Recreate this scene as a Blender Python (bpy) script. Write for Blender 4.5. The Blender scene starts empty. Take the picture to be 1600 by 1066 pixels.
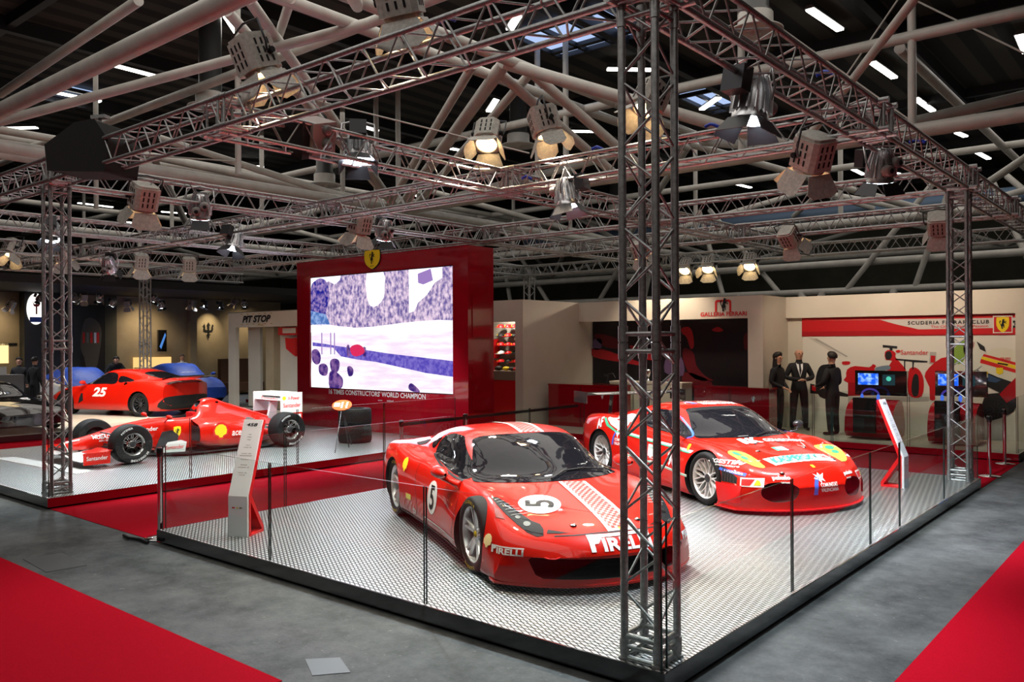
import bpy, bmesh, math, random
from mathutils import Vector, Matrix, Quaternion
from mathutils.bvhtree import BVHTree
from mathutils.geometry import tessellate_polygon
random.seed(7)
PI = math.pi
SC = bpy.context.scene
COL = SC.collection
def R(a): return math.radians(a)

# ---------------------------------------------------------------- materials
MATS = {}
def mat(name, col=(.5,.5,.5), rough=.5, metal=0., coat=0., emit=None, es=1., alpha=1., spec=.5, trans=0., ior=1.45):
    if name in MATS: return MATS[name]
    m = bpy.data.materials.new(name); m.use_nodes = True
    b = m.node_tree.nodes['Principled BSDF']
    b.inputs['Base Color'].default_value = (*col, 1)
    b.inputs['Roughness'].default_value = rough
    b.inputs['Metallic'].default_value = metal
    b.inputs['Coat Weight'].default_value = coat
    b.inputs['Coat Roughness'].default_value = .03
    b.inputs['Specular IOR Level'].default_value = spec
    b.inputs['IOR'].default_value = ior
    b.inputs['Transmission Weight'].default_value = trans
    if emit:
        b.inputs['Emission Color'].default_value = (*emit, 1)
        b.inputs['Emission Strength'].default_value = es
    MATS[name] = m
    return m
def nd(m, t, **kw):
    n = m.node_tree.nodes.new(t)
    for k, v in kw.items(): setattr(n, k, v)
    return n
def lk(m, a, b): m.node_tree.links.new(a, b)
def bsdf(m): return m.node_tree.nodes['Principled BSDF']
def add_noise(m, scale=8., c1=(.4,.4,.4), c2=(.6,.6,.6), detail=6., rough=.6, lo=.35, hi=.65, bump=0., bscale=None, coord='Object', stretch=(1,1,1)):
    tc = nd(m, 'ShaderNodeTexCoord'); mp = nd(m, 'ShaderNodeMapping'); mp.inputs['Scale'].default_value = stretch
    lk(m, tc.outputs[coord], mp.inputs['Vector'])
    n = nd(m, 'ShaderNodeTexNoise'); n.inputs['Scale'].default_value = scale; n.inputs['Detail'].default_value = detail; n.inputs['Roughness'].default_value = rough
    lk(m, mp.outputs['Vector'], n.inputs['Vector'])
    cr = nd(m, 'ShaderNodeValToRGB')
    cr.color_ramp.elements[0].position = lo; cr.color_ramp.elements[0].color = (*c1, 1)
    cr.color_ramp.elements[1].position = hi; cr.color_ramp.elements[1].color = (*c2, 1)
    lk(m, n.outputs['Fac'], cr.inputs['Fac']); lk(m, cr.outputs['Color'], bsdf(m).inputs['Base Color'])
    if bump:
        n2 = nd(m, 'ShaderNodeTexNoise'); n2.inputs['Scale'].default_value = bscale or scale*6; n2.inputs['Detail'].default_value = 4
        lk(m, mp.outputs['Vector'], n2.inputs['Vector'])
        bp = nd(m, 'ShaderNodeBump'); bp.inputs['Strength'].default_value = bump; bp.inputs['Distance'].default_value = .02
        lk(m, n2.outputs['Fac'], bp.inputs['Height']); lk(m, bp.outputs['Normal'], bsdf(m).inputs['Normal'])
    return m

# ---------------------------------------------------------------- mesh builder
class MB:
    def __init__(s): s.v = []; s.f = []; s.m = []; s.sm = []; s.uv = None
    def add(s, vs, fs, mi=0, smooth=False):
        o = len(s.v); s.v += [tuple(v) for v in vs]
        for f in fs: s.f.append(tuple(i+o for i in f)); s.m.append(mi); s.sm.append(smooth)
    def box(s, a, b, mi=0, M=None):
        x0,y0,z0 = a; x1,y1,z1 = b
        vs = [(x0,y0,z0),(x1,y0,z0),(x1,y1,z0),(x0,y1,z0),(x0,y0,z1),(x1,y0,z1),(x1,y1,z1),(x0,y1,z1)]
        if M: vs = [M @ Vector(v) for v in vs]
        s.add(vs, [(0,3,2,1),(4,5,6,7),(0,1,5,4),(1,2,6,5),(2,3,7,6),(3,0,4,7)], mi)
    def cbox(s, c, d, mi=0, M=None):
        s.box([c[i]-d[i]/2 for i in range(3)], [c[i]+d[i]/2 for i in range(3)], mi, M)
    def tube(s, pts, r, n=10, mi=0, caps=True, closed=False, smooth=True):
        P = [Vector(p) for p in pts]; k = len(P)
        rs = r if isinstance(r, (list, tuple)) else [r]*k
        rings = []; prev = None
        for i, p in enumerate(P):
            if closed: t = (P[(i+1)%k]-P[i-1])
            else: t = (P[min(i+1,k-1)]-P[max(i-1,0)])
            t = t.normalized() if t.length > 1e-9 else Vector((0,0,1))
            if prev is None:
                a = Vector((0,0,1)) if abs(t.z) < .9 else Vector((1,0,0))
                u = t.cross(a).normalized()
            else:
                u = (prev - t*prev.dot(t)); u = u.normalized() if u.length > 1e-6 else t.orthogonal().normalized()
            prev = u; w = t.cross(u)
            rings.append([p + (u*math.cos(2*PI*j/n) + w*math.sin(2*PI*j/n))*rs[i] for j in range(n)])
        vs = [v for r_ in rings for v in r_]; fs = []
        for i in range(k if closed else k-1):
            a = i*n; b = ((i+1)%k)*n
            for j in range(n): fs.append((a+j, a+(j+1)%n, b+(j+1)%n, b+j))
        s.add(vs, fs, mi, smooth)
        if caps and not closed:
            s.add(rings[0], [tuple(range(n-1,-1,-1))], mi); s.add(rings[-1], [tuple(range(n))], mi)
    def cyl(s, a, b, r, n=16, mi=0, r2=None, caps=True): s.tube([a,b], [r, r if r2 is None else r2], n, mi, caps)
    def lathe(s, prof, n=32, mi=0, M=None, smooth=True, closed=False):
        # prof: (radius, h) ; axis local z
        vs = []
        for (r, h) in prof:
            for j in range(n):
                a = 2*PI*j/n; vs.append(Vector((r*math.cos(a), r*math.sin(a), h)))
        if M: vs = [M @ v for v in vs]
        fs = []; k = len(prof)
        for i in range(k if closed else k-1):
            a = i*n; b = ((i+1)%k)*n
            for j in range(n): fs.append((a+j, a+(j+1)%n, b+(j+1)%n, b+j))
        s.add(vs, fs, mi, smooth)
    def prism(s, poly, h0, h1, M=None, mi=0, side=None):
        n = len(poly)
        vs = [Vector((p[0],p[1],h0)) for p in poly]+[Vector((p[0],p[1],h1)) for p in poly]
        if M: vs = [M @ v for v in vs]
        tr = tessellate_polygon([[Vector((p[0],p[1],0)) for p in poly]])
        area = sum(poly[i][0]*poly[(i+1)%n][1]-poly[(i+1)%n][0]*poly[i][1] for i in range(n))
        fs = []
        for t in tr:
            a,b,c = t
            ar = (poly[b][0]-poly[a][0])*(poly[c][1]-poly[a][1])-(poly[c][0]-poly[a][0])*(poly[b][1]-poly[a][1])
            if ar < 0: a,b,c = a,c,b
            fs += [(c,b,a),(a+n,b+n,c+n)]
        s.add(vs, fs, mi)
        sd = [(i,(i+1)%n,(i+1)%n+n,i+n) if area>0 else ((i+1)%n,i,i+n,(i+1)%n+n) for i in range(n)]
        s.add(vs, sd, mi if side is None else side)
    def sphere(s, c, r, n=16, k=10, mi=0, sc=(1,1,1), M=None):
        prof = [(max(1e-4,math.sin(PI*i/k)), -math.cos(PI*i/k)) for i in range(k+1)]
        T = Matrix.Translation(c) @ Matrix.Diagonal((r*sc[0], r*sc[1], r*sc[2], 1))
        s.lathe(prof, n, mi, (M @ T) if M else T)
    def grid(s, rows, mi=0, smooth=True, closed_u=False):
        k = len(rows); n = len(rows[0]); fs = []
        for i in range(k-1):
            for j in range(n if closed_u else n-1):
                fs.append((i*n+j, i*n+(j+1)%n, (i+1)*n+(j+1)%n, (i+1)*n+j))
        s.add([v for r_ in rows for v in r_], fs, mi, smooth)
    def mesh(s, name, mats, sharp=None, merge=False):
        me = bpy.data.meshes.new(name); me.from_pydata(s.v, [], s.f)
        for m in (mats if isinstance(mats, (list,tuple)) else [mats]): me.materials.append(m)
        me.polygons.foreach_set('material_index', s.m); me.polygons.foreach_set('use_smooth', s.sm)
        if merge:
            bm = bmesh.new(); bm.from_mesh(me); bmesh.ops.remove_doubles(bm, verts=bm.verts, dist=merge); bm.to_mesh(me); bm.free()
        if sharp: me.set_sharp_from_angle(angle=R(sharp))
        me.update(); return me
    def build(s, name, mats, parent=None, sharp=None, loc=None, merge=False):
        return link(name, s.mesh(name, mats, sharp, merge), parent, loc)
def link(name, me, parent=None, loc=None):
    o = bpy.data.objects.new(name, me); COL.objects.link(o)
    if parent is not None: o.parent = parent
    if loc is not None: o.location = loc
    return o
def tag(o, label=None, cat=None, group=None, kind=None):
    if label: o['label'] = label
    if cat: o['category'] = cat
    if group: o['group'] = group
    if kind: o['kind'] = kind
    return o
def thing(name, label, cat, loc=(0,0,0), rz=0., group=None, rot=None):
    o = bpy.data.objects.new(name, None); COL.objects.link(o); o.empty_display_size = .2
    o.location = loc; o.rotation_euler = rot if rot else (0,0,rz)
    return tag(o, label, cat, group)
def children(o): return [c for c in COL.objects if c.parent == o]
KIDS = {}
def dup(root, loc=None, rz=None, label=None, group=None, rot=None, scale=None):
    if root.name not in KIDS:
        KIDS[root.name] = [(c, children(c)) for c in children(root)]
    r = root.copy(); COL.objects.link(r)
    if loc is not None: r.location = loc
    if rz is not None: r.rotation_euler = (0,0,rz)
    if rot is not None: r.rotation_euler = rot
    if scale is not None: r.scale = (scale,)*3
    if label: r['label'] = label
    if group: r['group'] = group
    for c, gs in KIDS[root.name]:
        cc = c.copy(); COL.objects.link(cc); cc.parent = r
        for g in gs:
            gg = g.copy(); COL.objects.link(gg); gg.parent = cc
    return r
def struct(name, mb, mats, sharp=None, label=None):
    o = mb.build(name, mats, None, sharp); o['kind'] = 'structure'
    if label: o['label'] = label
    return o

# ---------------------------------------------------------------- text and flat shapes -> (verts2d, tris)
def text2d(body, h=1., width=None, bold=0., shear=0., space=1., align='CENTER', sx=1.):
    cu = bpy.data.curves.new('t', 'FONT'); cu.body = body; cu.size = 1; cu.offset = bold; cu.shear = shear
    cu.align_x = align; cu.align_y = 'CENTER'; cu.space_character = space; cu.resolution_u = 3
    ob = bpy.data.objects.new('t', cu); COL.objects.link(ob)
    dg = bpy.context.evaluated_depsgraph_get(); me = bpy.data.meshes.new_from_object(ob.evaluated_get(dg))
    vs = [(v.co.x, v.co.y) for v in me.vertices]; fs = [tuple(p.vertices) for p in me.polygons]
    bpy.data.objects.remove(ob); bpy.data.curves.remove(cu); bpy.data.meshes.remove(me)
    if not vs: return [], []
    x0 = min(v[0] for v in vs); x1 = max(v[0] for v in vs); y0 = min(v[1] for v in vs); y1 = max(v[1] for v in vs)
    k = h/(y1-y0); kx = (width/(x1-x0)) if width else k*sx
    cx = {'CENTER': (x0+x1)/2, 'LEFT': x0, 'RIGHT': x1}[align]
    return [((x-cx)*kx, (y-(y0+y1)/2)*k) for x, y in vs], fs
def poly2d(pts):
    tr = tessellate_polygon([[Vector((p[0],p[1],0)) for p in pts]])
    fs = []
    for a,b,c in tr:
        ar = (pts[b][0]-pts[a][0])*(pts[c][1]-pts[a][1])-(pts[c][0]-pts[a][0])*(pts[b][1]-pts[a][1])
        fs.append((a,b,c) if ar > 0 else (a,c,b))
    return list(pts), fs
def circ(r, n=40, cx=0, cy=0, sy=1.): return [(cx+r*math.cos(2*PI*i/n), cy+r*sy*math.sin(2*PI*i/n)) for i in range(n)]
def cat(*shapes):
    V = []; F = []
    for v, f in shapes:
        o = len(V); V += v; F += [tuple(i+o for i in q) for q in f]
    return V, F
def mv(s, dx=0, dy=0, k=1., rot=0., kx=None):
    c, q = math.cos(rot), math.sin(rot); kx = k if kx is None else kx
    return [(dx+c*x*kx-q*y*k, dy+q*x*kx+c*y*k) for x, y in s[0]], s[1]
def smooth(pts, n=6, closed=True):
    out = []; k = len(pts)
    for i in range(k if closed else k-1):
        p0 = pts[(i-1)%k] if closed else pts[max(i-1,0)]; p1 = pts[i]; p2 = pts[(i+1)%k]; p3 = pts[(i+2)%k] if closed else pts[min(i+2,k-1)]
        for j in range(n):
            t = j/n
            out.append(tuple(.5*((2*b)+(-a+c)*t+(2*a-5*b+4*c-d)*t*t+(-a+3*b-3*c+d)*t**3) for a,b,c,d in zip(p0,p1,p2,p3)))
    if not closed: out.append(tuple(pts[-1]))
    return out
def flat(name, shape, O, U, V, m, parent=None, thick=0.002):
    """a flat lettering or emblem standing proud of its surface by `thick`"""
    O = Vector(O); U = Vector(U); V = Vector(V); N = U.cross(V).normalized()
    vs, fs = shape; mb = MB()
    mb.add([O+U*x+V*y+N*thick for x, y in vs], fs)
    return mb.build(name, m, parent)
def decal(name, shape, O, U, V, D, bvh, m, parent, off=.004, grid=.03, maxd=3., zmin=None):
    """project a flat shape along D on a body's surface"""
    vs, fs = shape
    if not vs: return None
    bm = bmesh.new(); bv = [bm.verts.new((x, y, 0)) for x, y in vs]
    for f in fs:
        try: bm.faces.new([bv[i] for i in f])
        except ValueError: pass
    for ax in (0, 1):
        lo = min(v[ax] for v in vs); hi = max(v[ax] for v in vs); k = math.floor(lo/grid)+1
        while k*grid < hi:
            co = [0,0,0]; no = [0,0,0]; co[ax] = k*grid; no[ax] = 1
            bmesh.ops.bisect_plane(bm, geom=bm.verts[:]+bm.edges[:]+bm.faces[:], plane_co=co, plane_no=no, dist=1e-6); k += 1
    bmesh.ops.triangulate(bm, faces=bm.faces[:])
    uvl = bm.loops.layers.uv.new('UVMap')
    for f in bm.faces:
        f.smooth = True
        for l in f.loops: l[uvl].uv = (l.vert.co.x, l.vert.co.y)
    O = Vector(O); U = Vector(U); V = Vector(V); D = Vector(D).normalized(); bad = []
    for v in bm.verts:
        p = O+U*v.co.x+V*v.co.y
        h = bvh.ray_cast(p, D, maxd)
        if h[0] is None: bad.append(v); continue
        n = h[1] if h[1].dot(D) < 0 else -h[1]
        v.co = h[0]+n*off
    bmesh.ops.delete(bm, geom=bad, context='VERTS')
    me = bpy.data.meshes.new(name); bm.to_mesh(me); bm.free(); me.materials.append(m)
    return link(name, me, parent)
# silhouettes used on badges (generic shapes of the marks in the photograph)
HORSE = [(-.05,-.5),(.02,-.5),(.03,-.42),(-.02,-.36),(0,-.25),(.08,-.16),(.06,-.3),(.1,-.38),(.18,-.36),(.15,-.32),(.13,-.3),(.16,-.14),
 (.12,-.02),(.1,.08),(.16,.12),(.27,.1),(.3,.02),(.34,.05),(.31,.16),(.18,.2),(.24,.26),(.34,.24),(.36,.3),(.24,.33),(.14,.28),
 (.12,.36),(.2,.4),(.21,.45),(.12,.48),(.06,.54),(.0,.5),(-.04,.38),(-.07,.22),(-.1,.08),(-.14,-.04),(-.16,0),(-.24,.1),(-.2,.24),(-.14,.3),(-.18,.38),(-.27,.34),(-.31,.2),(-.27,.04),
 (-.2,-.06),(-.18,-.14),(-.16,-.24),(-.11,-.3),(-.14,-.4)]
SHIELD = [(0,-.62),(.14,-.52),(.27,-.36),(.36,-.12),(.38,.15),(.36,.5),(.2,.52),(0,.56),(-.2,.52),(-.36,.5),(-.38,.15),(-.36,-.12),(-.27,-.36),(-.14,-.52)]
def shell_shape():
    p = [(-.14,-.5),(.14,-.5),(.17,-.36)]
    for i in range(15):
        a = R(-28+i*(236)/14); k = .5+ (.03 if i % 2 == 0 else 0)
        p.append((k*math.cos(a), .02+k*math.sin(a)))
    return p+[(-.17,-.36)]
M = {}
M['alu'] = mat('truss_aluminium', (.4,.4,.4), .42, .85)
add_noise(M['alu'], 30, (.30,.30,.30), (.46,.46,.46), bump=.05)
M['steel'] = mat('polished_steel', (.75,.75,.76), .12, 1.)
M['darksteel'] = mat('dark_metal', (.06,.06,.065), .4, .7)
M['red'] = mat('race_red_paint', (.52,.008,.002), .4, 0., coat=1., spec=.15)
M['red2'] = mat('red_gloss_panel', (.30,.004,.012), .09, 0., coat=.6)
M['redflat'] = mat('red_satin', (.62,.01,.012), .35)
M['white'] = mat('white_lettering', (.72,.72,.72), .4)
M['whitegloss'] = mat('white_gloss', (.82,.82,.82), .2, coat=.5)
M['black'] = mat('black_satin', (.010,.010,.011), .55, spec=.3)
M['blackgloss'] = mat('black_gloss', (.008,.008,.009), .08, coat=1.)
M['glassdark'] = mat('car_window_dark', (.006,.006,.008), .03, 0., coat=.3, spec=.5)
M['rubber'] = mat('tyre_rubber', (.008,.008,.0085), .7, spec=.25)
M['rim'] = mat('rim_silver', (.75,.75,.77), .3, .8)
M['rimw'] = mat('rim_white_grey', (.72,.72,.73), .35, .4)
M['grey'] = mat('grey_plastic', (.18,.18,.18), .5)
M['yellow'] = mat('badge_yellow', (.85,.62,.02), .35)
M['green'] = mat('badge_green', (.03,.35,.12), .4)
M['blue'] = mat('lettering_blue', (.03,.1,.55), .4)
M['redlett'] = mat('lettering_red', (.65,.02,.02), .4)
M['orange'] = mat('sign_orange', (.9,.12,.02), .4)
M['silver'] = mat('silver_panel', (.74,.77,.84), .45, .15)
M['skin'] = mat('skin', (.55,.3,.2), .5)
M['suit'] = mat('dark_suit_cloth', (.012,.012,.014), .8)
M['hair'] = mat('dark_hair', (.012,.008,.006), .6)
M['shirt'] = mat('white_shirt', (.7,.7,.72), .7)
M['carbon'] = mat('carbon_black', (.02,.02,.022), .3, coat=.5)

m = M['concrete'] = mat('hall_concrete', rough=.75)
add_noise(m, 1.1, (.016,.018,.020), (.105,.11,.112), detail=14, rough=.78, lo=.36, hi=.68, bump=.12, bscale=40)
nt = m.node_tree
tc = nd(m,'ShaderNodeTexCoord'); n2 = nd(m,'ShaderNodeTexNoise'); n2.inputs['Scale'].default_value = 14; n2.inputs['Detail'].default_value = 8; n2.inputs['Roughness'].default_value = .7
lk(m, tc.outputs['Object'], n2.inputs['Vector'])
cr = nd(m,'ShaderNodeValToRGB'); cr.color_ramp.elements[0].position = .62; cr.color_ramp.elements[0].color = (0,0,0,1); cr.color_ramp.elements[1].position = .78; cr.color_ramp.elements[1].color = (1,1,1,1)
lk(m, n2.outputs['Fac'], cr.inputs['Fac'])
mx = nd(m,'ShaderNodeMix', data_type='RGBA'); old = bsdf(m).inputs['Base Color'].links[0].from_socket
lk(m, cr.outputs['Color'], mx.inputs['Factor']); lk(m, old, mx.inputs[6]); mx.inputs[7].default_value = (.24,.24,.24,1)
lk(m, mx.outputs[2], bsdf(m).inputs['Base Color'])

m = M['carpet'] = mat('red_carpet', (.5,.005,.015), 1., spec=.05)
add_noise(m, 240, (.25,.0015,.008), (.38,.003,.014), detail=2, bump=.25, bscale=500)
m = M['ceiling'] = mat('hall_ceiling_panels', rough=.8)
tc = nd(m,'ShaderNodeTexCoord'); wv = nd(m,'ShaderNodeTexWave'); wv.bands_direction = 'X'; wv.inputs['Scale'].default_value = .35; wv.inputs['Distortion'].default_value = 0
lk(m, tc.outputs['Object'], wv.inputs['Vector'])
cr = nd(m,'ShaderNodeValToRGB'); cr.color_ramp.elements[0].position=.45; cr.color_ramp.elements[0].color=(.012,.012,.013,1); cr.color_ramp.elements[1].position=.55; cr.color_ramp.elements[1].color=(.05,.045,.038,1)
lk(m, wv.outputs['Fac'], cr.inputs['Fac']); lk(m, cr.outputs['Color'], bsdf(m).inputs['Base Color'])
M['hallwall'] = add_noise(mat('hall_far_wall', rough=.9), .4, (.06,.06,.045), (.10,.098,.072))
M['rooftube'] = add_noise(mat('roof_tube_cream', rough=.35), 2.2, (.46,.44,.41), (.60,.58,.54), lo=.3, hi=.7)
M['wallwhite'] = add_noise(mat('stand_white_wall', rough=.6), .8, (.60,.55,.46), (.66,.61,.52))
M['beige'] = add_noise(mat('taupe_plaster', rough=.7), 1.2, (.30,.24,.15), (.38,.31,.20))
M['standfloor'] = add_noise(mat('pale_stone_floor', rough=.3), 1.0, (.42,.40,.33), (.5,.48,.41))

# tread plate
m = M['tread'] = mat('aluminium_tread_plate', (.74,.75,.77), .36, .93)
tc = nd(m,'ShaderNodeTexCoord'); sp = nd(m,'ShaderNodeSeparateXYZ'); lk(m, tc.outputs['Object'], sp.inputs[0])
def mth(op, a, b=None, c=None):
    n = nd(m,'ShaderNodeMath', operation=op)
    for i, x in enumerate((a,b,c)):
        if x is None: continue
        if isinstance(x,(int,float)): n.inputs[i].default_value = x
        else: lk(m, x, n.inputs[i])
    return n.outputs[0]
a_ = mth('MULTIPLY', mth('ADD', sp.outputs['X'], mth('MULTIPLY', sp.outputs['Y'], 1/.61)), 1/.064)
b_ = mth('MULTIPLY', sp.outputs['Y'], -1/.61/.072)
fa = mth('ABSOLUTE', mth('SUBTRACT', mth('FRACT', a_), .5)); fb = mth('ABSOLUTE', mth('SUBTRACT', mth('FRACT', b_), .5))
h = mth('MINIMUM', mth('MULTIPLY', mth('MAXIMUM', mth('SUBTRACT', .36, mth('MAXIMUM', fa, fb)), 0.), 9.), 1.)
bp = nd(m,'ShaderNodeBump'); bp.inputs['Strength'].default_value = .7; bp.inputs['Distance'].default_value = .004
lk(m, h, bp.inputs['Height']); lk(m, bp.outputs['Normal'], bsdf(m).inputs['Normal'])
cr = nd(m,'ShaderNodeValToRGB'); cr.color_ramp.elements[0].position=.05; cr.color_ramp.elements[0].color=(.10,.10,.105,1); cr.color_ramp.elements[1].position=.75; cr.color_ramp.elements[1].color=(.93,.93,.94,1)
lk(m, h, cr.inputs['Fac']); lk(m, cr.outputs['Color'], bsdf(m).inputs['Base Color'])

# thin clear glass
def glass_mat(name, tint=(.93,.97,.96)):
    m = bpy.data.materials.new(name); m.use_nodes = True; nt = m.node_tree
    for n in list(nt.nodes): nt.nodes.remove(n)
    out = nt.nodes.new('ShaderNodeOutputMaterial'); tr = nt.nodes.new('ShaderNodeBsdfTransparent'); gl = nt.nodes.new('ShaderNodeBsdfGlossy')
    tr.inputs['Color'].default_value = (*tint,1); gl.inputs['Roughness'].default_value = .0; gl.inputs['Color'].default_value = (.9,.95,.95,1)
    fr = nt.nodes.new('ShaderNodeFresnel'); fr.inputs['IOR'].default_value = 1.5
    ge = nt.nodes.new('ShaderNodeNewGeometry'); 
    mx = nt.nodes.new('ShaderNodeMixShader')
    nt.links.new(fr.outputs[0], mx.inputs[0]); nt.links.new(tr.outputs[0], mx.inputs[1]); nt.links.new(gl.outputs[0], mx.inputs[2]); nt.links.new(mx.outputs[0], out.inputs[0])
    return m
M['glass'] = glass_mat('clear_glass')
M['glassedge'] = mat('glass_dark_edge', (.004,.02,.018), .15)
def emis(name, col, s):
    m = bpy.data.materials.new(name); m.use_nodes = True; nt = m.node_tree
    for n in list(nt.nodes): nt.nodes.remove(n)
    out = nt.nodes.new('ShaderNodeOutputMaterial'); e = nt.nodes.new('ShaderNodeEmission'); e.inputs[0].default_value = (*col,1); e.inputs[1].default_value = s
    nt.links.new(e.outputs[0], out.inputs[0]); return m
M['tube'] = emis('fluorescent_tube', (1.,.97,.88), 9.)
M['lampcool'] = emis('lamp_cool', (.8,.9,1.), 30.)
M['lampwarm'] = emis('lamp_warm', (1.,.68,.32), 16.)
M['skyl'] = emis('evening_sky_behind_skylight', (.42,.55,.85), 1.1)
# ---- fix glass so only the front side of each pane reflects
def _fixglass(m):
    nt = m.node_tree; mx = [n for n in nt.nodes if n.type == 'MIX_SHADER'][0]; fr = [n for n in nt.nodes if n.type == 'FRESNEL'][0]; ge = [n for n in nt.nodes if n.type == 'NEW_GEOMETRY'][0]
    a = nt.nodes.new('ShaderNodeMath'); a.operation = 'SUBTRACT'; a.inputs[0].default_value = 1; nt.links.new(ge.outputs['Backfacing'], a.inputs[1])
    b = nt.nodes.new('ShaderNodeMath'); b.operation = 'MULTIPLY'; nt.links.new(fr.outputs[0], b.inputs[0]); nt.links.new(a.outputs[0], b.inputs[1]); nt.links.new(b.outputs[0], mx.inputs[0])
_fixglass(M['glass'])
ZF = -.145
# ---------------------------------------------------------------- floor, walls, ceiling of the hall
mb = MB(); mb.box((-62,-14,ZF-.1), (22,62,ZF)); struct('floor', mb, M['concrete'], label='dark worn concrete floor of the exhibition hall')
mb = MB(); mb.box((-62,-14,10.75), (22,62,10.95)); struct('ceiling', mb, M['ceiling'], label='dark panelled roof high above the stands')
mb = MB(); mb.box((-62,46,ZF), (22,46.3,10.75)); struct('wall_back', mb, M['hallwall'])
mb = MB(); mb.box((-62.3,-14,ZF), (-62,62,10.75)); struct('wall_left', mb, M['hallwall'])
mb = MB(); mb.box((22,-14,ZF), (22.3,62,10.75)); struct('wall_right', mb, M['hallwall'])
mb = MB(); mb.box((-62,-14.3,ZF), (22,-14,10.75)); struct('wall_front', mb, M['hallwall'])
# roof purlins (dark beams under the ceiling)
mb = MB()
for x in range(-58, 22, 6): mb.box((x-.12,-13.9,10.35), (x+.12,45.9,10.75))
for y in range(-12, 46, 8): mb.box((-61.9,y-.1,10.45), (21.9,y+.1,10.75))
struct('ceiling_purlins', mb, M['darksteel'])
# carpets on the concrete
def rug(name, poly, label, z=ZF, t=.006):
    mb = MB(); mb.prism(poly, z, z+t); return struct(name, mb, M['carpet'], label=label)
rug('floor_carpet', [(-30,-9),(-2.6,-9),(-2.0,-1.32),(-30,-1.26)], 'red carpet walkway in the left foreground')
rug('floor_carpet', [(1.0,-3.),(9,-3.),(9,20),(1.05,20)], 'red carpet walkway in the right foreground')
rug('floor_carpet', [(-9.06,.02),(-6.17,.02),(-6.17,9.2),(-9.06,9.2)], 'red carpet in the aisle between the two platforms')
rug('floor_carpet', [(-9.06,9.2),(0.02,9.2),(0.02,12.4),(-9.06,12.4)], 'red carpet in the aisle in front of the fan club stand')
rug('floor_carpet', [(-17.6,.02),(-15.2,.02),(-15.2,10.5),(-17.6,10.5)], 'red carpet between the racing car platform and the stand behind it')
# ---------------------------------------------------------------- platforms
def platform(name, x0, y0, x1, y1, label, top='tread', red=(), frame=True):
    mb = MB()
    mb.box((x0,y0,-.025), (x1,y1,-.0005), 0)
    mb.box((x0+.06,y0+.06,ZF), (x1-.06,y1-.06,-.03), 1)
    e = .012
    for side, (a, b) in dict(s=((x0,y0-e,-.118),(x1,y0,-.0005)), n=((x0,y1,-.118),(x1,y1+e,-.0005)), w=((x0-e,y0-e,-.118),(x0,y1+e,-.0005)), e=((x1,y0-e,-.118),(x1+e,y1+e,-.0005))).items():
        mb.box(a, b, 2 if side in red else 1)
    o = mb.build(name, [M[top], M['blackgloss'] if top=='tread' else M['black'], M['red2']]); tag(o, label, 'platform'); return o
platform('display_platform', -6.17, 0, 0, 9.15, 'raised tread plate platform with black skirt under the two front race cars')
platform('display_platform', -15.2, 0.0, -9.06, 10.2, 'raised tread plate platform with red skirt under the open wheel racing car', red='e')
platform('display_platform', -24.4, 0.0, -17.6, 10.2, 'pale platform under the red coupe numbered 25 on the far left', top='standfloor')
platform('display_platform', -24, 12.4, 0.0, 20.0, 'pale stone floored stand platform with red skirt in front of the white walls', top='standfloor', red='s')
# ---------------------------------------------------------------- glass balustrades
def pane(x0, y0, x1, y1, label, group, z0=.004, h=.9, edge=True):
    d = Vector((x1-x0, y1-y0, 0)); L = d.length; d.normalize(); n = Vector((-d.y, d.x, 0))*.005
    a = Vector((x0,y0,z0)); b = Vector((x1,y1,z0)); up = Vector((0,0,h))
    t = thing('glass_panel', label, 'glass panel', (x0,y0,z0), 0, group)
    mb = MB(); A = a+d*.008-a; B = b-d*.008-a
    mb.add([A-n, B-n, B+n, A+n, A-n+up, B-n+up, B+n+up, A+n+up], [(0,1,5,4),(2,3,7,6)])
    mb.build('pane', M['glass'], t)
    mb = MB(); w = d*.004
    for P in (A, B): mb.add([P-n-w,P-n+w,P+n+w,P+n-w,P-n-w+up,P-n+w+up,P+n+w+up,P+n-w+up], [(0,3,2,1),(4,5,6,7),(0,1,5,4),(1,2,6,5),(2,3,7,6),(3,0,4,7)])
    mb.add([A-n+up,B-n+up,B+n+up,A+n+up], [(0,1,2,3)])
    mb.build('pane_edge', M['glassedge'], t)
    return t
gs = 'glass balustrade along the front edge of the main platform'
pane(-6.12, .02, -4.13, .02, 'clear glass panel in front of the grey information stele', gs)
pane(-4.12, .02, -2.08, .02, 'clear glass panel in front of the rear wheel of the coupe with number 5', gs)
pane(-2.07, .02, -.02, .02, 'clear glass panel ending at the near truss column, left side', gs)
gs = 'glass balustrade along the right edge of the main platform'
pane(-.02, .06, -.02, 2.07, 'clear glass panel starting at the near truss column, right side', gs)
pane(-.02, 2.09, -.02, 4.08, 'clear glass panel beside the nose of the Comunitat Valenciana race car', gs)
pane(-.02, 4.10, -.02, 5.10, 'narrow clear glass panel before the right stele', gs)
pane(-.02, 5.12, -.02, 7.08, 'clear glass panel in front of the right stele', gs)
pane(-.02, 7.10, -.02, 9.1, 'clear glass panel in front of the right truss column base', gs)
gs = 'glass balustrade along the aisle side of the main platform'
ys = [.06, 1.6, 3.2, 4.8, 6.4, 8.0]; wh = ['behind the chrome post', 'behind the grey stele', 'left of the rear of the number 5 coupe', 'hidden behind the number 5 coupe roof', 'behind the coupe roof towards the screen']
for i in range(5): pane(-6.15, ys[i]+.005, -6.15, ys[i+1]-.005, 'aisle side glass panel '+wh[i], gs)
xs = [-6.1, -4.1, -2.1, -.1]
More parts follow.
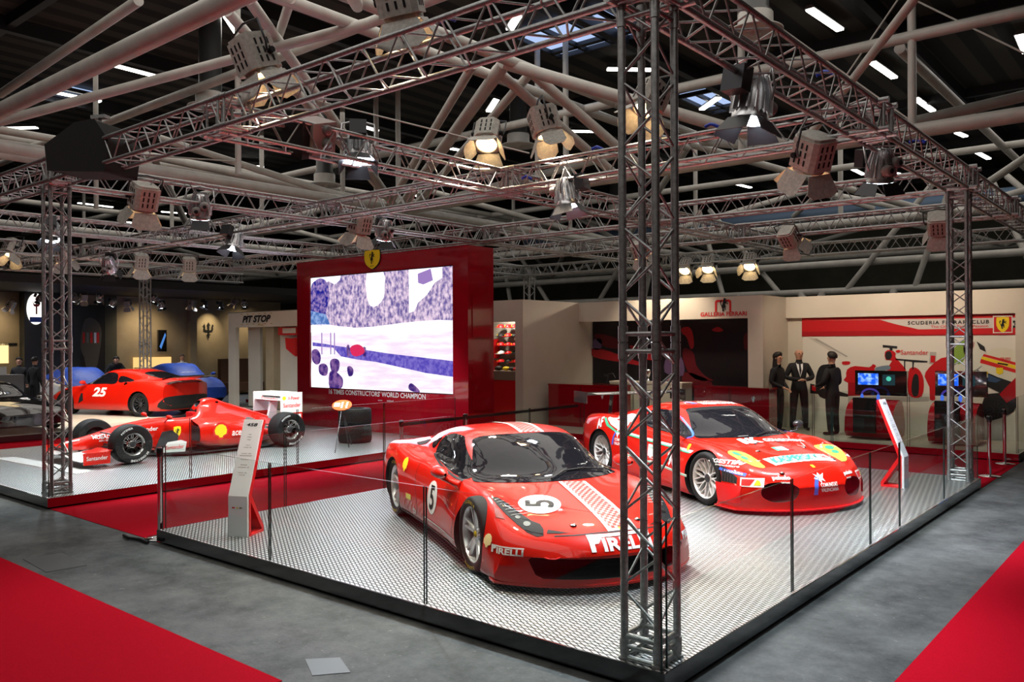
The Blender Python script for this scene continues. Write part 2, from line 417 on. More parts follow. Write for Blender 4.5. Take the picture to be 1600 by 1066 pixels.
for i in range(3): pane(xs[i]+.005, 9.12, xs[i+1]-.005, 9.12, 'glass panel on the back edge of the main platform, '+['left','middle','right'][i]+' one', 'glass balustrade along the back edge of the main platform')
gs = 'glass balustrade of the open wheel car platform'
ys = [.05, 2.0, 3.9, 5.8, 7.7]; wh = ['beside the left truss column', 'beside the cockpit of the open wheel car', 'beside the rear wheel of the open wheel car', 'in front of the tyre stack']
for i in range(4): pane(-9.1, ys[i]+.005, -9.1, ys[i+1]-.005, 'glass panel '+wh[i], gs)
xs = [-15.1, -13.1, -11.1, -9.12]
for i in range(3): pane(xs[i]+.005, .03, xs[i+1]-.005, .03, 'glass panel in front of the open wheel car, '+['left','middle','right'][i]+' of three', gs)
gs = 'glass balustrade of the white stand'
for i, (a, b) in enumerate([(-9.0,-7.2),(-7.2,-5.4),(-5.4,-3.6),(-3.6,-1.8),(-1.8,-.02)]):
    pane(a+.01, 12.42, b-.01, 12.42, 'glass panel on the white stand edge, '+['beside the long red counter','behind the race car wing','behind the race car roof','before the standing people','before the racing simulators'][i], gs, h=1.0)
pane(-.02, 12.45, -.02, 14.3, 'glass panel closing the right end of the white stand', gs, h=1.0)

# ---------------------------------------------------------------- box truss
def truss(name, p, q, label, s=.29, r=.025, pitch=.235, frames=(), rb=.009, ends=True, group=None, base=False):
    p = Vector(p); q = Vector(q); d = (q-p); L = d.length; d.normalize()
    if abs(d.z) > .9: a, b = Vector((1,0,0)), Vector((0,1,0))
    else: b = Vector((0,0,1)); a = d.cross(b).normalized()
    t = thing(name, label, 'truss', p, 0, group)
    h = s/2; C4 = [a*h*i+b*h*j for i, j in ((-1,-1),(1,-1),(1,1),(-1,1))]
    for c in C4:
        mb = MB(); mb.cyl(c, c+d*L, r, 12); mb.build('chord', M['alu'], t)
    mb = MB(); n = max(2, int(round(L/pitch))); st = L/n
    for k in range(4):
        c0, c1 = C4[k], C4[(k+1)%4]
        for i in range(n):
            e0, e1 = (c0, c1) if (i+k) % 2 == 0 else (c1, c0)
            mb.cyl(e0+d*(i*st+.02), e1+d*((i+1)*st-.02), rb, 6, caps=False)
    mb.build('lattice_bracing', M['alu'], t)
    mb = MB()
    def frame(x):
        for k in range(4):
            c0, c1 = C4[k]+d*x, C4[(k+1)%4]+d*x
            mb.cyl(c0, c1, .016, 6)
        for c in C4: mb.cyl(c+d*(x-.05), c+d*(x+.05), .031, 12)
    fr = list(frames)+([.03, L-.03] if ends else [])
    for x in fr: frame(x-.055); frame(x+.055)
    if fr: mb.build('coupling_frame', M['alu'], t)
    if base:
        mb = MB(); 
        for k in range(4):
            c0, c1 = C4[k], C4[(k+1)%4]
            M_ = None
            for z in (.012, .15): mb.cyl(c0+d*z, c1+d*z, .02, 6)
            mb.cyl(c0, c0+d*.02, .04, 12)
        mb.build('base_frame', M['alu'], t)
    return t
ZB = 4.13
XL = [-.19, -5.25, -9.41, -14.45, -19.0, -23.8]; YL = [.17, 4.6, 8.82, 12.15, 16.5]
SE = .24
def column(x, y, lab): truss('truss_column', (x,y,.0), (x,y,ZB), lab, s=.24, pitch=.235, frames=[2.0], base=True)
column(-.19, .17, 'near square truss column rising in front of the number 5 coupe nose')
column(-.19, 8.82, 'truss column behind the right stele at the far right corner of the platform')
column(-9.41, .25, 'left truss column standing in front of the open wheel car nose')
column(-23.8, 8.6, 'distant truss column behind the red coupe numbered 25')
column(-14.3, 16.6, 'distant truss column seen just right of the big screen block')
wy = ['front edge, resting on near and left columns', 'first cross row behind the front edge', 'row above the big screen and the right column', 'row in front of the white walls', 'rearmost row above the white walls']
for i, y in enumerate(YL):
    x1 = {0:0., 1:0., 2:0., 3:0., 4:1.5}[i]; x0 = {0:-22,1:-23.8,2:-23.8,3:-16,4:-19}[i]
    fr = [abs(x0-x)-.0 for x in XL if x0 < x < x1-.3]
    truss('truss_beam', (x0,y,ZB+.17), (x1,y,ZB+.17), 'truss beam running left to right: '+wy[i], frames=[f+.32 for f in fr])
wx = ['right side, from near column past right column', 'above the middle of the main platform', 'from the left column above the screen', 'above the middle of the open wheel car platform', 'far left above the red coupe numbered 25', 'farthest left beside the distant column']
for i, x in enumerate(XL):
    y0 = {0:0.,1:.17,2:.17,3:-1.5,4:-1.5,5:.17}[i]; y1 = {0:18.,1:16.5,2:16.5,3:16.5,4:12.,5:12.}[i]
    fr = [y-y0+.32 for y in YL if y0+.3 < y < y1-.3]
    truss('truss_beam', (x,y0,ZB+.17), (x,y1,ZB+.17), 'truss beam running front to back: '+wx[i], frames=fr)
# ---------------------------------------------------------------- hall roof space frame of cream tubes
def px3(*a): return a
BXZ, TZ = 6.4, 8.4
mb = MB()
def T(p, q, r=.12, n=14): mb.cyl(p, q, r, n)
YB, YA = 14.4, 1.41
T((-50,YB,BXZ), (22,YB,BXZ), .155); T((-50,YA,BXZ), (22,YA,BXZ), .145); T((-50,YA+26,BXZ), (22,YA+26,BXZ), .15); T((-50,40,BXZ), (22,40,BXZ), .15)
T((-50,33,5.4), (22,33,5.4), .16); T((-50,33,4.2), (22,33,4.2), .14); 
for X in (-17.9, -18.6): T((X,-13,BXZ), (X,45,BXZ), .15)
for X in (-31, -44, 6, ): T((X,-13,BXZ), (X,45,BXZ), .15)
T((-50,YB,TZ), (22,YB,TZ), .12); T((-50,6.5,TZ), (22,6.5,TZ), .11); T((-50,27,TZ), (22,27,TZ), .12); T((-50,-.9,TZ),(22,-.9,TZ),.12)
for X in (-9.6, -10.6): T((X,-13,TZ), (X,YB+6,TZ), .125)
for X in (-25.,-26.,-38,4.8,3.8,-2.6): T((X,-13 if X!=-2.6 else 15,TZ), (X,45,TZ), .12)
N1 = [(-18.1,YB,BXZ), (-18.4,YB-.3,BXZ)]
AP = (-9.8,10.1,TZ); AP2 = (-10.4,9.7,TZ)
T(N1[0], AP, .16); T(N1[1], AP2, .11); T((-17.8,YB+.3,BXZ), (-9.6,10.9,TZ), .11)
T((-9.6,10.6,TZ), (-8.6,YB,BXZ), .12); T((-10.2,10.2,TZ), (-9.5,YB,BXZ), .12)
T(N1[0], (-11.9,4.35,TZ), .11); T(N1[0], (-11.1,4.3,TZ), .11); T((-21.1,3.5,TZ),(-12.7,3.0,TZ),.10); T((-13.3,6.3,TZ),(-10.5,4.8,TZ),.09); T(N1[1], (-22.4,8.4,TZ), .11)
T((-4.6,YB,BXZ), AP, .14); T((-4.6,YB,BXZ), (1.5,8.5,9.4), .085); T((-17.5,YA,BXZ), (-10.2,6.5,TZ), .1); T((-5,YA,BXZ), (-9.8,5.8,TZ), .12)
T((-17.6,YB,BXZ), (-24.6,19.5,TZ), .13); T((-17.6,YB,BXZ), (-12,19.5,TZ), .13); T((-4.6,YB,BXZ), (-9.8,20,TZ), .13); T((-4.6,YB,BXZ), (2.,20,TZ), .13)
T((-31,YB,BXZ), (-25,9.5,TZ), .13); T((-31,YB,BXZ), (-25,19.5,TZ), .13); T((-31,YA,BXZ), (-25,6.5,TZ), .13); T((-17.6,YB,BXZ), (-25,9.5,TZ), .13)
for X0 in (-44,-31,-17.6,-4.6,8.4):
    for Y0 in (27.5,40):
        for dx, dy in ((-6.5,-6),(6.5,-6),(-6.5,6),(6.5,5.5)):
            T((X0,Y0,BXZ), (X0+dx, Y0+dy, TZ+.4), .12)
    for dx in (-5,-2.2,2.2,5): T((X0+dx, 33, 4.2), (X0+dx*.2, 33+ (1 if dx>0 else -1), 8.6), .12)
    for dx in (-6,-3,3,6): T((X0+dx, 33, 4.2), (X0+dx*1.25, 32.5, ZF), .17)
for X in (-42,-36,-33,-26,-21,-19.2,-18.1,-12.2,-11.2,-6,-2.2,1.2,4.4):
    T((X,YB,BXZ), (X,YB,10.5), .085, 10)
for X in (-40,-24.,-20.5,-14.,-8.,-1.,5): T((X,27.5,BXZ), (X,27.5,10.5), .09, 10)
for X in (-22.5,-15.,): T((X,6.5,BXZ-.4), (X,6.5,10.5), .07, 10)
struct('ceiling_space_frame', mb, M['rooftube'], label='cream painted tubular space frame carrying the hall roof')
mb = MB()
for a, b in (((-2.2,YB,9.6),(-4.6,YB,6.5)),((-2.2,YB,9.2),(1.2,YB,6.5)),((-6,YB,10.2),(-2.2,YB,6.6)),((1.2,YB,9.6),(4.4,YB,6.5)),((-26,6.5,8.3),(-15,6.5,6.3)),((-22.5,6.5,8.4),(-33,6.5,6.)),((-15,6.5,8.2),(-9,10,6.2)),((-30,20,8),(-18,20,5.2))):
    mb.cyl(a, b, .02, 6)
struct('ceiling_tie_rods', mb, M['rooftube'])
# red pipe and blue duct on the far side
mb = MB(); mb.cyl((-30,36,8.1), (22,36,8.1), .35, 14); struct('trim_1', mb, mat('blue_grey_duct', (.12,.19,.3), .5), label='pale blue duct along the far side of the hall')
# air diffusers
def vent(x, y, z, lab):
    t = thing('air_diffuser', lab, 'vent', (x,y,z), 0, 'round air diffusers under the hall roof')
    b = MB(); b.lathe([(.33,0),(.33,.42),(.28,.46),(.28,10.7-z)], 24); b.build('duct', mat('duct_grey', (.10,.10,.10), .4, .6), t)
    b = MB(); b.lathe([(.36,.05),(.36,.36),(.355,.37)], 24); b.build('collar', M['rooftube'], t)
    b = MB(); b.lathe([(.02,-.06),(.1,-.06),(.12,.0),(.4,-.02),(.56,.0),(.56,.03),(.36,.09)], 28); b.build('diffuser_plate', M['rooftube'], t)
vent(-16.9, 6.9, 8.0, 'air diffuser between the two large foreground tubes, top left')
vent(-20.6, 13.3, 7.4, 'air diffuser left of the roof node, beside the fluorescent tube')
vent(-14.4, 16.2, 8.3, 'air diffuser behind the twin vertical roof posts above the screen')
vent(-4.6, 12.0, 8.4, 'air diffuser behind the near truss column, upper part')
vent(-19.6, 30, 8.3, 'air diffuser far back above the second floodlight pair')
# skylights
def skylight(n, x0, y0, x1, y1, z=10.6, panes=5):
    mb = MB(); mb.box((x0,y0,z), (x1,y1,z+.05)); o = mb.build('window_%d'%n, M['skyl']); o['kind'] = 'structure'
    mb = MB()
    for i in range(panes+1):
        x = x0+(x1-x0)*i/panes; mb.box((x-.05,y0,z-.12), (x+.05,y1,z-.0))
    mb.box((x0-.1,y0-.1,z-.14),(x1+.1,y0,z)); mb.box((x0-.1,y1,z-.14),(x1+.1,y1+.1,z)); ym=(y0+y1)/2; mb.box((x0,y1-.5,z-.12),(x1,y1-.3,z-.01))
    o2 = mb.build('window_frame', M['darksteel'], o)
# ---------------------------------------------------------------- fluorescent tubes
FL = [((-16.6,7.1),(-17.8,8.3),'top left beside the large foreground tube'),((-22.85,7.2),(-22.9,8.6),'below the large foreground tube, upper left'),((-5.2,16.7),(-5.08,18.7),'nearest of the right hand row, top right'),
((-11.7,17.25),(-10.65,18.25),'behind the near truss column, upper part'),((-17.6,22.1),(-16.2,23.5),'right of the warm floodlight above the truss crossing'),((-5.23,21.97),(-5.14,24.05),'second of the right hand row'),
((-5.24,26.9),(-5.17,29.1),'third of the right hand row'),((-27.07,7.2),(-27.,8.65),'beside the small bluish skylight, upper left'),((-33.6,7.7),(-32.4,8.6),'at the left border above the tie rod'),
((-5.36,37.8),(-5.22,39.7),'last of the right hand row, lower right'),((-49.2,17.1),(-49.25,19.2),'far left above the left truss column'),((-11.9,12.8),(-11.1,12.2),'seen through the front beam below the skylight'),
((-17.6,18.4),(-16.2,17.3),'between the legs of the roof apex'),((-11.57,23.3),(-10.4,22.3),'in front of the right skylight'),((-10.8,37.3),(-10.83,39.6),'below the large right tube'),((-16.9,37.3),(-16.7,39.2),'behind the third truss row'),
((-5.24,33.2),(-5.1,34.2),'fourth of the right hand row'),((-1.42,22.3),(-1.5,24.1),'at the right border'),((-32.9,17.5),(-32.,18.5),'right of the left air diffuser'),((-31.9,21.9),(-33.1,23.5),'left of the finned lamp'),
((-54.7,22.7),(-55.4,23.8),'small one above the far left beam'),((-22.65,16.4),(-22.8,17.6),'left of the twin roof posts'),((-22.7,21.7),(-22.5,23.),'behind the lower apex leg'),((-31.9,27.8),(-32.4,29.1),'below the roof node'),
((-31.9,36.6),(-32.3,38.1),'below the truss crossing, far back'),((-18.2,32.4),(-17.2,32.9),'behind the near column, lower'),((-48.7,22.),(-48.3,23.5),'far left, middle of the hall'),((-15.1,41.8),(-14.9,42.8),'farthest back on the right'),
((-9.65,39.8),(-9.4,40.6),'far back above the right beam'),((-28.9,17.5),(-28.5,18.2),'small one left of the cool lamp')]
def fluor(a, b, lab):
    a = Vector((*a,10.5)); b = Vector((*b,10.5)); d = b-a; L = d.length; ang = math.atan2(d.y, d.x)
    t = thing('ceiling_light', 'lit fluorescent ceiling light, '+lab, 'light', a, ang, 'fluorescent lights under the hall roof')
    m_ = MB(); m_.prism([(-.13,-.02),(.13,-.02),(.07,.07),(-.07,.07)], 0, L, Matrix(((0,0,1,0),(1,0,0,0),(0,1,0,0),(0,0,0,1)))); m_.build('housing', M['grey'], t)
    m_ = MB(); m_.cbox((L/2,0,-.045), (L-.04,.2,.04)); m_.build('diffuser', M['tube'], t)
for f in FL: fluor(*f)
for n, (x0,y0,x1,y1,p) in enumerate([(-12.3,13.5,-9.5,15.6,3),(-11.6,21.7,-9.7,24.2,3),(-28.7,7.2,-26.7,8.4,2)]): skylight(n+1, x0,y0,x1,y1,10.62,p)

# ---------------------------------------------------------------- stage lamps. local -Z is the beam
mpaint = add_noise(mat('lamp_scuffed_paint', rough=.5), 25, (.42,.40,.36), (.60,.57,.52)); mlens = M['lampwarm']
def make_fresnel():
    t = thing('floodlight', 'x', 'lamp')
    b = MB(); P = [(-.17,-.15),(-.12,-.19),(.12,-.19),(.17,-.15),(.17,.13),(.1,.19),(-.1,.19),(-.17,.13)]
    b.prism(P, -.02, .3); b.prism([(x*.9,y*.9) for x,y in P], .3, .33)
    b.build('housing', mpaint, t)
    b = MB()
    for k, (nx, ny) in enumerate(((0,-1),(0,1),(1,0),(-1,0))):
        for i in range(3):
            for j in range(3):
                u = (i-1)*.07; z = .06+j*.085
                c = (u if ny else nx*.172, ny*.192 if ny else u, z)
                b.cbox(c, (.02 if ny else .006, .006 if ny else .02, .06))
    b.build('vent_slots', M['black'], t)
    b = MB(); b.lathe([(.165,-.06),(.165,-.0),(.15,0),(.15,-.06),(.165,-.06)], 24); b.build('lens_ring', mpaint, t)
    b = MB(); b.lathe([(.001,-.05),(.08,-.045),(.148,-.02)], 24); b.build('lens', mlens, t)
    for k in range(4):
        a = k*PI/2; Mz = Matrix.Rotation(a, 4, 'Z'); b = MB()
        w0, w1, L, sp = .15, .24 if k%2==0 else .17, .22, .12
        vs = [(-w0,.165,-.06),(w0,.165,-.06),(w1*.9,.165+sp*.8,-.06-L*.75),(w1*.55,.165+sp,-.06-L),(-w1*.55,.165+sp,-.06-L),(-w1*.9,.165+sp*.8,-.06-L*.75)]
        vs = [Mz @ Vector(v) for v in vs]; n = (Mz @ Vector((0,1,.5))).normalized()*.003
        b.add([v-n for v in vs]+[v+n for v in vs], [(0,1,2,3,4,5),(11,10,9,8,7,6)]+[(i,(i+6),(i+1)%6+6,(i+1)%6) for i in range(6)])
        b.build('barn_door', mpaint, t)
    b = MB(); b.tube([(-.2,0,.12),(-.235,0,.2),(-.235,0,.42),(0,0,.46),(.235,0,.42),(.235,0,.2),(.2,0,.12)], .012, 8); b.build('yoke', M['darksteel'], t)
    b = MB(); b.cyl((.17,.05,.12),(.23,.05,.12), .03, 12); b.build('knob', M['black'], t)
    b = MB(); b.cyl((-.17,.05,.12),(-.23,.05,.12), .03, 12); b.build('knob', M['black'], t)
    return t
mfin = mat('lamp_polished_fins', (.75,.76,.78), .25, .9)
def make_hmi():
    t = thing('finned_lamp', 'x', 'lamp')
    b = MB(); b.lathe([(.001,.34),(.06,.335),(.085,.3),(.115,.18),(.135,.03),(.15,0),(.15,-.04),(.14,-.045)], 28); b.build('reflector_housing', mfin, t, sharp=40)
    b = MB()
    for i in range(16):
        a = 2*PI*i/16; Mz = Matrix.Rotation(a, 4, 'Z')
        vs = [Mz @ Vector(v) for v in ((.08,-.004,.33),(.11,-.004,.33),(.165,-.004,.16),(.175,-.004,.02),(.13,-.004,.02),(.08,.004,.33),(.11,.004,.33),(.165,.004,.16),(.175,.004,.02),(.13,.004,.02))]
        b.add(vs, [(0,1,2,3,4),(9,8,7,6,5),(0,5,6,1),(1,6,7,2),(2,7,8,3)])
    b.build('cooling_fins', mfin, t)
    b = MB(); b.lathe([(.001,-.05),(.06,-.052),(.138,-.048)], 24); b.build('lens', M['lampcool'], t)
    b = MB(); b.cbox((0,.24,.22),(.2,.13,.2)); b.build('ballast_box', M['darksteel'], t)
    for dx, dz in ((-.06,.2),(.06,.28)):
        b = MB(); Mx = Matrix.Translation((dx,-.145,dz-.1)) @ Matrix.Rotation(PI/2,4,'X')
        b.lathe([(.001,.06),(.045,.06),(.06,.05),(.065,0),(.065,-.03)], 20, 0, Mx); b.lathe([(.02,.062),(.03,.07),(.02,.075),(.001,.075)], 16, 1, Mx); k_ = b.build('knob', [mat('knob_grey', (.3,.29,.28), .5), M['black']], t)
    for k in range(4):
        a = k*PI/2; Mz = Matrix.Rotation(a, 4, 'Z'); b = MB(); sp = .09; L = .13
        vs = [Mz @ Vector(v) for v in ((-.11,.14,-.045),(.11,.14,-.045),(.15,.14+sp,-.045-L),(-.15,.14+sp,-.045-L))]; n = (Mz @ Vector((0,1,.5))).normalized()*.003
        b.add([v-n for v in vs]+[v+n for v in vs], [(0,1,2,3),(7,6,5,4)]+[(i,(i+4),(i+1)%4+4,(i+1)%4) for i in range(4)])
        b.build('barn_door', M['darksteel'], t)
    b = MB(); b.tube([(-.18,0,.1),(-.21,.02,.2),(-.19,.1,.4),(.0,.12,.44),(.19,.1,.4),(.21,.02,.2),(.18,0,.1)], .011, 8); b.build('yoke', mfin, t)
    return t
def aim(p, q, roll=0.):
    d = (Vector(q)-Vector(p)).normalized()
    return (Quaternion((-d.x,-d.y,-d.z),roll) @ (-d).to_track_quat('Z','Y')).to_euler()
fres0 = make_fresnel(); hmi0 = make_hmi(); used = {}
def lamp(src, p, q, lab, energy=0, col=(1,1,1), cone=70, roll=0., scale=1.):
    grp = 'warm floodlights on the truss' if src is fres0 else 'cool finned lamps on the truss'
    if src.name not in used: o = src; used[src.name] = 1; o.location = p; o.rotation_euler = aim(p,q,roll); o['label'] = lab; o['group'] = grp; o.scale = (scale,)*3; KIDS.pop(src.name, None)
    else: o = dup(src, p, rot=aim(p,q,roll), label=lab, group=grp, scale=scale)
    if energy:
        L = bpy.data.lights.new('lamp_beam', 'SPOT'); L.energy = energy; L.color = col; L.spot_size = R(cone); L.spot_blend = .7; L.shadow_soft_size = .14
        lo = bpy.data.objects.new('lamp_beam', L); COL.objects.link(lo)
        d = (Vector(q)-Vector(p)).normalized(); lo.location = Vector(p)+d*.13; lo.rotation_euler = (-d).to_track_quat('Z','Y').to_euler()
    return o
W = (1,.82,.62); K = (.86,.93,1.)
EW, EK = 680, 980
lamp(hmi0, (-5.3,2.06,4.25), (-3.9,.9,0), 'cool finned lamp hanging from the middle beam beside the dark ballast box marked 35', EK, K, 85)
lamp(hmi0, (-3.96,4.5,3.85), (-3.4,4.6,0), 'cool finned lamp below the truss crossing, left of the near column', EK*1.2, K, 95)
lamp(hmi0, (-.33,2.03,3.85), (-.75,1.6,0), 'cool finned lamp under the right beam, nearer of the two', EK*1.3, K, 95, .6)
lamp(hmi0, (-.33,5.57,3.86), (-.9,6.6,0), 'cool finned lamp under the right beam, farther one next to a small warm light', EK*1.5, K, 110, .6)
lamp(hmi0, (-9.4,2.34,3.98), (-10.6,3.0,0), 'cool finned lamp above the cockpit of the open wheel car, upper left of the screen', EK, K, 90)
lamp(hmi0, (-12.0,4.5,3.9), (-11.6,3.2,0), 'cool finned lamp left of the screen, lower than its neighbour', EK, K, 90)
lamp(hmi0, (-9.4,6.08,4.0), (-10.8,6.6,0), 'cool finned lamp directly above the yellow shield of the screen', EK*.8, K, 90)
lamp(hmi0, (-17.2,4.5,3.75), (-19.5,6.5,0), 'cool finned lamp above the windscreen of the red coupe numbered 25', EK, K, 100, 0, 1.)
lamp(hmi0, (-14.45,2.14,4.05), (-13,1.4,0), 'cool finned lamp seen behind the left truss column', EK*.8, K, 90)
lamp(fres0, (-5.3,4.4,4.85), (-3.6,1.4,0), 'warm floodlight with open barn doors on top of the truss crossing', EW, W, 80)
lamp(fres0, (-4.3,4.5,4.85), (-3.0,5.0,0), 'grey floodlight on the beam just right of the truss crossing, seen from behind', EW, W, 80, .5)
lamp(fres0, (-2.76,4.5,4.9), (-3.6,1.8,0), 'warm floodlight partly hidden behind the near truss column', EW, W, 80)
lamp(fres0, (-.75,4.5,3.9), (-2.4,6.2,0), 'grey floodlight tilted left, hanging between the two finned lamps at the right', EW*1.2, W, 85, .4)
lamp(fres0, (-2.6,.3,4.75), (-2.9,2.2,0), 'large floodlight at the top centre on the front beam', EW*1.3, W, 85, .4)
lamp(fres0, (-4.66,.3,4.72), (-3.9,2.0,0), 'large floodlight on the front beam left of the middle, upper left', EW*1.2, W, 85, .4)
lamp(fres0, (-9.4,1.43,4.02), (-11.2,1.6,0), 'floodlight with pale barn doors hanging right of the left truss column', EW, W, 85)
lamp(fres0, (-9.4,5.46,4.05), (-10.6,5.4,0), 'floodlight with pale barn doors next to the finned lamp above the yellow shield', EW, W, 85)
lamp(fres0, (-19.,6.1,4.05), (-20.5,6.5,0), 'small warm floodlight above the distant truss column', EW, W, 90)
lamp(fres0, (-19.,7.46,4.05), (-20.2,8,0), 'small warm floodlight right of the distant truss column top', EW*.6, W, 90)
lamp(fres0, (-19.,4.2,4.1), (-20.5,5.6,0), 'small warm floodlight just left of the left truss column', EW, W, 90)
lamp(fres0, (-19.,3.0,4.15), (-18.4,1.2,0), 'small warm floodlight at the left border', EW*.6, W, 90)
lamp(fres0, (-8.6,16.4,4.0), (-8.3,14,1.5), 'small warm light over the gallery wall, first from the left', 500, W, 100)
lamp(fres0, (-7.9,16.4,4.0), (-7.2,13.6,1), 'small warm light over the gallery wall, second from the left', 0, W, 100)
lamp(fres0, (-6.7,16.4,4.0), (-6.,13.6,1), 'small warm light over the gallery wall, third from the left', 0, W, 100)
lamp(fres0, (-3.9,12.15,4.02), (-3.4,14.6,1.6), 'small lit spot on the beam in front of the fan club wall', EW*.24, W, 100)
lamp(fres0, (-1.2,12.15,4.02), (-1.6,14.6,1.6), 'floodlight on the beam above the right hand racing simulator', EW*.24, W, 100)
lamp(fres0, (-7.4,12.15,4.02), (-7.4,13.8,1.6), 'floodlight on the beam above the gallery opening', 250, W, 100)
# ballast box marked 35
t = thing('ballast_box', 'dark control box marked 35 clamped beside the finned lamp', 'box', (-5.3,1.42,4.36), R(0), rot=(.3,.35,.2))
b = MB(); b.box((-.16,-.18,-.16),(.16,.18,.2)); b.build('housing', mat('ballast_rose_grey', (.36,.30,.29), .5), t)
b = MB(); b.box((-.2,-.3,-.2),(.12,-.19,.22)); b.build('back_cover', M['black'], t)
flat('number_label', cat(text2d('35', .09)), (.165,.08,-.08), (0,1,0), (0,0,1), M['white'], t)
for dz in (-.05,.1):
    b = MB(); b.lathe([(.001,.05),(.05,.05),(.06,.03),(.06,0)], 18, 0, Matrix.Translation((.16,0.02,dz+.02)) @ Matrix.Rotation(PI/2,4,'Y')); b.build('knob', M['grey'], t)
# black covered projector hung near the left column
t = thing('covered_speaker', 'bulky black covered speaker on the front beam near the left truss column', 'speaker', (-7.93,.1,4.36), R(25))
b = MB(); P = [(-.42,-.26),(.4,-.32),(.46,.05),(.26,.32),(-.02,.3),(-.46,.06)]
b.prism(P, -.28, .28, Matrix(((1,0,0,0),(0,0,1,0),(0,1,0,0),(0,0,0,1)))); o = b.build('cover', mat('black_cloth_cover', (.01,.01,.01), .9), t)
bv = o.modifiers.new('bevel','BEVEL'); bv.width = .04; bv.segments = 3
b = MB(); b.cyl((.1,0,.28),(.1,0,.42),.02,8); b.cbox((.1,0,.42),(.2,.1,.04)); b.build('hanging_bracket', M['alu'], t)
# blue cable clamps on the beams
for i,(p,w) in enumerate([((-1.9,4.5,4.52),'on the cross beam right of the near column'),((-3.5,4.5,4.5),'on the cross beam left of the near column'),((-4.75,4.6,4.3),'next to the truss crossing'),((-2.,.2,4.52),'on the front beam under the skylight'),((-.2,3.4,4.5),'on the right beam'),((-.2,6.6,4.45),'on the right beam, farther')]):
    b = MB(); b.tube([(p[0]-.08,p[1],p[2]),(p[0]-.02,p[1]+.03,p[2]+.03),(p[0]+.05,p[1]-.02,p[2]),(p[0]+.1,p[1],p[2]-.03)], .02, 8)
    tag(b.build('cable_connector', mat('connector_blue', (.02,.06,.6), .4)), 'blue cable connector '+w, 'connector', 'blue connectors on the truss')
# ---------------------------------------------------------------- general light of the hall
w = bpy.data.worlds.new('hall'); SC.world = w; w.use_nodes = True
w.node_tree.nodes['Background'].inputs[0].default_value = (.5,.6,.8,1); w.node_tree.nodes['Background'].inputs[1].default_value = .02
def area(name, loc, size, energy, col, rot=(0,0,0)):
    L = bpy.data.lights.new(name, 'AREA'); L.shape = 'RECTANGLE'; L.size = size[0]; L.size_y = size[1]; L.energy = energy; L.color = col
    o = bpy.data.objects.new(name, L); COL.objects.link(o); o.location = loc; o.rotation_euler = rot
    return o
area('hall_ceiling_light', (-8,6,10.2), (14,14), 700, (1,.95,.86))
area('hall_ceiling_light', (-30,14,10.2), (20,20), 900, (1,.93,.84))
area('hall_ceiling_light', (-4,28,10.2), (24,14), 700, (1,.93,.84))
area('hall_ceiling_light', (-2,-7,10.2), (24,8), 800, (1,.96,.9))
# ---------------------------------------------------------------- car bodies lofted from named guide curves
def pchip(kn):
    kn = sorted(kn); xs = [k[0] for k in kn]; ys = [k[1] for k in kn]; n = len(xs)
    if n == 1: return lambda x: ys[0]
    h = [xs[i+1]-xs[i] for i in range(n-1)]; d = [(ys[i+1]-ys[i])/h[i] for i in range(n-1)]
    m = [0.]*n
    for i in range(1, n-1):
        if d[i-1]*d[i] <= 0: m[i] = 0
        else:
            w1 = 2*h[i]+h[i-1]; w2 = h[i]+2*h[i-1]; m[i] = (w1+w2)/(w1/d[i-1]+w2/d[i])
    m[0] = d[0]; m[-1] = d[-1]
    def f(x):
        if x <= xs[0]: return ys[0]
        if x >= xs[-1]: return ys[-1]
        i = 0
        while x > xs[i+1]: i += 1
        t = (x-xs[i])/h[i]
        return (2*t**3-3*t*t+1)*ys[i]+(t**3-2*t*t+t)*h[i]*m[i]+(-2*t**3+3*t*t)*ys[i+1]+(t**3-t*t)*h[i]*m[i+1]
    return f
def loft_body(cv, x0, x1, nst=110, per=7, bw=.95, bp=2.2, keys=('b','s','w','f','i','m'), extra=()):
    C = {k: pchip(v) for k, v in cv.items()}
    xs = [x0+(x1-x0)*(.5-.5*math.cos(PI*i/(nst-1)))*.55+ (x1-x0)*i/(nst-1)*.45 for i in range(nst)]
    rows = []
    for x in xs:
        P = [(C['y'+k](x), C['z'+k](x)) for k in keys]+[(0., C['zt'](x))]
        zb = P[0][1]
        half = [(P[0][0]*k/6, zb) for k in range(6)]
        Q = [(P[0][0]*.5, zb)]+P+[(-P[-2][0], P[-2][1])]
        for i in range(1, len(Q)-2):
            p0,p1,p2,p3 = Q[i-1],Q[i],Q[i+1],Q[i+2]
            for j in range(per):
                t = j/per
                half.append(tuple(.5*((2*b)+(-a+c)*t+(2*a-5*b+4*c-d)*t*t+(-a+3*b-3*c+d)*t**3) for a,b,c,d in zip(p0,p1,p2,p3)))
        half.append((0., P[-1][1])); B = C['bow'](x)
        full = [(y, z) for y, z in half]+[(-y, z) for y, z in reversed(half[1:-1])]
        rows.append([(x-B*(abs(y)/bw)**bp, y, z) for y, z in full])
    mb = MB(); n = len(rows[0]); mb.grid(rows, closed_u=True)
    m_ = n//2
    for idx, rv in ((0, False), (nst-1, True)):
        x = xs[idx]; B = C['bow'](x); hv = rows[idx][:m_+1]; g_ = []
        for i in range(6, m_+1):
            y_, z_ = hv[i][1], hv[i][2]; g_.append([(x-B*(abs(y_*k/6)/bw)**bp, y_*k/6, z_) for k in range(6, -7, -1)])
        mb.grid(g_ if not rv else [r_[::-1] for r_ in g_])
    return mb
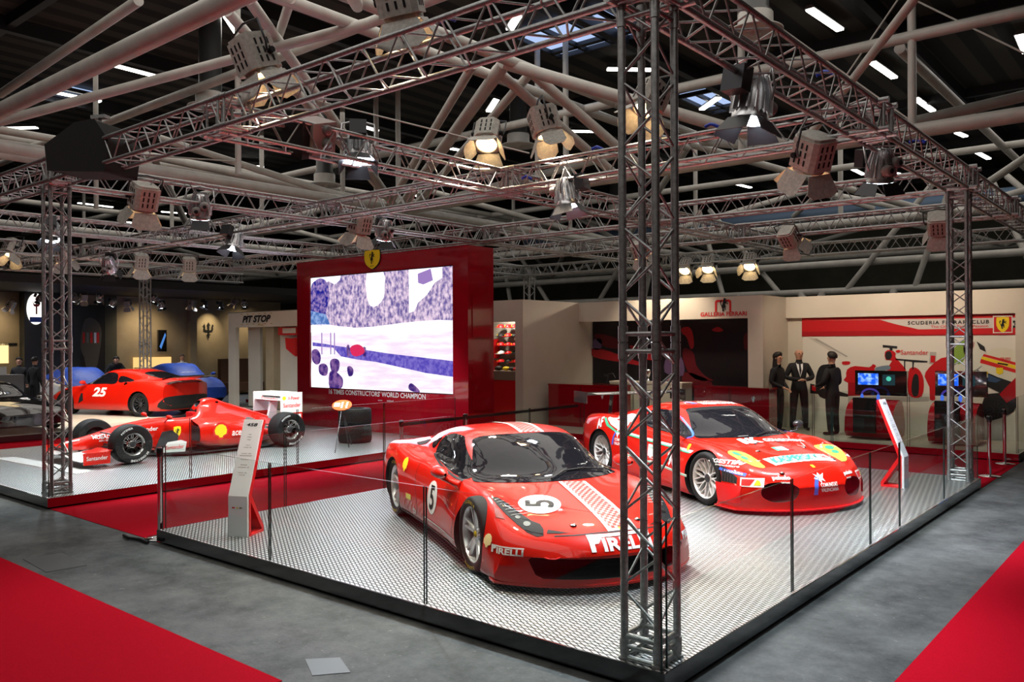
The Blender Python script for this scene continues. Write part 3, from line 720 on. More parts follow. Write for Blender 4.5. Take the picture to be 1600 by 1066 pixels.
def body_object(name, mb, mats, parent, cutters=(), sharp=38):
    """link a body mesh after carving the cutter solids out of it; returns (object, BVH of the uncut skin)"""
    me = mb.mesh(name, mats); bm = bmesh.new(); bm.from_mesh(me); bmesh.ops.remove_doubles(bm, verts=bm.verts, dist=2e-5); bmesh.ops.dissolve_degenerate(bm, dist=1e-6, edges=bm.edges); bmesh.ops.recalc_face_normals(bm, faces=bm.faces); bm.to_mesh(me)
    bvh = BVHTree.FromBMesh(bm); bm.free()
    o = link(name, me, None)
    tmp = []
    for c, mi in cutters:
        cm = c.mesh('cut', [M['black']]); bm = bmesh.new(); bm.from_mesh(cm); bmesh.ops.recalc_face_normals(bm, faces=bm.faces); bm.to_mesh(cm); bm.free()
        co_ = link('cut', cm); tmp.append(co_); md = o.modifiers.new('b','BOOLEAN'); md.operation = 'DIFFERENCE'; md.object = co_; md.solver = 'EXACT'; md.material_mode = 'TRANSFER'
    if tmp:
        dg = bpy.context.evaluated_depsgraph_get(); nm = bpy.data.meshes.new_from_object(o.evaluated_get(dg)); o.modifiers.clear(); o.data = nm
        for t_ in tmp: bpy.data.objects.remove(t_)
    o.data.set_sharp_from_angle(angle=R(sharp)); o.parent = parent
    return o, bvh
def arch(x, y, r, z=None, w=.5, side=1, depth=None):
    c = MB(); y0 = y-w if side > 0 else -y-.2; y1 = y+.2 if side > 0 else -y+w
    a = Vector((x, side*(y-w), z)); b = Vector((x, side*(y+.3), z)); c.cyl(a, b, r, 40); return c
def make_wheel(car, x, y, r, w, side, style='five', rimr=None, rimmat=None, band=None):
    """tyre with rim, spokes and hub; y>0 left side"""
    rimr = rimr or r*.74; rimmat = rimmat or M['rim']
    MW = Matrix.Translation((x, y, r)) @ Matrix.Rotation(-PI/2*side, 4, 'X')  # local z -> outward
    h = w/2; b = MB()
    prof = [(rimr*.97,-h*.9),(rimr*1.03,-h),(r*.93,-h*.98),(r*.985,-h*.8),(r,-h*.45),(r,h*.45),(r*.985,h*.8),(r*.93,h*.98),(rimr*1.08,h*1.0),(rimr*1.0,h*.93),(rimr*.97,h*.85)]
    b.lathe(prof, 48, 0, MW); tyre = b.build('wheel', [M['rubber']], car, sharp=50)
    b = MB(); b.lathe([(rimr*.94,-h*.85),(rimr*.93,-h*.2),(rimr*.9,h*.55),(rimr*.95,h*.86),(rimr*1.0,h*.9),(rimr*1.01,h*.8)], 48, 0, MW); b.lathe([(rimr*.93,-h*.5),(.05,-h*.5)], 40, 1, MW)
    b.build('rim_barrel', [rimmat, M['black']], tyre, sharp=50)
    b = MB()
    for s_ in range(1): b.lathe([(rimr*.62,-h*.1),(rimr*.62,h*.06),(.07,h*.06),(.07,-h*.1)], 36, 0, MW)
    b.build('brake_disc', [M['darksteel']], tyre)
    b = MB(); zt = h*.62
    def spoke(a0, a1, r0, r1, w0, w1, z0, z1, th=.022):
        ca = [Vector((math.cos(a0)*r0, math.sin(a0)*r0, z0)), Vector((math.cos(a1)*r1, math.sin(a1)*r1, z1))]
        d = (ca[1]-ca[0]).normalized(); s_ = d.cross(Vector((0,0,1))).normalized(); u = Vector((0,0,1))
        vs = [ca[0]-s_*w0, ca[0]+s_*w0, ca[1]+s_*w1, ca[1]-s_*w1]; vs2 = [v-u*th*1.6 for v in vs]; t2 = [v+u*0 for v in vs]
        vs = [ca[0]-s_*w0*.6, ca[0]+s_*w0*.6, ca[1]+s_*w1*.6, ca[1]-s_*w1*.6]
        A = [MW @ v for v in vs+[ca[0]-s_*w0-u*th, ca[0]+s_*w0-u*th, ca[1]+s_*w1-u*th, ca[1]-s_*w1-u*th]+[ca[0]-s_*w0-u*th*2, ca[0]+s_*w0-u*th*2, ca[1]+s_*w1-u*th*2, ca[1]-s_*w1-u*th*2]]
        b.add(A, [(0,1,2,3),(0,4,5,1),(2,6,7,3),(1,5,6,2),(3,7,4,0),(4,8,9,5),(5,9,10,6),(6,10,11,7),(7,11,8,4),(11,10,9,8)])
    if style == 'five':      # five split spokes
        for k in range(5):
            a = 2*PI*k/5+.3
            spoke(a-.10, a-.17, .05, rimr*.95, .016, .016, zt, h*.8); spoke(a+.10, a+.17, .05, rimr*.95, .016, .016, zt, h*.8)
    elif style == 'bbs':     # many Y spokes
        for k in range(10):
            a = 2*PI*k/10
            spoke(a, a, .05, rimr*.5, .015, .012, zt*.9, zt*.95); spoke(a, a-.2, rimr*.48, rimr*.96, .011, .009, zt*.95, h*.8); spoke(a, a+.2, rimr*.48, rimr*.96, .011, .009, zt*.95, h*.8)
    elif style == 'f1':
        for k in range(10):
            a = 2*PI*k/10
            spoke(a, a-.22, .045, rimr*.8, .008, .007, zt*.5, h*.5, .015); spoke(a, a+.22, .045, rimr*.8, .008, .007, zt*.5, h*.5, .015)
        b.lathe([(rimr*.78,h*.35),(rimr*.8,h*.5),(rimr*.9,h*.8),(rimr*.96,h*.86)], 40, 0, MW)
    b.build('spokes', [rimmat], tyre)
    b = MB(); hr = .03 if style=='five' else .055
    b.lathe([(.062,zt-.05),(.062,zt-.005),(hr,zt-.003)], 20, 0, MW); b.lathe([(hr,zt-.003),(hr*.8,zt+.006),(.001,zt+.008)], 20, 1, MW); b.build('hub', [rimmat, M['yellow'] if style=='five' else M['darksteel']], tyre)
    if band:
        b = MB(); b.lathe([(r*.955,h*.965),(r*.935,h*.995),(r*.925,h*1.005)], 48, 0, MW); b.build('tyre_marking', [band], tyre)
    return tyre
def tyre_text(car_wheel, x, y, r, w, side, body, ang, m, h=.045, rr_=None, spread=.095):
    MW = Matrix.Translation((x, y, r)) @ Matrix.Rotation(-PI/2*side, 4, 'X'); V = []; F = []
    for i, ch in enumerate(body):
        if ch == ' ': continue
        vs, fs = text2d(ch, h if ch != '.' else h, bold=.03); a = ang - (i-(len(body)-1)/2)*spread*side*1.
        rr0 = rr_ or r*.86; o = len(V)
        # letters upright towards outside
        for px_, py_ in vs:
            rad = rr0+py_; t = a-(px_/rr0)*side*1.
            V.append(MW @ Vector((rad*math.cos(t), rad*math.sin(t), w/2*1.0+.004)))
        F += [tuple(q+o for q in f) for f in fs]
    b = MB(); b.add(V, F); b.build('tyre_lettering', [m], car_wheel)
def local_frame(p, fwd):
    return math.atan2(fwd[1], fwd[0])
# ---------------------------------------------------------------- red coupe with number 5 (nearest car)
# local frame: +x forward, +y left, origin on the ground midway between the axles
def car_458():
    fr = Vector((-2.434,.915)); rrw = Vector((-4.719,2.127)); f = (fr-rrw).normalized(); ang = math.atan2(f.y, f.x)
    left = Vector((-f.y, f.x)); c = (fr+rrw)/2+left*.93
    t = thing('race_car', 'red coupe with number 5 roundels and chequered stripe, nearest the camera', 'car', (c.x, c.y, .0), ang)
    H = 1.325
    cv = dict(
     zb=[(-2.28,.32),(-2.2,.18),(-2.0,.13),(-1.3,.11),(1.4,.10),(2.05,.10),(2.27,.11),(2.33,.15)],
     yb=[(-2.28,.62),(-1.9,.7),(1.5,.72),(2.1,.75),(2.33,.72)],
     ys=[(-2.28,.80),(-2.0,.90),(-1.3,.965),(-.6,.94),(0,.93),(.8,.935),(1.325,.955),(1.8,.95),(2.1,.93),(2.33,.88)],
     zs=[(-2.28,.36),(-2.,.22),(-1.3,.17),(1.3,.15),(2.0,.13),(2.27,.135),(2.33,.165)],
     yw=[(-2.28,.84),(-2.1,.93),(-1.6,.975),(-1.1,.98),(-.5,.955),(0,.935),(.6,.94),(1.0,.958),(1.35,.965),(1.8,.96),(2.1,.94),(2.3,.91),(2.33,.90)],
     zw=[(-2.28,.55),(-1.6,.58),(-1.,.58),(0,.50),(1.0,.46),(1.6,.42),(2.0,.36),(2.27,.28),(2.33,.24)],
     yf=[(-2.28,.80),(-1.9,.88),(-1.3,.905),(-.8,.90),(0,.885),(.7,.87),(1.1,.84),(1.5,.82),(1.9,.83),(2.2,.84),(2.33,.85)],
     zf=[(-2.28,.70),(-1.9,.83),(-1.3,.855),(-.8,.80),(0,.73),(.6,.71),(1.,.725),(1.35,.725),(1.7,.66),(2.0,.555),(2.2,.45),(2.3,.36),(2.33,.30)],
     yi=[(-2.28,.6),(-1.4,.62),(-.8,.70),(-.2,.765),(.5,.765),(.9,.74),(1.1,.68),(1.5,.60),(2.0,.58),(2.33,.58)],
     zi=[(-2.28,.74),(-1.9,.86),(-1.3,.90),(-.8,.89),(-.2,.865),(.4,.82),(.8,.775),(1.05,.745),(1.5,.675),(1.9,.58),(2.2,.465),(2.3,.37),(2.33,.31)],
     ym=[(-2.28,.3),(-1.4,.34),(-.9,.46),(-.3,.545),(.1,.56),(.4,.55),(.9,.42),(1.3,.32),(2.33,.3)],
     zm=[(-2.28,.75),(-1.9,.87),(-1.4,.96),(-.9,1.06),(-.4,1.115),(.0,1.125),(.3,1.08),(.6,.965),(.95,.80),(1.15,.755),(1.5,.68),(1.9,.585),(2.2,.47),(2.3,.375),(2.33,.315)],
     zt=[(-2.28,.75),(-1.9,.87),(-1.4,.985),(-.9,1.10),(-.4,1.175),(-.05,1.19),(.25,1.155),(.5,1.075),(.8,.94),(1.1,.79),(1.25,.755),(1.6,.67),(1.9,.59),(2.2,.475),(2.3,.38),(2.33,.32)],
     bow=[(-2.28,-.22),(-1.6,-.1),(-1,0),(-.2,0),(.2,.10),(.6,.18),(1.1,.26),(1.5,.22),(1.9,.30),(2.33,.46)])
    for k in ('zs','zw','zf','zi','zm','zt'): cv[k] = [(a, b*.955-.004) for a, b in cv[k]]
    cv['zb'] = [(-2.28,.30),(-2.2,.17),(-2.0,.11),(-1.3,.09),(1.4,.075),(2.05,.065),(2.33,.075)]; cv['yb'] = [(-2.28,.62),(-1.9,.7),(1.5,.74),(1.9,.84),(2.33,.84)]
    cv['zs'] = [(-2.28,.34),(-2.,.2),(-1.3,.15),(1.3,.12),(1.8,.09),(2.33,.10)]; cv['ys'][-1] = (2.33,.93); cv['zw'] = cv['zw'][:-2]+[(2.27,.25),(2.31,.16)]; cv['yw'] = cv['yw'][:-2]+[(2.27,.91),(2.31,.92)]
    mb = loft_body(cv, -2.28, 2.33, 120, 7, .95, 2.3)
    cut = []
    for sx, r in ((H,.345),(-H,.362)):
        for s in (1,-1): cut.append((arch(sx, .98, r, .315, .31, s), 0))
    # wide front intake
    g = MB(); P = [(-.62,.125),(0,.115),(.62,.125),(.67,.15),(.72,.27),(.70,.29),(.45,.285),(0,.275),(-.45,.285),(-.70,.29),(-.72,.27),(-.67,.15)]
    rows = [[(x, y, z) for y, z in P] for x in (1.75, 2.6)]; g.grid(rows, closed_u=True); n = len(P); g.f += [tuple(range(n)), tuple(range(2*n-1,n-1,-1))]; g.m += [0,0]; g.sm += [False,False]
    cut.append((g,0))
    body, bvh = body_object('body', mb, [M['red'], M['black']], t, cut)
    return t, body, bvh
T458, B458, V458 = car_458()
def veh_inv(t): return (Matrix.Translation(t.location) @ Matrix.Rotation(t.rotation_euler.z,4,'Z')).inverted()
M['checker'] = mat('chequered_stripe', rough=.3, coat=.8)
_m = M['checker']; _uv = nd(_m,'ShaderNodeTexCoord'); _ck = nd(_m,'ShaderNodeTexChecker'); _ck.inputs['Scale'].default_value = 1/.03
_ck.inputs[1].default_value = (.62,.01,.008,1); _ck.inputs[2].default_value = (.30,.29,.28,1); lk(_m,_uv.outputs['UV'],_ck.inputs['Vector']); lk(_m,_ck.outputs['Color'],bsdf(_m).inputs['Base Color'])
M['white'].node_tree.nodes['Principled BSDF'].inputs['Coat Weight'].default_value = .4
M['lampglass'] = mat('headlight_dark_glass', (.03,.03,.032), .04, .3, coat=1.)
def pirelli(h):
    w = h*5.0; s = text2d('IRELLI', h*.78, w*.80, bold=.035); s = mv(s, w*.09, -h*.11)
    P = [(-w/2,h*.5),(w/2,h*.5),(w/2+h*.0,h*.34),(-w*.33,h*.34),(-w*.33,h*.16),(-w*.37,h*.0),(-w*.43,-h*.02),(-w*.43,-h*.5),(-w*.5,-h*.5),(-w*.5,h*.3)]
    return cat(s, poly2d(P))
def roundel(r): return poly2d(circ(r, 48))
def detail_458():
    t, bvh = T458, V458; H = 1.325; DN = (0,0,-1)
    top = lambda name, sh, m, O=(0,0,2), U=(1,0,0), V=(0,1,0), off=.004, **k: decal(name, sh, O, U, V, DN, bvh, m, t, off, **k)
    def sidep(name, pts, m, s, off=.004, sm=0, parent=None, **k):
        P = smooth(pts, sm) if sm else pts
        if s > 0: P = [(-x, z) for x, z in P]
        return decal(name, poly2d(P), (0, s*2, 0), (-s if s>0 else 1,0,0), (0,0,1), (0,-s,0), bvh, m, parent or t, off, maxd=2, **k)
    # windscreen
    w = [(1.235,0),(1.18,.25),(1.07,.50),(.95,.67),(.86,.75),(.60,.665),(.40,.585),(.275,.535),(.31,.35),(.345,.15),(.352,0)]
    ws = smooth(w+[(x,-y) for x, y in reversed(w[1:-1])], 3)
    o = top('windscreen', poly2d(ws), M['glassdark'])
    # side windows, quarter openings
    sw = [(-.30,.834),(-.38,.93),(-.33,1.005),(-.16,1.045),(.08,1.05),(.21,1.015),(.50,.87),(.775,.72),(.62,.722),(.3,.745),(-.1,.795)]
    for s in (1,-1):
        sidep('side_window', sw, M['glassdark'], s, sm=3)
        sidep('quarter_window', [(-.725,.90),(-.42,.985),(-.43,.94),(-.45,.89),(-.52,.86)], M['glassdark'], s, sm=2)
        sidep('window_seal', smooth([(-.33,.822),(.1,.748),(.5,.712),(.8,.703)],4,False)+smooth([(.79,.716),(.5,.724),(.1,.762),(-.31,.832)],4,False), M['black'], s, off=.006)
        # headlamp with louvres: outline in plan
        hl = [(1.44,.79),(1.46,.74),(1.576,.686),(1.707,.655),(1.871,.597),(1.94,.55),(2.01,.55),(2.067,.575),(2.05,.625),(1.98,.682),(1.869,.729),(1.734,.769),(1.585,.79)]
        h_ = top('headlamp', poly2d([(x, s*y) for x, y in (hl if s>0 else hl)][::s]), M['lampglass'])
        for k in range(7):
            x = 1.49+k*.043; y0 = .735-.028*k; y1 = .785-.008*k
            top('headlamp_louvre', poly2d([(x,s*y0),(x+.008,s*(y0-.005)),(x+.022,s*y1),(x+.015,s*y1)]), M['grey'], off=.008).parent = h_
        for (cx, cy, r) in ((1.80,.69,.022),(1.90,.65,.03)):
            top('headlamp_lens', poly2d(circ(r, 20, cx, s*cy)), M['steel'], off=.007).parent = h_
        top('fender_duct', poly2d([(1.60,s*.82),(1.64,s*.80),(1.79,s*.79),(1.70,s*.845)]), mat('duct_dark_red', (.2,.004,.004), .5), off=.004)
        top('bonnet_slit', poly2d([(2.03,s*.52),(2.11,s*.40),(2.135,s*.33),(2.10,s*.46),(2.06,s*.545)]), M['black'], off=.004)
        top('rear_deck_intake', poly2d(smooth([(-1.2,s*.70),(-1.16,s*.60),(-1.0,s*.60),(-.97,s*.66),(-1.05,s*.73)],4)), M['black'])
        # door shut lines
        for ln in ([(-.38,.80),(-.42,.6),(-.36,.35),(-.30,.2)],[(.78,.70),(.92,.55),(.93,.35),(.88,.2)]):
            a = smooth([(x-.004,z) for x,z in ln],4,False); b = smooth([(x+.004,z) for x,z in ln],4,False)
            sidep('door_gap', a+b[::-1], M['black'], s, off=.003)
        sidep('side_roundel', smooth([(.17+.16*math.cos(q*PI/10), .455+.165*math.sin(q*PI/10)) for q in range(20)],1), M['white'], s, off=.004)
        U = (1,0,0) if s<0 else (-1,0,0)
        decal('side_number', text2d('5', .24, .14, bold=.02), (.17,s*2,.455), U, (0,0,1), (0,-s,0), bvh, M['black'], t, .007, maxd=2)
        # badges
        for (x, z, h) in ((-.80,.655,.15),):
            decal('shell_badge', mv(shell_shape(), 0, 0) if False else mv(poly2d(shell_shape()), k=h*1.1), (x,s*2,z), U, (0,0,1), (0,-s,0), bvh, M['redlett'], t, .004, maxd=2)
            decal('shell_badge_face', mv(poly2d(shell_shape()), k=h*.95), (x,s*2,z), U, (0,0,1), (0,-s,0), bvh, M['yellow'], t, .007, maxd=2)
        decal('shell_badge', mv(poly2d(shell_shape()), k=.105), (1.735,s*2,.365), U, (0,0,1), (0,-s,0), bvh, mat('shell_pale', (.75,.6,.3), .4), t, .006, maxd=2)
        n_ = Vector((-.72,-s*.69,0)); uu_ = Vector((.66,.73,0)) if s<0 else Vector((-.66,.73,0))
        decal('sponsor_lettering', pirelli(.062), Vector((1.915,s*.82,.322))-n_*.5, uu_, (0,0,1), n_, bvh, M['white'], t, .005, maxd=1.)
        decal('side_lettering', text2d('BORKIM', .05, bold=.02) if False else text2d('F', .0001), (0,s*2,0), U, (0,0,1), (0,-s,0), bvh, M['white'], t) if False else None
        decal('sponsor_sticker', poly2d([(-.085,-.03),(.085,-.03),(.085,.03),(-.085,.03)]), (-.62,s*2,.335), U, (0,0,1), (0,-s,0), bvh, mat('sticker_yellow', (.7,.65,.15), .5), t, .004, maxd=2)
        decal('side_lettering', text2d('Pi', .11, bold=.03, shear=.3), (-.42,s*2,.19), U, (0,0,1), (0,-s,0), bvh, M['white'], t, .005, maxd=2)
        sidep('sill_line', [(-.1,.215),(1.0,.205),(1.0,.217),(-.1,.228)], M['white'], s, off=.005)
        sidep('sill', [(-1.0,.05),(1.0,.05),(1.0,.14),(-1.0,.15)], M['black'], s, off=.006)
        sidep('side_marker', [(.80,.505),(.83,.515),(.84,.50),(.83,.485)], M['orange'], s, off=.006)
        # mirrors
        b = MB(); pr_ = [(.58,.0,.025),(.62,.035,.05),(.72,.055,.075),(.80,.05,.07),(.86,.03,.05),(.89,.005,.02)]
        rows = []
        for i, (x, ry, rz) in enumerate([(.46,.01,.015),(.48,.055,.045),(.55,.075,.058),(.65,.072,.056),(.74,.045,.04),(.79,.012,.015)]):
            rows.append([(x, s*(.995+ry*math.cos(2*PI*j/16)*1.0), .775+rz*math.sin(2*PI*j/16)) for j in range(16)])
        b.grid(rows, closed_u=True); b.add(rows[0], [tuple(range(16))], 1)
        b.tube([(.66,s*.99,.74),(.73,s*.93,.70),(.80,s*.86,.675)], [.03,.024,.04], 10)
        b.build('mirror', [M['red'], M['steel']], t)
    # stripes
    def band(y0, y1, x0, x1): return poly2d([(x0,y0),(x1,y0),(x1,y1),(x0,y1)])
    for (x0,x1) in ((1.255,2.165),(-1.2,.33)):
        top('chequered_stripe', band(-.02,.185,x0,x1), M['checker'], off=.0045)
        top('stripe_edge', band(-.055,-.02,x0,x1), M['white'], off=.006); top('stripe_edge', band(.185,.22,x0,x1), M['white'], off=.006)
    top('stripe_edge', band(-.055,.22,2.165,2.19), M['white'], off=.006)
    rd = top('bonnet_roundel', mv(roundel(.185), 1.63, -.415), M['white'], off=.006)
    upv = Vector((-.37,-.93,0)).normalized(); rt = Vector((-.93,.37,0)).normalized()
    decal('bonnet_number', text2d('5', .25, .15, bold=.02), (1.63,-.415,2), rt, upv, DN, bvh, M['black'], t, .009)
    top('badge', poly2d([(2.155,.055),(2.155,.105),(2.20,.105),(2.205,.08),(2.20,.055)]), M['yellow'], off=.009)
    decal('sponsor_lettering', pirelli(.115), (3,.03,.385), (0,1,0), (0,0,1), (-1,0,-.0), bvh, M['white'], t, .006, maxd=3)
    # bonnet front shut line
    ln = [(2.17,-.0),(2.14,-.3),(2.07,-.50)]
    for s in (1,-1):
        a = smooth([(2.205,0),(2.175,s*.3),(2.115,s*.50)],5,False); b2 = [(x-.012,y) for x,y in a]
        top('bonnet_gap', poly2d(a+b2[::-1]), M['black'], off=.003)
        b = MB(); b.lathe([(.03,0),(.03,.004),(.02,.006),(.012,.012),(.001,.012)], 14, 0, Matrix.Translation((2.05,s*.3,V458.ray_cast(Vector((2.05,s*.3,2)),Vector(DN))[0].z))); b.build('bonnet_pin', M['steel'], t)
    # wipers, splitter lip, intake hoops
    b = MB(); P = [(1.20,-.1),(1.05,.1),(.95,.35),(.9,.6)]
    pts = [Vector((x,y,V458.ray_cast(Vector((x,y,2)),Vector(DN))[0].z+.02)) for x,y in P]; b.tube(pts, .009, 6); b.build('wiper', M['black'], t)
    b = MB(); P = [(2.335-.46*(abs(y)/.95)**2.3, y) for y in [i*.94/12 for i in range(-12,13)]]
    poly = [(x,y) for x,y in P]+[(1.75,.93),(1.75,-.93)]
    b.prism(poly, .055, .075); b.build('front_splitter', M['red'], t)
    b = MB()
    for s in (1,-1): b.tube([(2.10,s*.62,.29),(2.22,s*.60,.295),(2.25,s*.56,.295),(2.22,s*.50,.295),(2.12,s*.50,.29)], .006, 6)
    b.build('intake_hoop', M['redflat'], t)
    b = MB(); b.box((1.7,-.68,.105),(1.95,.68,.30)); b.build('radiator_grille', M['black'], t)
    # wheels
    for (x, s, r, w) in ((H,1,.33,.26),(H,-1,.33,.26),(-H,1,.335,.31),(-H,-1,.335,.31)):
        wl = make_wheel(t, x, s*(.945-w/2), r, w, s, 'five', .245)
        tyre_text(wl, x, s*(.945-w/2), r, w, s, 'PIRELLI', PI/2 if s<0 else PI/2, M['yellow'], .028, .285, .13)
        tyre_text(wl, x, s*(.945-w/2), r, w, s, 'PIRELLI', -PI/2, M['yellow'], .028, .285, .13)
    # rear wing lip
detail_458()
# ---------------------------------------------------------------- red GT race car with wing (second car)
def car_430():
    ang = math.atan2(-.4614,.8872); t = thing('race_car', 'red race car with rear wing and white Kaspersky banner across its bonnet', 'car', (-2.911, 6.355, 0), ang)
    H = 1.30
    cv = dict(
     zb=[(-2.25,.3),(-2.1,.15),(-1.3,.09),(1.4,.07),(2.28,.06)], yb=[(-2.25,.7),(-1.9,.8),(1.5,.82),(2.,.9),(2.28,.9)],
     ys=[(-2.25,.85),(-2.0,.93),(-1.3,1.0),(-.6,.95),(.6,.95),(1.3,1.0),(1.8,.98),(2.1,.97),(2.28,.95)], zs=[(-2.25,.34),(-2,.2),(-1.3,.13),(1.3,.11),(1.8,.08),(2.28,.08)],
     yw=[(-2.25,.88),(-2.0,.98),(-1.5,1.01),(-1.0,1.0),(-.5,.955),(.5,.95),(.95,.985),(1.3,1.01),(1.7,1.0),(2.0,.97),(2.28,.95)], zw=[(-2.25,.55),(-1.3,.60),(0,.50),(1.2,.50),(1.8,.44),(2.1,.34),(2.28,.20)],
     yf=[(-2.25,.84),(-1.9,.92),(-1.3,.94),(-.8,.92),(0,.89),(.7,.88),(1.1,.89),(1.5,.89),(1.9,.86),(2.15,.84),(2.28,.88)],
     zf=[(-2.25,.72),(-1.9,.85),(-1.3,.885),(-.8,.83),(0,.745),(.6,.715),(.95,.735),(1.3,.735),(1.7,.66),(2.0,.56),(2.18,.45),(2.28,.28)],
     yi=[(-2.25,.6),(-1.4,.66),(-.8,.72),(-.2,.77),(.5,.77),(.9,.74),(1.2,.66),(1.6,.58),(2.28,.58)],
     zi=[(-2.25,.74),(-1.9,.87),(-1.3,.90),(-.8,.88),(-.2,.84),(.4,.80),(.8,.77),(1.1,.73),(1.5,.66),(1.9,.565),(2.16,.46),(2.28,.30)],
     ym=[(-2.25,.3),(-1.4,.36),(-.9,.46),(-.3,.545),(.1,.565),(.4,.55),(.9,.42),(1.3,.32),(2.28,.3)],
     zm=[(-2.25,.75),(-1.9,.87),(-1.4,.94),(-.9,1.03),(-.4,1.095),(.0,1.10),(.3,1.04),(.6,.94),(.95,.795),(1.15,.735),(1.5,.67),(1.9,.575),(2.16,.47),(2.28,.31)],
     zt=[(-2.25,.75),(-1.9,.87),(-1.4,.96),(-.9,1.07),(-.4,1.135),(-.05,1.15),(.25,1.10),(.5,1.02),(.8,.89),(1.05,.77),(1.2,.735),(1.6,.655),(1.9,.58),(2.16,.475),(2.28,.315)],
     bow=[(-2.25,-.22),(-1.6,-.1),(-1,0),(-.2,0),(.2,.10),(.6,.18),(1.1,.24),(1.5,.2),(1.9,.26),(2.28,.40)])
    mb = loft_body(cv, -2.25, 2.28, 110, 7, .98, 2.4)
    cut = []
    for sx, r in ((H,.355),(-H,.37)):
        for s in (1,-1): cut.append((arch(sx, 1.02, r, .32, .33, s), 0))
    for s in (1,-1):                                   # oval nose intakes
        g = MB(); P = smooth([(.34,.30),(.40,.18),(.60,.15),(.72,.20),(.74,.29),(.66,.36),(.46,.37)], 4); n = len(P)
        g.grid([[(x, s*y, z) for y, z in P] for x in (1.9, 2.6)], closed_u=True); g.f += [tuple(range(n)), tuple(range(2*n-1,n-1,-1))]; g.m += [0,0]; g.sm += [False,False]; cut.append((g,0))
        g = MB(); g.lathe([(.001,.3),(.055,.3),(.055,.9),(.001,.9)], 16, 0, Matrix.Translation((1.83,s*.50,.3)) @ Matrix.Diagonal((1.5,1,1,1))); cut.append((g,0))
    body, bvh = body_object('body', mb, [M['red'], M['black']], t, cut)
    return t, body, bvh
T430, B430, V430 = car_430()
M['lampyellow'] = mat('headlight_yellow_glass', (.34,.36,.06), .08, 0, coat=1.)
M['paleGreen'] = mat('stripe_green', (.05,.42,.22), .4)
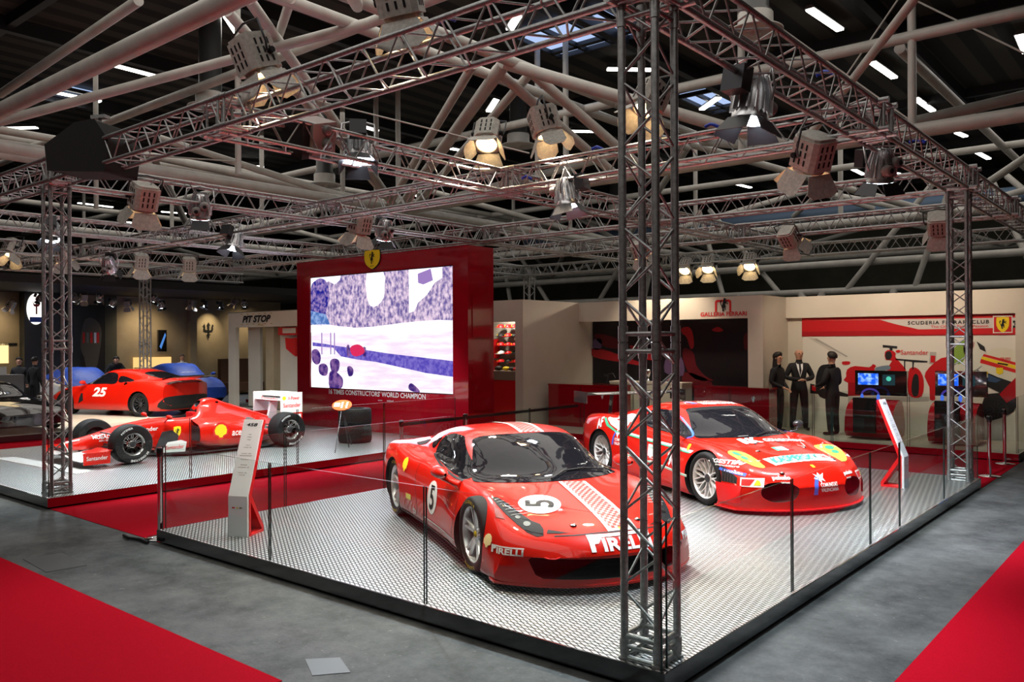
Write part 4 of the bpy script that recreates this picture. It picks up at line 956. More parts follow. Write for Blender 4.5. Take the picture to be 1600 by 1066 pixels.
def detail_430():
    t, bvh = T430, V430; H = 1.30; DN = (0,0,-1)
    def top(name, sh, m, off=.004, O=(0,0,2), U=(1,0,0), V=(0,1,0)): return decal(name, sh, O, U, V, DN, bvh, m, t, off)
    def sidep(name, pts, m, s, off=.004, sm=0):
        P = smooth(pts, sm) if sm else pts
        if s > 0: P = [(-x, z) for x, z in P]
        return decal(name, poly2d(P), (0, s*2, 0), (-1 if s>0 else 1,0,0), (0,0,1), (0,-s,0), bvh, m, t, off, maxd=1.38)
    def sidetx(name, sh, x, z, m, s, off=.006):
        return decal(name, sh, (x, s*2, z), (-1 if s>0 else 1,0,0), (0,0,1), (0,-s,0), bvh, m, t, off, maxd=1.38)
    def fronttx(name, sh, y, z, m, off=.006): return decal(name, sh, (3,y,z), (0,1,0), (0,0,1), (-1,0,0), bvh, m, t, off)
    w = [(1.095,0),(1.06,.25),(.99,.47),(.90,.64),(.80,.735),(.55,.64),(.35,.55),(.22,.495),(.235,.35),(.248,.2),(.25,0)]
    top('windscreen', poly2d(smooth(w+[(x,-y) for x, y in reversed(w[1:-1])], 3)), M['glassdark'])
    top('sun_strip', poly2d(smooth([(.23,-.48),(.25,-.2),(.252,0),(.25,.2),(.23,.48)],4,False)+smooth([(.33,.50),(.36,.2),(.362,0),(.36,-.2),(.33,-.50)],4,False)), M['black'], off=.007)
    for s in (1,-1):
        sidep('side_window', [(-.42,.86),(-.47,.96),(-.36,1.04),(-.1,1.065),(.10,1.05),(.35,.94),(.72,.765),(.5,.765),(.1,.785),(-.2,.81)], M['glassdark'], s, sm=3)
        sidep('pillar_stripe', [(.24,1.01),(.48,.885),(.76,.745),(.775,.75),(.50,.893),(.25,1.02)], M['blue'], s, off=.006)
        hl = [(1.45,.62),(1.50,.57),(1.60,.545),(1.75,.55),(1.87,.57),(1.955,.582),(1.94,.66),(1.88,.73),(1.76,.80),(1.64,.835),(1.56,.82),(1.48,.72)]
        h_ = top('headlamp', poly2d(smooth([(x,s*y) for x,y in hl][::s],2)), M['lampyellow'])
        for cx, cy, r in ((1.60,.72,.055),(1.72,.70,.045)): top('headlamp_lens', poly2d(circ(r,20,cx,s*cy)), M['green'], off=.006).parent = h_
        top('bonnet_scoop', poly2d([(1.235,s*.07),(1.30,s*.22),(1.345,s*.24),(1.26,s*.10)]), M['black'])
        top('bonnet_duct', poly2d([(1.79,s*.42),(1.80,s*.46),(1.90,s*.47),(1.93,s*.43),(1.84,s*.40)]), M['black'])
        # louvres behind nose corner
        lv = sidep('fender_louvre', [(1.60,.535),(1.70,.50),(1.86,.41),(1.87,.345),(1.66,.35),(1.64,.45)], M['black'], s, off=.004)
        for k in range(5):
            x = 1.655+k*.04; z = .51-k*.022; sidep('louvre_blade', [(x,z),(x+.01,z),(x+.03,.355),(x+.02,.355)], M['carbon'], s, off=.012).parent = lv
        sidep('corner_plate', [(1.57,.335),(1.93,.325),(1.93,.12),(1.60,.11)], M['redflat'], s, off=.012)
        # livery
        sidep('livery_white', [(-1.13,.86),(-1.0,.78),(-.80,.72),(-.5,.705),(-.15,.68),(.3,.66),(1.08,.635),(1.03,.60),(.3,.625),(-.15,.65),(-.5,.68),(-.62,.72),(-.60,.82),(-.8,.93),(-1.05,.93)], M['white'], s, off=.004)
        sidep('livery_green', [(-1.17,.87),(-1.05,.78),(-.82,.70),(-.5,.68),(-.15,.655),(.3,.633),(1.0,.607),(1.0,.593),(.3,.617),(-.15,.638),(-.5,.66),(-.84,.68),(-1.1,.75),(-1.22,.86)], M['paleGreen'], s, off=.006)
        sidep('livery_white', [(-.6,.405),(.1,.375),(1.0,.33),(1.0,.30),(.1,.345),(-.6,.38)], M['white'], s, off=.004)
        sidep('livery_green', [(-.6,.392),(.1,.362),(1.0,.317),(1.0,.308),(.1,.353),(-.6,.383)], M['paleGreen'], s, off=.006)
        sidep('door_plate', [(-.02,.60),(.28,.60),(.28,.44),(-.02,.44)], M['white'], s)
        sidetx('door_lettering', text2d('KASPERSKY', .035, .26, bold=.01), .13, .56, M['paleGreen'], s, .007)
        sidetx('race_number', text2d('96', .19, .24, bold=.03), .60, .47, M['white'], s)
        sidetx('sponsor_lettering', text2d('MOTOR\nSPORT', .12, .26, bold=.02), .15, .40, M['white'], s)
        sidetx('sponsor_lettering', mv(text2d('AF', .14, .20, bold=.04, shear=.2), rot=.35), -1.30, .78, M['white'], s)
        sidetx('sponsor_lettering', text2d('COMUNITAT\nVALENCIANA', .10, .30, bold=.02), -.72, .55, M['white'], s)
        sidep('palm_emblem', smooth([(-.93,.50),(-.91,.60),(-.86,.68),(-.83,.68),(-.88,.60),(-.90,.50)],2), M['blue'], s, off=.006)
        sidep('palm_emblem', [(-.9,.70),(-.84,.68),(-.80,.74),(-.79,.68),(-.72,.68),(-.78,.65),(-.80,.60),(-.83,.66)], M['white'], s, off=.006)
        sidetx('fender_shield', mv(poly2d(SHIELD), k=.075), .95, .66, M['yellow'], s)
        sidep('sill', [(-1.0,.04),(1.0,.04),(1.0,.13),(-1.0,.15)], M['redflat'], s, off=.006)
        sidetx('sponsor_lettering', text2d('FIGESTIM', .045, .42, bold=.03), 1.62, .57, M['white'], s)
        sidetx('sponsor_lettering', text2d('immobiliare', .022, .30, bold=.01), 1.68, .53, M['white'], s)
        n_ = Vector((-.62,-s*.78,0)); u_ = Vector((.75,.66*1,0)) if s<0 else Vector((-.75,.66,0)); u_.normalize()
        sidep('sticker_blue', [(1.60,.505),(1.93,.465),(1.93,.43),(1.60,.475)], M['blue'], s, off=.005)
        sidetx('sticker_lettering', mv(text2d('michelin', .026, .22, bold=.02), rot=-.11), 1.79, .468, M['white'], s, .008)
        O = Vector((1.985,s*.80,.367)); 
        decal('sticker_white', poly2d([(-.13,-.05),(.13,-.05),(.13,.05),(-.13,.05)]), O-n_*.6, u_, (0,0,1), n_, bvh, M['white'], t, .006)
        decal('sticker_red', poly2d([(-.115,-.035),(-.02,-.035),(.03,.035),(-.115,.035)]), O-n_*.6, u_, (0,0,1), n_, bvh, M['redlett'], t, .009)
        decal('sticker_yellow', poly2d([(.02,-.03),(.1,-.03),(.08,.02),(.05,.03)]), O-n_*.6, u_, (0,0,1), n_, bvh, M['yellow'], t, .009)
        fronttx('sponsor_lettering', text2d('pakelo', .055, .20, bold=.04), s*.50, .415, M['white'])
        fronttx('sponsor_lettering', text2d('lubricants', .018, .10, bold=.02), s*.47, .37, M['white'])
        b = MB(); P = smooth([(.34,.30),(.40,.18),(.60,.15),(.72,.20),(.74,.29),(.66,.36),(.46,.37)], 4)
        b.prism([(y*s,z) for y,z in P], 0, .01, Matrix(((0,0,1,1.93),(1,0,0,0),(0,1,0,0),(0,0,0,1)))); b.build('intake_mesh', mat('dark_red_mesh', (.16,.01,.012), .6), t)
        b = MB(); b.tube([(.74,s*.84,.76),(.78,s*.92,.78),(.74,s*.97,.83)], .012, 8); b.sphere((.72,s*1.0,.86), .085, 14, 8, 0, (.6,1,.62)); b.build('mirror', [M['carbon']], t)
    top('bonnet_lettering', mv(text2d('RK', .20, .28, bold=.06), 0, 0), M['white'], .010, (1.20,-.20,2), (0,1,0), (-1,0,0))
    top('bonnet_lettering', mv(text2d('COLLECTION', .10, .62, bold=.04), 0, 0), M['white'], .010, (1.23,.30,2), (0,1,0), (-1,0,0))
    top('bonnet_banner', poly2d([(-.46,-.105),(.46,-.105),(.44,.085),(-.50,.085)]), M['white'], .005, (1.86,.02,2), (0,1,0), (-1,0,0))
    top('banner_lettering', text2d('KASPERSKY', .145, .70, bold=.03), mat('kaspersky_green', (.02,.22,.17), .4), .018, (1.87,-.06,2), (0,1,0), (-1,0,0))
    top('banner_lettering', text2d('lab', .11, .10, bold=.02), M['redlett'], .018, (1.85,.37,2), (0,1,0), (-1,0,0))
    for k, (c, y0, y1) in enumerate(((M['paleGreen'],-.12,-.03),(M['white'],-.03,.06),(M['redlett'],.06,.15))):
        top('flag_sticker', poly2d([(1.49,y0),(1.49,y1),(1.62,y1),(1.62,y0)][::-1]), c, .005)
    top('flag_sticker_detail', poly2d([(1.52,-.08),(1.52,.05),(1.59,.05),(1.59,-.08)][::-1]), M['white'], .008)
    top('roof_lettering', text2d('VALENCIANA', .12, .60, bold=.04), M['white'], .006, (.10,.12,2), (0,1,0), (-1,0,0))
    top('roof_lettering', text2d('COMUNITAT', .06, .5, bold=.03), M['white'], .006, (-.04,.12,2), (0,1,0), (-1,0,0))
    top('roof_emblem', poly2d([(-.10,-.33),(.10,-.30),(.10,-.22),(-.10,-.26)]), M['blue'], .006)
    fronttx('nose_lettering', text2d('COMUNITAT', .042, .26, bold=.02), .08, .325, M['white'])
    fronttx('nose_lettering', text2d('VALENCIANA', .042, .27, bold=.02), .085, .27, M['white'])
    fronttx('palm_emblem', poly2d([(-.16,.22),(-.10,.22),(-.09,.32),(-.04,.40),(-.08,.42),(-.14,.33)]), 0, 0, M['blue'])
    fronttx('palm_emblem', poly2d([(-.10,.45),(-.05,.43),(-.02,.46),(.0,.43),(.06,.45),(.02,.40),(.04,.36),(-.01,.38),(-.02,.34),(-.05,.38),(-.11,.40),(-.07,.42)]), 0, 0, M['white'])
    top('badge', poly2d([(2.06,-.02),(2.06,.02),(2.11,.02),(2.11,-.02)][::-1]), M['yellow'], .008)
    for x, y in ((2.09,-.46),(1.90,.49),(1.55,-.36),(1.52,.38)):
        h = V430.ray_cast(Vector((x,y,2)), Vector(DN)); b = MB(); b.lathe([(.035,0),(.035,.004),(.02,.006),(.012,.014),(.001,.014)], 14, 0, Matrix.Translation(h[0])); b.build('bonnet_pin', M['steel'], t)
    b = MB(); P = [(2.31-.40*(abs(y)/.98)**2.4, y) for y in [i*.99/14 for i in range(-14,15)]]
    b.prism(P+[(1.55,1.01),(1.55,-1.01)], .045, .062); b.build('front_splitter', M['redflat'], t)
    b = MB(); b.tube([Vector((x,y,V430.ray_cast(Vector((x,y,2)),Vector(DN))[0].z+.02)) for x,y in ((1.07,0),(.98,.25),(.93,.5))], .009, 6); b.build('wiper', M['black'], t)
    # rear wing
    wg = MB(); prof = smooth([(-.16,.0),(-.05,.035),(.1,.03),(.18,.0),(.1,-.008),(-.05,.0)],3)
    rows = [[(-2.08+x, y, 1.155+z) for x, z in prof] for y in (-.92,.92)]; wg.grid(rows, closed_u=True); wing = wg.build('rear_wing', M['carbon'], t)
    for s in (1,-1):
        b = MB(); b.box((-2.30,s*.92-.008,1.03),(-1.86,s*.92+.008,1.21)); e_ = b.build('wing_endplate', M['carbon'], wing)
        b = MB(); b.prism([(-2.2,.8),(-2.1,.8),(-2.02,1.15),(-2.12,1.15)], s*.35-.006, s*.35+.006, Matrix(((1,0,0,0),(0,0,1,0),(0,1,0,0),(0,0,0,1)))); b.build('wing_support', M['carbon'], wing)
    b = MB(); b.add([(-1.905,-.70,1.160),(-1.905,.6,1.160),(-1.96,.55,1.188),(-1.96,-.78,1.188)], [(0,1,2,3)]); b.build('wing_sponsor_band', M['white'], wing)
    flat('wing_lettering', text2d('VIRONTEC', .03, .7, bold=.02), (-1.925,-.1,1.172), (0,1,0), (-.9,0,.44), M['black'], wing, .004)
    for (x, s, r, w) in ((H,1,.325,.28),(H,-1,.325,.28),(-H,1,.345,.30),(-H,-1,.345,.30)):
        make_wheel(t, x, s*(.985-w/2), r, w, s, 'bbs', .25, M['rimw'])
detail_430()
# ---------------------------------------------------------------- open wheel racing car
def car_f1():
    ang = math.atan2(-2.98,-.10); t = thing('open_wheel_race_car', 'red open wheel racing car with white rear wing and Santander lettering', 'car', (-12.08, 3.72, 0), ang)
    H = 1.52
    cv = dict(
     zb=[(-1.75,.20),(-1.2,.10),(.6,.10),(1.0,.17),(1.5,.26),(2.2,.22),(2.62,.24),(2.68,.29)], yb=[(-1.75,.10),(-1.2,.25),(.2,.26),(1.0,.16),(1.5,.12),(2.2,.11),(2.68,.07)],
     ys=[(-1.75,.11),(-1.2,.3),(.2,.31),(1.0,.20),(1.5,.15),(2.2,.135),(2.62,.11),(2.68,.08)], zs=[(-1.75,.22),(-1.2,.14),(.6,.14),(1.0,.22),(1.5,.31),(2.2,.26),(2.62,.27),(2.68,.31)],
     yw=[(-1.75,.11),(-1.2,.26),(-.4,.30),(.3,.33),(.9,.25),(1.5,.17),(2.2,.145),(2.62,.12),(2.68,.085)], zw=[(-1.75,.3),(-.4,.45),(.3,.45),(1.0,.42),(1.5,.42),(2.2,.34),(2.62,.32),(2.68,.33)],
     yf=[(-1.75,.07),(-1.2,.10),(-.6,.15),(-.2,.21),(.1,.29),(.6,.27),(1.0,.21),(1.5,.15),(2.2,.125),(2.68,.07)], zf=[(-1.75,.38),(-1.2,.5),(-.6,.62),(-.2,.66),(.3,.60),(.7,.60),(1.0,.58),(1.5,.53),(2.2,.41),(2.62,.355),(2.68,.35)],
     yi=[(-1.75,.03),(-1.2,.045),(-.6,.07),(-.2,.10),(.1,.18),(.6,.2),(1.0,.15),(1.5,.11),(2.68,.05)], zi=[(-1.75,.44),(-1.2,.6),(-.6,.78),(-.3,.88),(-.1,.82),(.15,.66),(.5,.64),(.8,.64),(1.0,.62),(1.5,.56),(2.2,.43),(2.62,.365),(2.68,.355)],
     ym=[(-1.75,.02),(-1.2,.03),(-.6,.05),(-.2,.07),(.1,.1),(.6,.1),(1.5,.06),(2.68,.03)], zm=[(-1.75,.47),(-1.2,.66),(-.6,.86),(-.3,.96),(-.12,.93),(.1,.68),(.5,.655),(.8,.655),(1.0,.635),(1.5,.57),(2.2,.435),(2.62,.37),(2.68,.357)],
     zt=[(-1.75,.48),(-1.2,.68),(-.6,.88),(-.3,.98),(-.14,.96),(.05,.70),(.5,.66),(.8,.66),(1.0,.64),(1.5,.575),(2.2,.44),(2.62,.372),(2.68,.358)],
     bow=[(-1.75,0),(2.3,0),(2.68,.06)])
    sh = lambda x: x if x < 1 else 1+(x-1)*.80
    cv = {k: [(sh(a), b_) for a, b_ in v] for k, v in cv.items()}
    mb = loft_body(cv, -1.75, sh(2.68), 90, 5, .12, 2)
    cock = MB(); P = smooth([(.62,.0),(.5,.13),(.2,.18),(.02,.15),(.0,0),(.02,-.15),(.2,-.18),(.5,-.13)],3); cock.prism(P, .35, 1.2)
    air = MB(); air.lathe([(.001,-.3),(.075,-.3),(.085,.2),(.001,.2)], 20, 0, Matrix.Translation((-.15,0,.88)) @ Matrix.Rotation(PI/2,4,'Y') @ Matrix.Diagonal((.75,1,1,1)))
    body, bvh = body_object('body', mb, [M['red'], M['black']], t, [(cock,1),(air,1)])
    # sidepods
    for s in (1,-1):
        b = MB(); rows = []
        for x, y0, y1, z0, z1 in ((.22,.30,.66,.20,.56),(.10,.28,.70,.14,.585),(-.3,.24,.71,.10,.58),(-.8,.20,.62,.09,.50),(-1.2,.14,.42,.09,.40),(-1.5,.08,.22,.10,.30)):
            P = smooth([(y0,z0),(y1*.9,z0),(y1,z0+.08),(y1,(z0+z1)/2),(y1*.94,z1-.05),(y1*.75,z1),(y0,z1+.02)],3)
            rows.append([(x,s*y,z) for y,z in P])
        b.grid(rows, closed_u=True); n=len(rows[0]); b.add(rows[-1], [tuple(range(n))]); o = b.build('sidepod', [M['red'], M['black']], t, sharp=50)
        b = MB(); b.add([(.215,s*y,z) for y,z in [(.34,.24),(.62,.24),(.64,.5),(.34,.52)]], [(0,1,2,3)]); b.build('radiator_inlet', M['black'], o)
        b = MB(); b.prism(smooth([(-.85,.60),(-1.1,.50),(-1.3,.36),(-1.15,.36),(-.95,.46),(-.8,.52)],3), 0,.004, Matrix(((1,0,0,0),(0,0,s,s*.455),(0,1,0,0),(0,0,0,1)))); b.build('exhaust_panel', M['grey'], o)
    b = MB(); b.prism([(1.05,.12),(.7,.45),(.45,.66),(-1.2,.68),(-1.75,.5),(-1.75,-.5),(-1.2,-.68),(.45,-.66),(.7,-.45),(1.05,-.12)], .035, .06); b.build('floor_tray', M['carbon'], t)
    # headrest, steering, roll structure
    b = MB(); b.cbox((.03,0,.66),(.12,.26,.14)); b.build('headrest', M['redflat'], t)
    b = MB(); b.cbox((.42,0,.62),(.04,.22,.1)); b.build('steering_wheel', M['black'], t)
    # mirrors
    for s in (1,-1):
        b = MB(); b.sphere((.72,s*.50,.70),.075,14,8,0,(.55,1.2,.6)); b.tube([(.68,s*.24,.6),(.7,s*.36,.64),(.7,s*.45,.68)],.012,6); b.build('mirror', M['red'], t)
        # barge boards
        b = MB(); b.prism([(.95,.10),(.55,.08),(.50,.36),(.62,.46),(.80,.44)], s*.40-.008, s*.40+.008, Matrix(((1,0,0,0),(0,0,1,0),(0,1,0,0),(0,0,0,1)))); b.build('barge_board', M['carbon'], t)
        b = MB(); b.prism([(.98,.12),(.55,.10),(.52,.27),(.62,.31),(.86,.29)], s*.74-.006, s*.74+.006, Matrix(((1,0,0,0),(0,0,1,0),(0,1,0,0),(0,0,0,1)))); o = b.build('deflector', M['white'], t)
        flat('deflector_lettering', text2d('Santander', .07, .34, bold=.01), (.74,s*.747,.2), (-s,0,0), (0,0,1), M['redlett'], o) if s>0 else None
        # front wing
        b = MB(); prof = smooth([(-.16,.06),(-.02,.0),(.2,-.02),(.24,-.01),(.2,.005),(0,.03)],2)
        b.grid([[(2.10+x, s*y, z+dz) for x, z in prof] for y, dz in ((.10,.16),(.3,.15),(.45,.12),(.88,.12))], closed_u=True); w = b.build('front_wing', M['white'] if False else M['whitegloss'], t)
        b = MB(); b.grid([[(1.96+x*.7, s*y, z*.9+dz) for x, z in prof] for y, dz in ((.32,.22),(.88,.22))], closed_u=True); b.build('wing_flap', M['red'], w)
        b = MB(); b.box((1.90,s*.89-.008,.06),(2.32,s*.89+.008,.25)); b.build('wing_endplate', M['red'], w)
        b = MB(); b.prism([(2.24,.26),(2.10,.24),(2.08,.12),(2.16,.12)], s*.07-.01, s*.07+.01, Matrix(((1,0,0,0),(0,0,1,0),(0,1,0,0),(0,0,0,1)))); b.build('wing_pylon', M['whitegloss'], w)
        if s>0: flat('wing_lettering', text2d('Santander', .065, .33, bold=.01), (2.11,.90,.165), (-1,0,0), (0,0,1), M['white'], w)
        # suspension
        b = MB()
        for p, q in (((1.75,.13,.50),(H,.66,.43)),((1.30,.16,.50),(H,.66,.43)),((1.7,.13,.30),(H,.66,.22)),((1.25,.17,.26),(H,.66,.22)),((1.5,.14,.30),(H,.66,.44)),((-1.2,.12,.42),(-H,.6,.40)),((-1.65,.1,.40),(-H,.6,.40)),((-1.2,.12,.2),(-H,.6,.2)),((-1.7,.1,.2),(-H,.6,.2))):
            b.tube([(p[0],s*p[1],p[2]),(q[0],s*q[1],q[2])], .013, 6)
        b.build('suspension_arms', M['carbon'], t)
        # rear wing endplate
    rw = MB(); prof = smooth([(-.16,.06),(0,0),(.14,.0),(.16,.012),(0,.03),(-.15,.09)],2)
    rw.grid([[(-1.74+x, y, .86+z) for x, z in prof] for y in (-.49,.49)], closed_u=True); rw.grid([[(-1.84+x*.6, y, .93+z*1.1) for x, z in prof] for y in (-.49,.49)], closed_u=True); w = rw.build('rear_wing', M['whitegloss'], t)
    b = MB(); b.box((-1.79,-.3,.3),(-1.69,.3,.36)); b.build('beam_wing', M['carbon'], w)
    b = MB(); b.prism([(-1.5,.3),(-1.7,.3),(-1.79,.85),(-1.64,.85)], -.03,.03, Matrix(((1,0,0,0),(0,0,1,0),(0,1,0,0),(0,0,0,1)))); b.build('wing_support', M['whitegloss'], w)
    for s in (1,-1):
        b = MB(); b.box((-2.04,s*.5-.008,.62),(-1.54,s*.5+.008,1.02)); b.build('wing_endplate', M['white'], w)
        b = MB(); b.box((-2.04,s*.5-.008,.28),(-1.54,s*.5+.008,.62)); e = b.build('wing_endplate', M['red'], w)
        if s>0:
            U = (-1,0,0); k = .5095
            flat('endplate_lettering', text2d('V-Power', .075, .27, bold=.01), (-1.84,k,.91), U, (0,0,1), M['redlett'], w)
            flat('endplate_shell', mv(poly2d(shell_shape()), k=.08), (-1.62,k,.91), U, (0,0,1), M['yellow'], w)
            flat('endplate_lettering', text2d('Santander', .085, .40, bold=.01), (-1.80,k,.77), U, (0,0,1), M['redlett'], w)
            flat('endplate_plate', poly2d([(-.15,-.055),(.15,-.055),(.15,.055),(-.15,.055)]), (-1.86,k,.53), U, (0,0,1), M['white'], w)
            flat('endplate_lettering', text2d('AMD', .06, .2, bold=.02), (-1.84,k+.003,.53), U, (0,0,1), M['black'], w)
            flat('endplate_plate', poly2d([(-.14,-.05),(.14,-.05),(.14,.05),(-.14,.05)]), (-1.86,k,.40), U, (0,0,1), M['black'], w)
            flat('endplate_lettering', text2d('ETIHAD', .04, .22, bold=.02), (-1.86,k+.003,.40), U, (0,0,1), M['white'], w)
    b = MB(); b.box((-2.17,-.47,.985),(-2.13,.47,.99)); 
    flat('wing_lettering', text2d('Santander', .10, .62, bold=.01), (-1.61,0,.885), (0,1,0), (-.3,0,.95), M['redlett'], w)
    for (x, s, w_, ri) in ((H,1,.30,.19),(H,-1,.30,.19),(-H,1,.36,.19),(-H,-1,.36,.19)):
        y = s*(.92-w_/2); wl = make_wheel(t, x, y, .33, w_, s, 'f1', ri, M['steel'])
        if s > 0:
            tyre_text(wl, x, y, .33, w_, s, 'BRIDGESTONE', PI/2+.4, M['white'], .036, .275, .115)
            tyre_text(wl, x, y, .33, w_, s, 'POTENZA', -PI/2+.5, M['white'], .032, .275, .115)
    # lettering on the flanks (left side faces the camera; the right side carries the same)
    for s in (1,-1):
        U = (-s,0,0); D = (0,-s,0)
        def tx(n, sh, x, z, m, off=.005, yo=2): decal(n, sh, (x,s*yo,z), U, (0,0,1), D, bvh, m, t, off, maxd=3)
        tx('sponsor_lettering', text2d('MUBADALA', .065, .44, bold=.02), 1.66, .42, M['white']); tx('sponsor_lettering', text2d('ABU DHABI', .03, .25, bold=.01), 1.66, .355, M['white'])
        tx('sponsor_lettering', text2d('Santander', .075, .42, bold=.01), 1.02, .50, M['white'])
        tx('shield_badge', mv(poly2d(SHIELD), k=.17), .48, .42, M['yellow']); tx('shield_horse', mv(poly2d(HORSE), k=.11), .48, .42, M['black'], .008)
        k = .715
        flat('shell_badge', mv(poly2d(shell_shape()), k=.31), (-.15,s*k,.40), U, (0,0,1), M['redlett'], t, .002); flat('shell_badge_face', mv(poly2d(shell_shape()), k=.235), (-.15,s*k,.40), U, (0,0,1), M['yellow'], t, .005)
        flat('sponsor_lettering', text2d('acer', .09, .26, bold=.02, shear=.2), (-.50,s*.70,.34), (-.985,-s*.0+(-.17 if s>0 else .17)*0,0) if False else (-s,0,0), (0,0,1), M['white'], t, .02)
    return t, body, bvh
TF1, BF1, VF1 = car_f1()
# white presentation strip under the nose
b = MB(); b.prism([(-13.9,.95),(-13.8,1.25),(-11.0,1.42),(-10.9,1.1)], .0, .006); tag(b.build('floor_strip', M['whitegloss']), 'white strip on the tread plate in front of the open wheel car nose', 'strip')

# ---------------------------------------------------------------- generic road coupe used in the background
def coupe(name, label, loc, ang, paint, W=.98, group=None, glass=True, cover=False, wheels=True, zs=1.0):
    t = thing(name, label, 'car', loc, ang, group)
    H = 1.375
    cv = dict(
     zb=[(-2.33,.3),(-2.1,.15),(2.0,.14),(2.33,.2)], yb=[(-2.33,.6),(-1.9,.75),(2.,.75),(2.33,.65)],
     ys=[(-2.33,.8),(-2.0,.92),(-1.3,W),(-.4,.92),(.6,.92),(1.3,W-.01),(2.0,.92),(2.33,.8)], zs=[(-2.33,.4),(-2,.22),(2.0,.2),(2.33,.26)],
     yw=[(-2.33,.85),(-2.0,.94),(-1.4,W+.01),(-.5,.93),(.6,.93),(1.35,W),(2.0,.94),(2.33,.82)], zw=[(-2.33,.6),(-1.3,.62),(0,.55),(1.3,.55),(2.33,.4)],
     yf=[(-2.33,.8),(-1.9,.87),(-1.35,.93),(-.5,.88),(.6,.86),(1.35,.86),(2.33,.76)], zf=[(-2.33,.85),(-1.9,.95),(-1.35,.96),(-.5,.86),(.6,.80),(1.35,.78),(2.0,.64),(2.33,.5)],
     yi=[(-2.33,.6),(-1.4,.68),(-.5,.76),(.5,.76),(.9,.70),(1.4,.55),(2.33,.5)], zi=[(-2.33,.9),(-1.9,1.0),(-1.35,1.0),(-.5,.93),(.4,.90),(.9,.86),(1.4,.80),(2.0,.66),(2.33,.52)],
     ym=[(-2.33,.3),(-1.5,.42),(-.9,.54),(-.3,.58),(.1,.57),(.6,.48),(1.3,.35),(2.33,.3)], zm=[(-2.33,.91),(-1.9,1.03),(-1.4,1.10),(-.9,1.19),(-.4,1.245),(0,1.24),(.3,1.17),(.6,1.05),(1.0,.89),(1.4,.83),(2.0,.68),(2.33,.53)],
     zt=[(-2.33,.915),(-1.9,1.03),(-1.4,1.13),(-.9,1.235),(-.4,1.29),(-.05,1.285),(.3,1.21),(.6,1.08),(.95,.91),(1.3,.85),(1.7,.78),(2.0,.69),(2.33,.53)],
     bow=[(-2.33,-.25),(-1.6,-.08),(-1,0),(-.2,0),(.2,.10),(.6,.16),(1.1,.22),(1.9,.24),(2.33,.36)])
    if zs != 1.: 
        for k in ('zf','zi','zm','zt'): cv[k] = [(a, b_*zs) for a, b_ in cv[k]]
    mb = loft_body(cv, -2.33, 2.33, 70, 5, .95, 2.3)
    cut = [] if (cover) else [(arch(sx, 1.0, .37, .34, .36, s), 1) for sx in (H,-H) for s in (1,-1)]
    body, bvh = body_object('cover' if cover else 'body', mb, [paint, M['black']], t, cut)
    if glass:
        w = [(1.12,0),(1.07,.25),(.97,.50),(.86,.68),(.60,.62),(.40,.55),(.24,.50),(.27,.35),(.29,.15),(.295,0)]
        DN = (0,0,-1)
        decal('windscreen', poly2d(smooth(w+[(x,-y) for x, y in reversed(w[1:-1])], 3)), (0,0,2), (1,0,0), (0,1,0), DN, bvh, M['glassdark'], t)
        rwn = [(-1.0,0),(-1.02,.3),(-1.1,.45),(-1.45,.46),(-1.75,.44),(-1.8,0)]
        decal('rear_window', poly2d(smooth([(x,-y) for x,y in rwn]+[(x,y) for x, y in reversed(rwn[1:-1])], 3)[::-1]), (0,0,2), (1,0,0), (0,1,0), DN, bvh, M['glassdark'], t)
        for s in (1,-1):
            for n_, P in (('side_window',[(-.36,.90),(-.36,1.12),(-.2,1.195),(.1,1.19),(.5,1.05),(.86,.865),(.5,.87),(0,.885)]),('quarter_window',[(-.45,.935),(-.45,1.10),(-.7,1.08),(-1.02,.97),(-.8,.95)])):
                P = smooth(P, 3); P = [(-x,z) for x,z in P] if s>0 else P
                decal(n_, poly2d(P), (0,s*2,0), (-s if s>0 else 1,0,0), (0,0,1), (0,-s,0), bvh, M['glassdark'], t)
    if wheels:
        for (x, s) in ((H,1),(H,-1),(-H,1),(-H,-1)): make_wheel(t, x, s*(.95-.14), .34, .28, s, 'bbs', .245, M['darksteel'])
    for s in (1,-1):
        b = MB(); b.sphere((.62,s*1.03,.93*zs),.1,12,8,0,(.6,1.,.55)); b.tube([(.66,s*.86,.86*zs),(.64,s*.96,.9*zs)],.02,6); b.build('mirror', paint, t)
    return t, bvh
t25, v25 = coupe('race_car', 'red coupe with white number 25 on its door and dark rear spoiler', (-21.58,6.99,0), R(198), M['red'])
for s in (1,-1): decal('door_number', text2d('25', .26, .52, bold=.04, shear=.15), (.10,s*2,.66), (-s,0,0), (0,0,1), (0,-s,0), v25, M['white'], t25, .006, maxd=2)
b = MB(); b.lathe([(.001,0),(.07,0),(.085,-.01)], 20, 0, Matrix.Translation((-.88,.915,.86)) @ Matrix.Rotation(-PI/2,4,'X')); b.build('fuel_cap', M['steel'], t25)
b = MB(); rows = [[(-2.42+x, y, 1.05+z+.02*math.cos(y)) for x, z in ((-.1,.06),(0,.05),(.32,-.02),(.3,-.05),(0,.02))] for y in [i*.85/6 for i in range(-6,7)]]; b.grid(rows, closed_u=True); b.build('rear_spoiler', M['carbon'], t25)
for s in (1,-1):
    b = MB()
    for y in (.62,.40): b.lathe([(.10,.0),(.10,.03),(.07,.035),(.001,.02)], 18, 0, Matrix.Translation((-2.22+.12*(y>.5),s*y,.80)) @ Matrix.Rotation(-PI/2,4,'Y'))
    b.build('tail_lamp', M['black'], t25)
decal('side_vent', poly2d([(-.85,.32),(-.68,.42),(-.72,.62),(-.78,.62)][::1]), (0,2,0), (-1,0,0), (0,0,1), (0,-1,0), v25, M['black'], t25, maxd=2) 
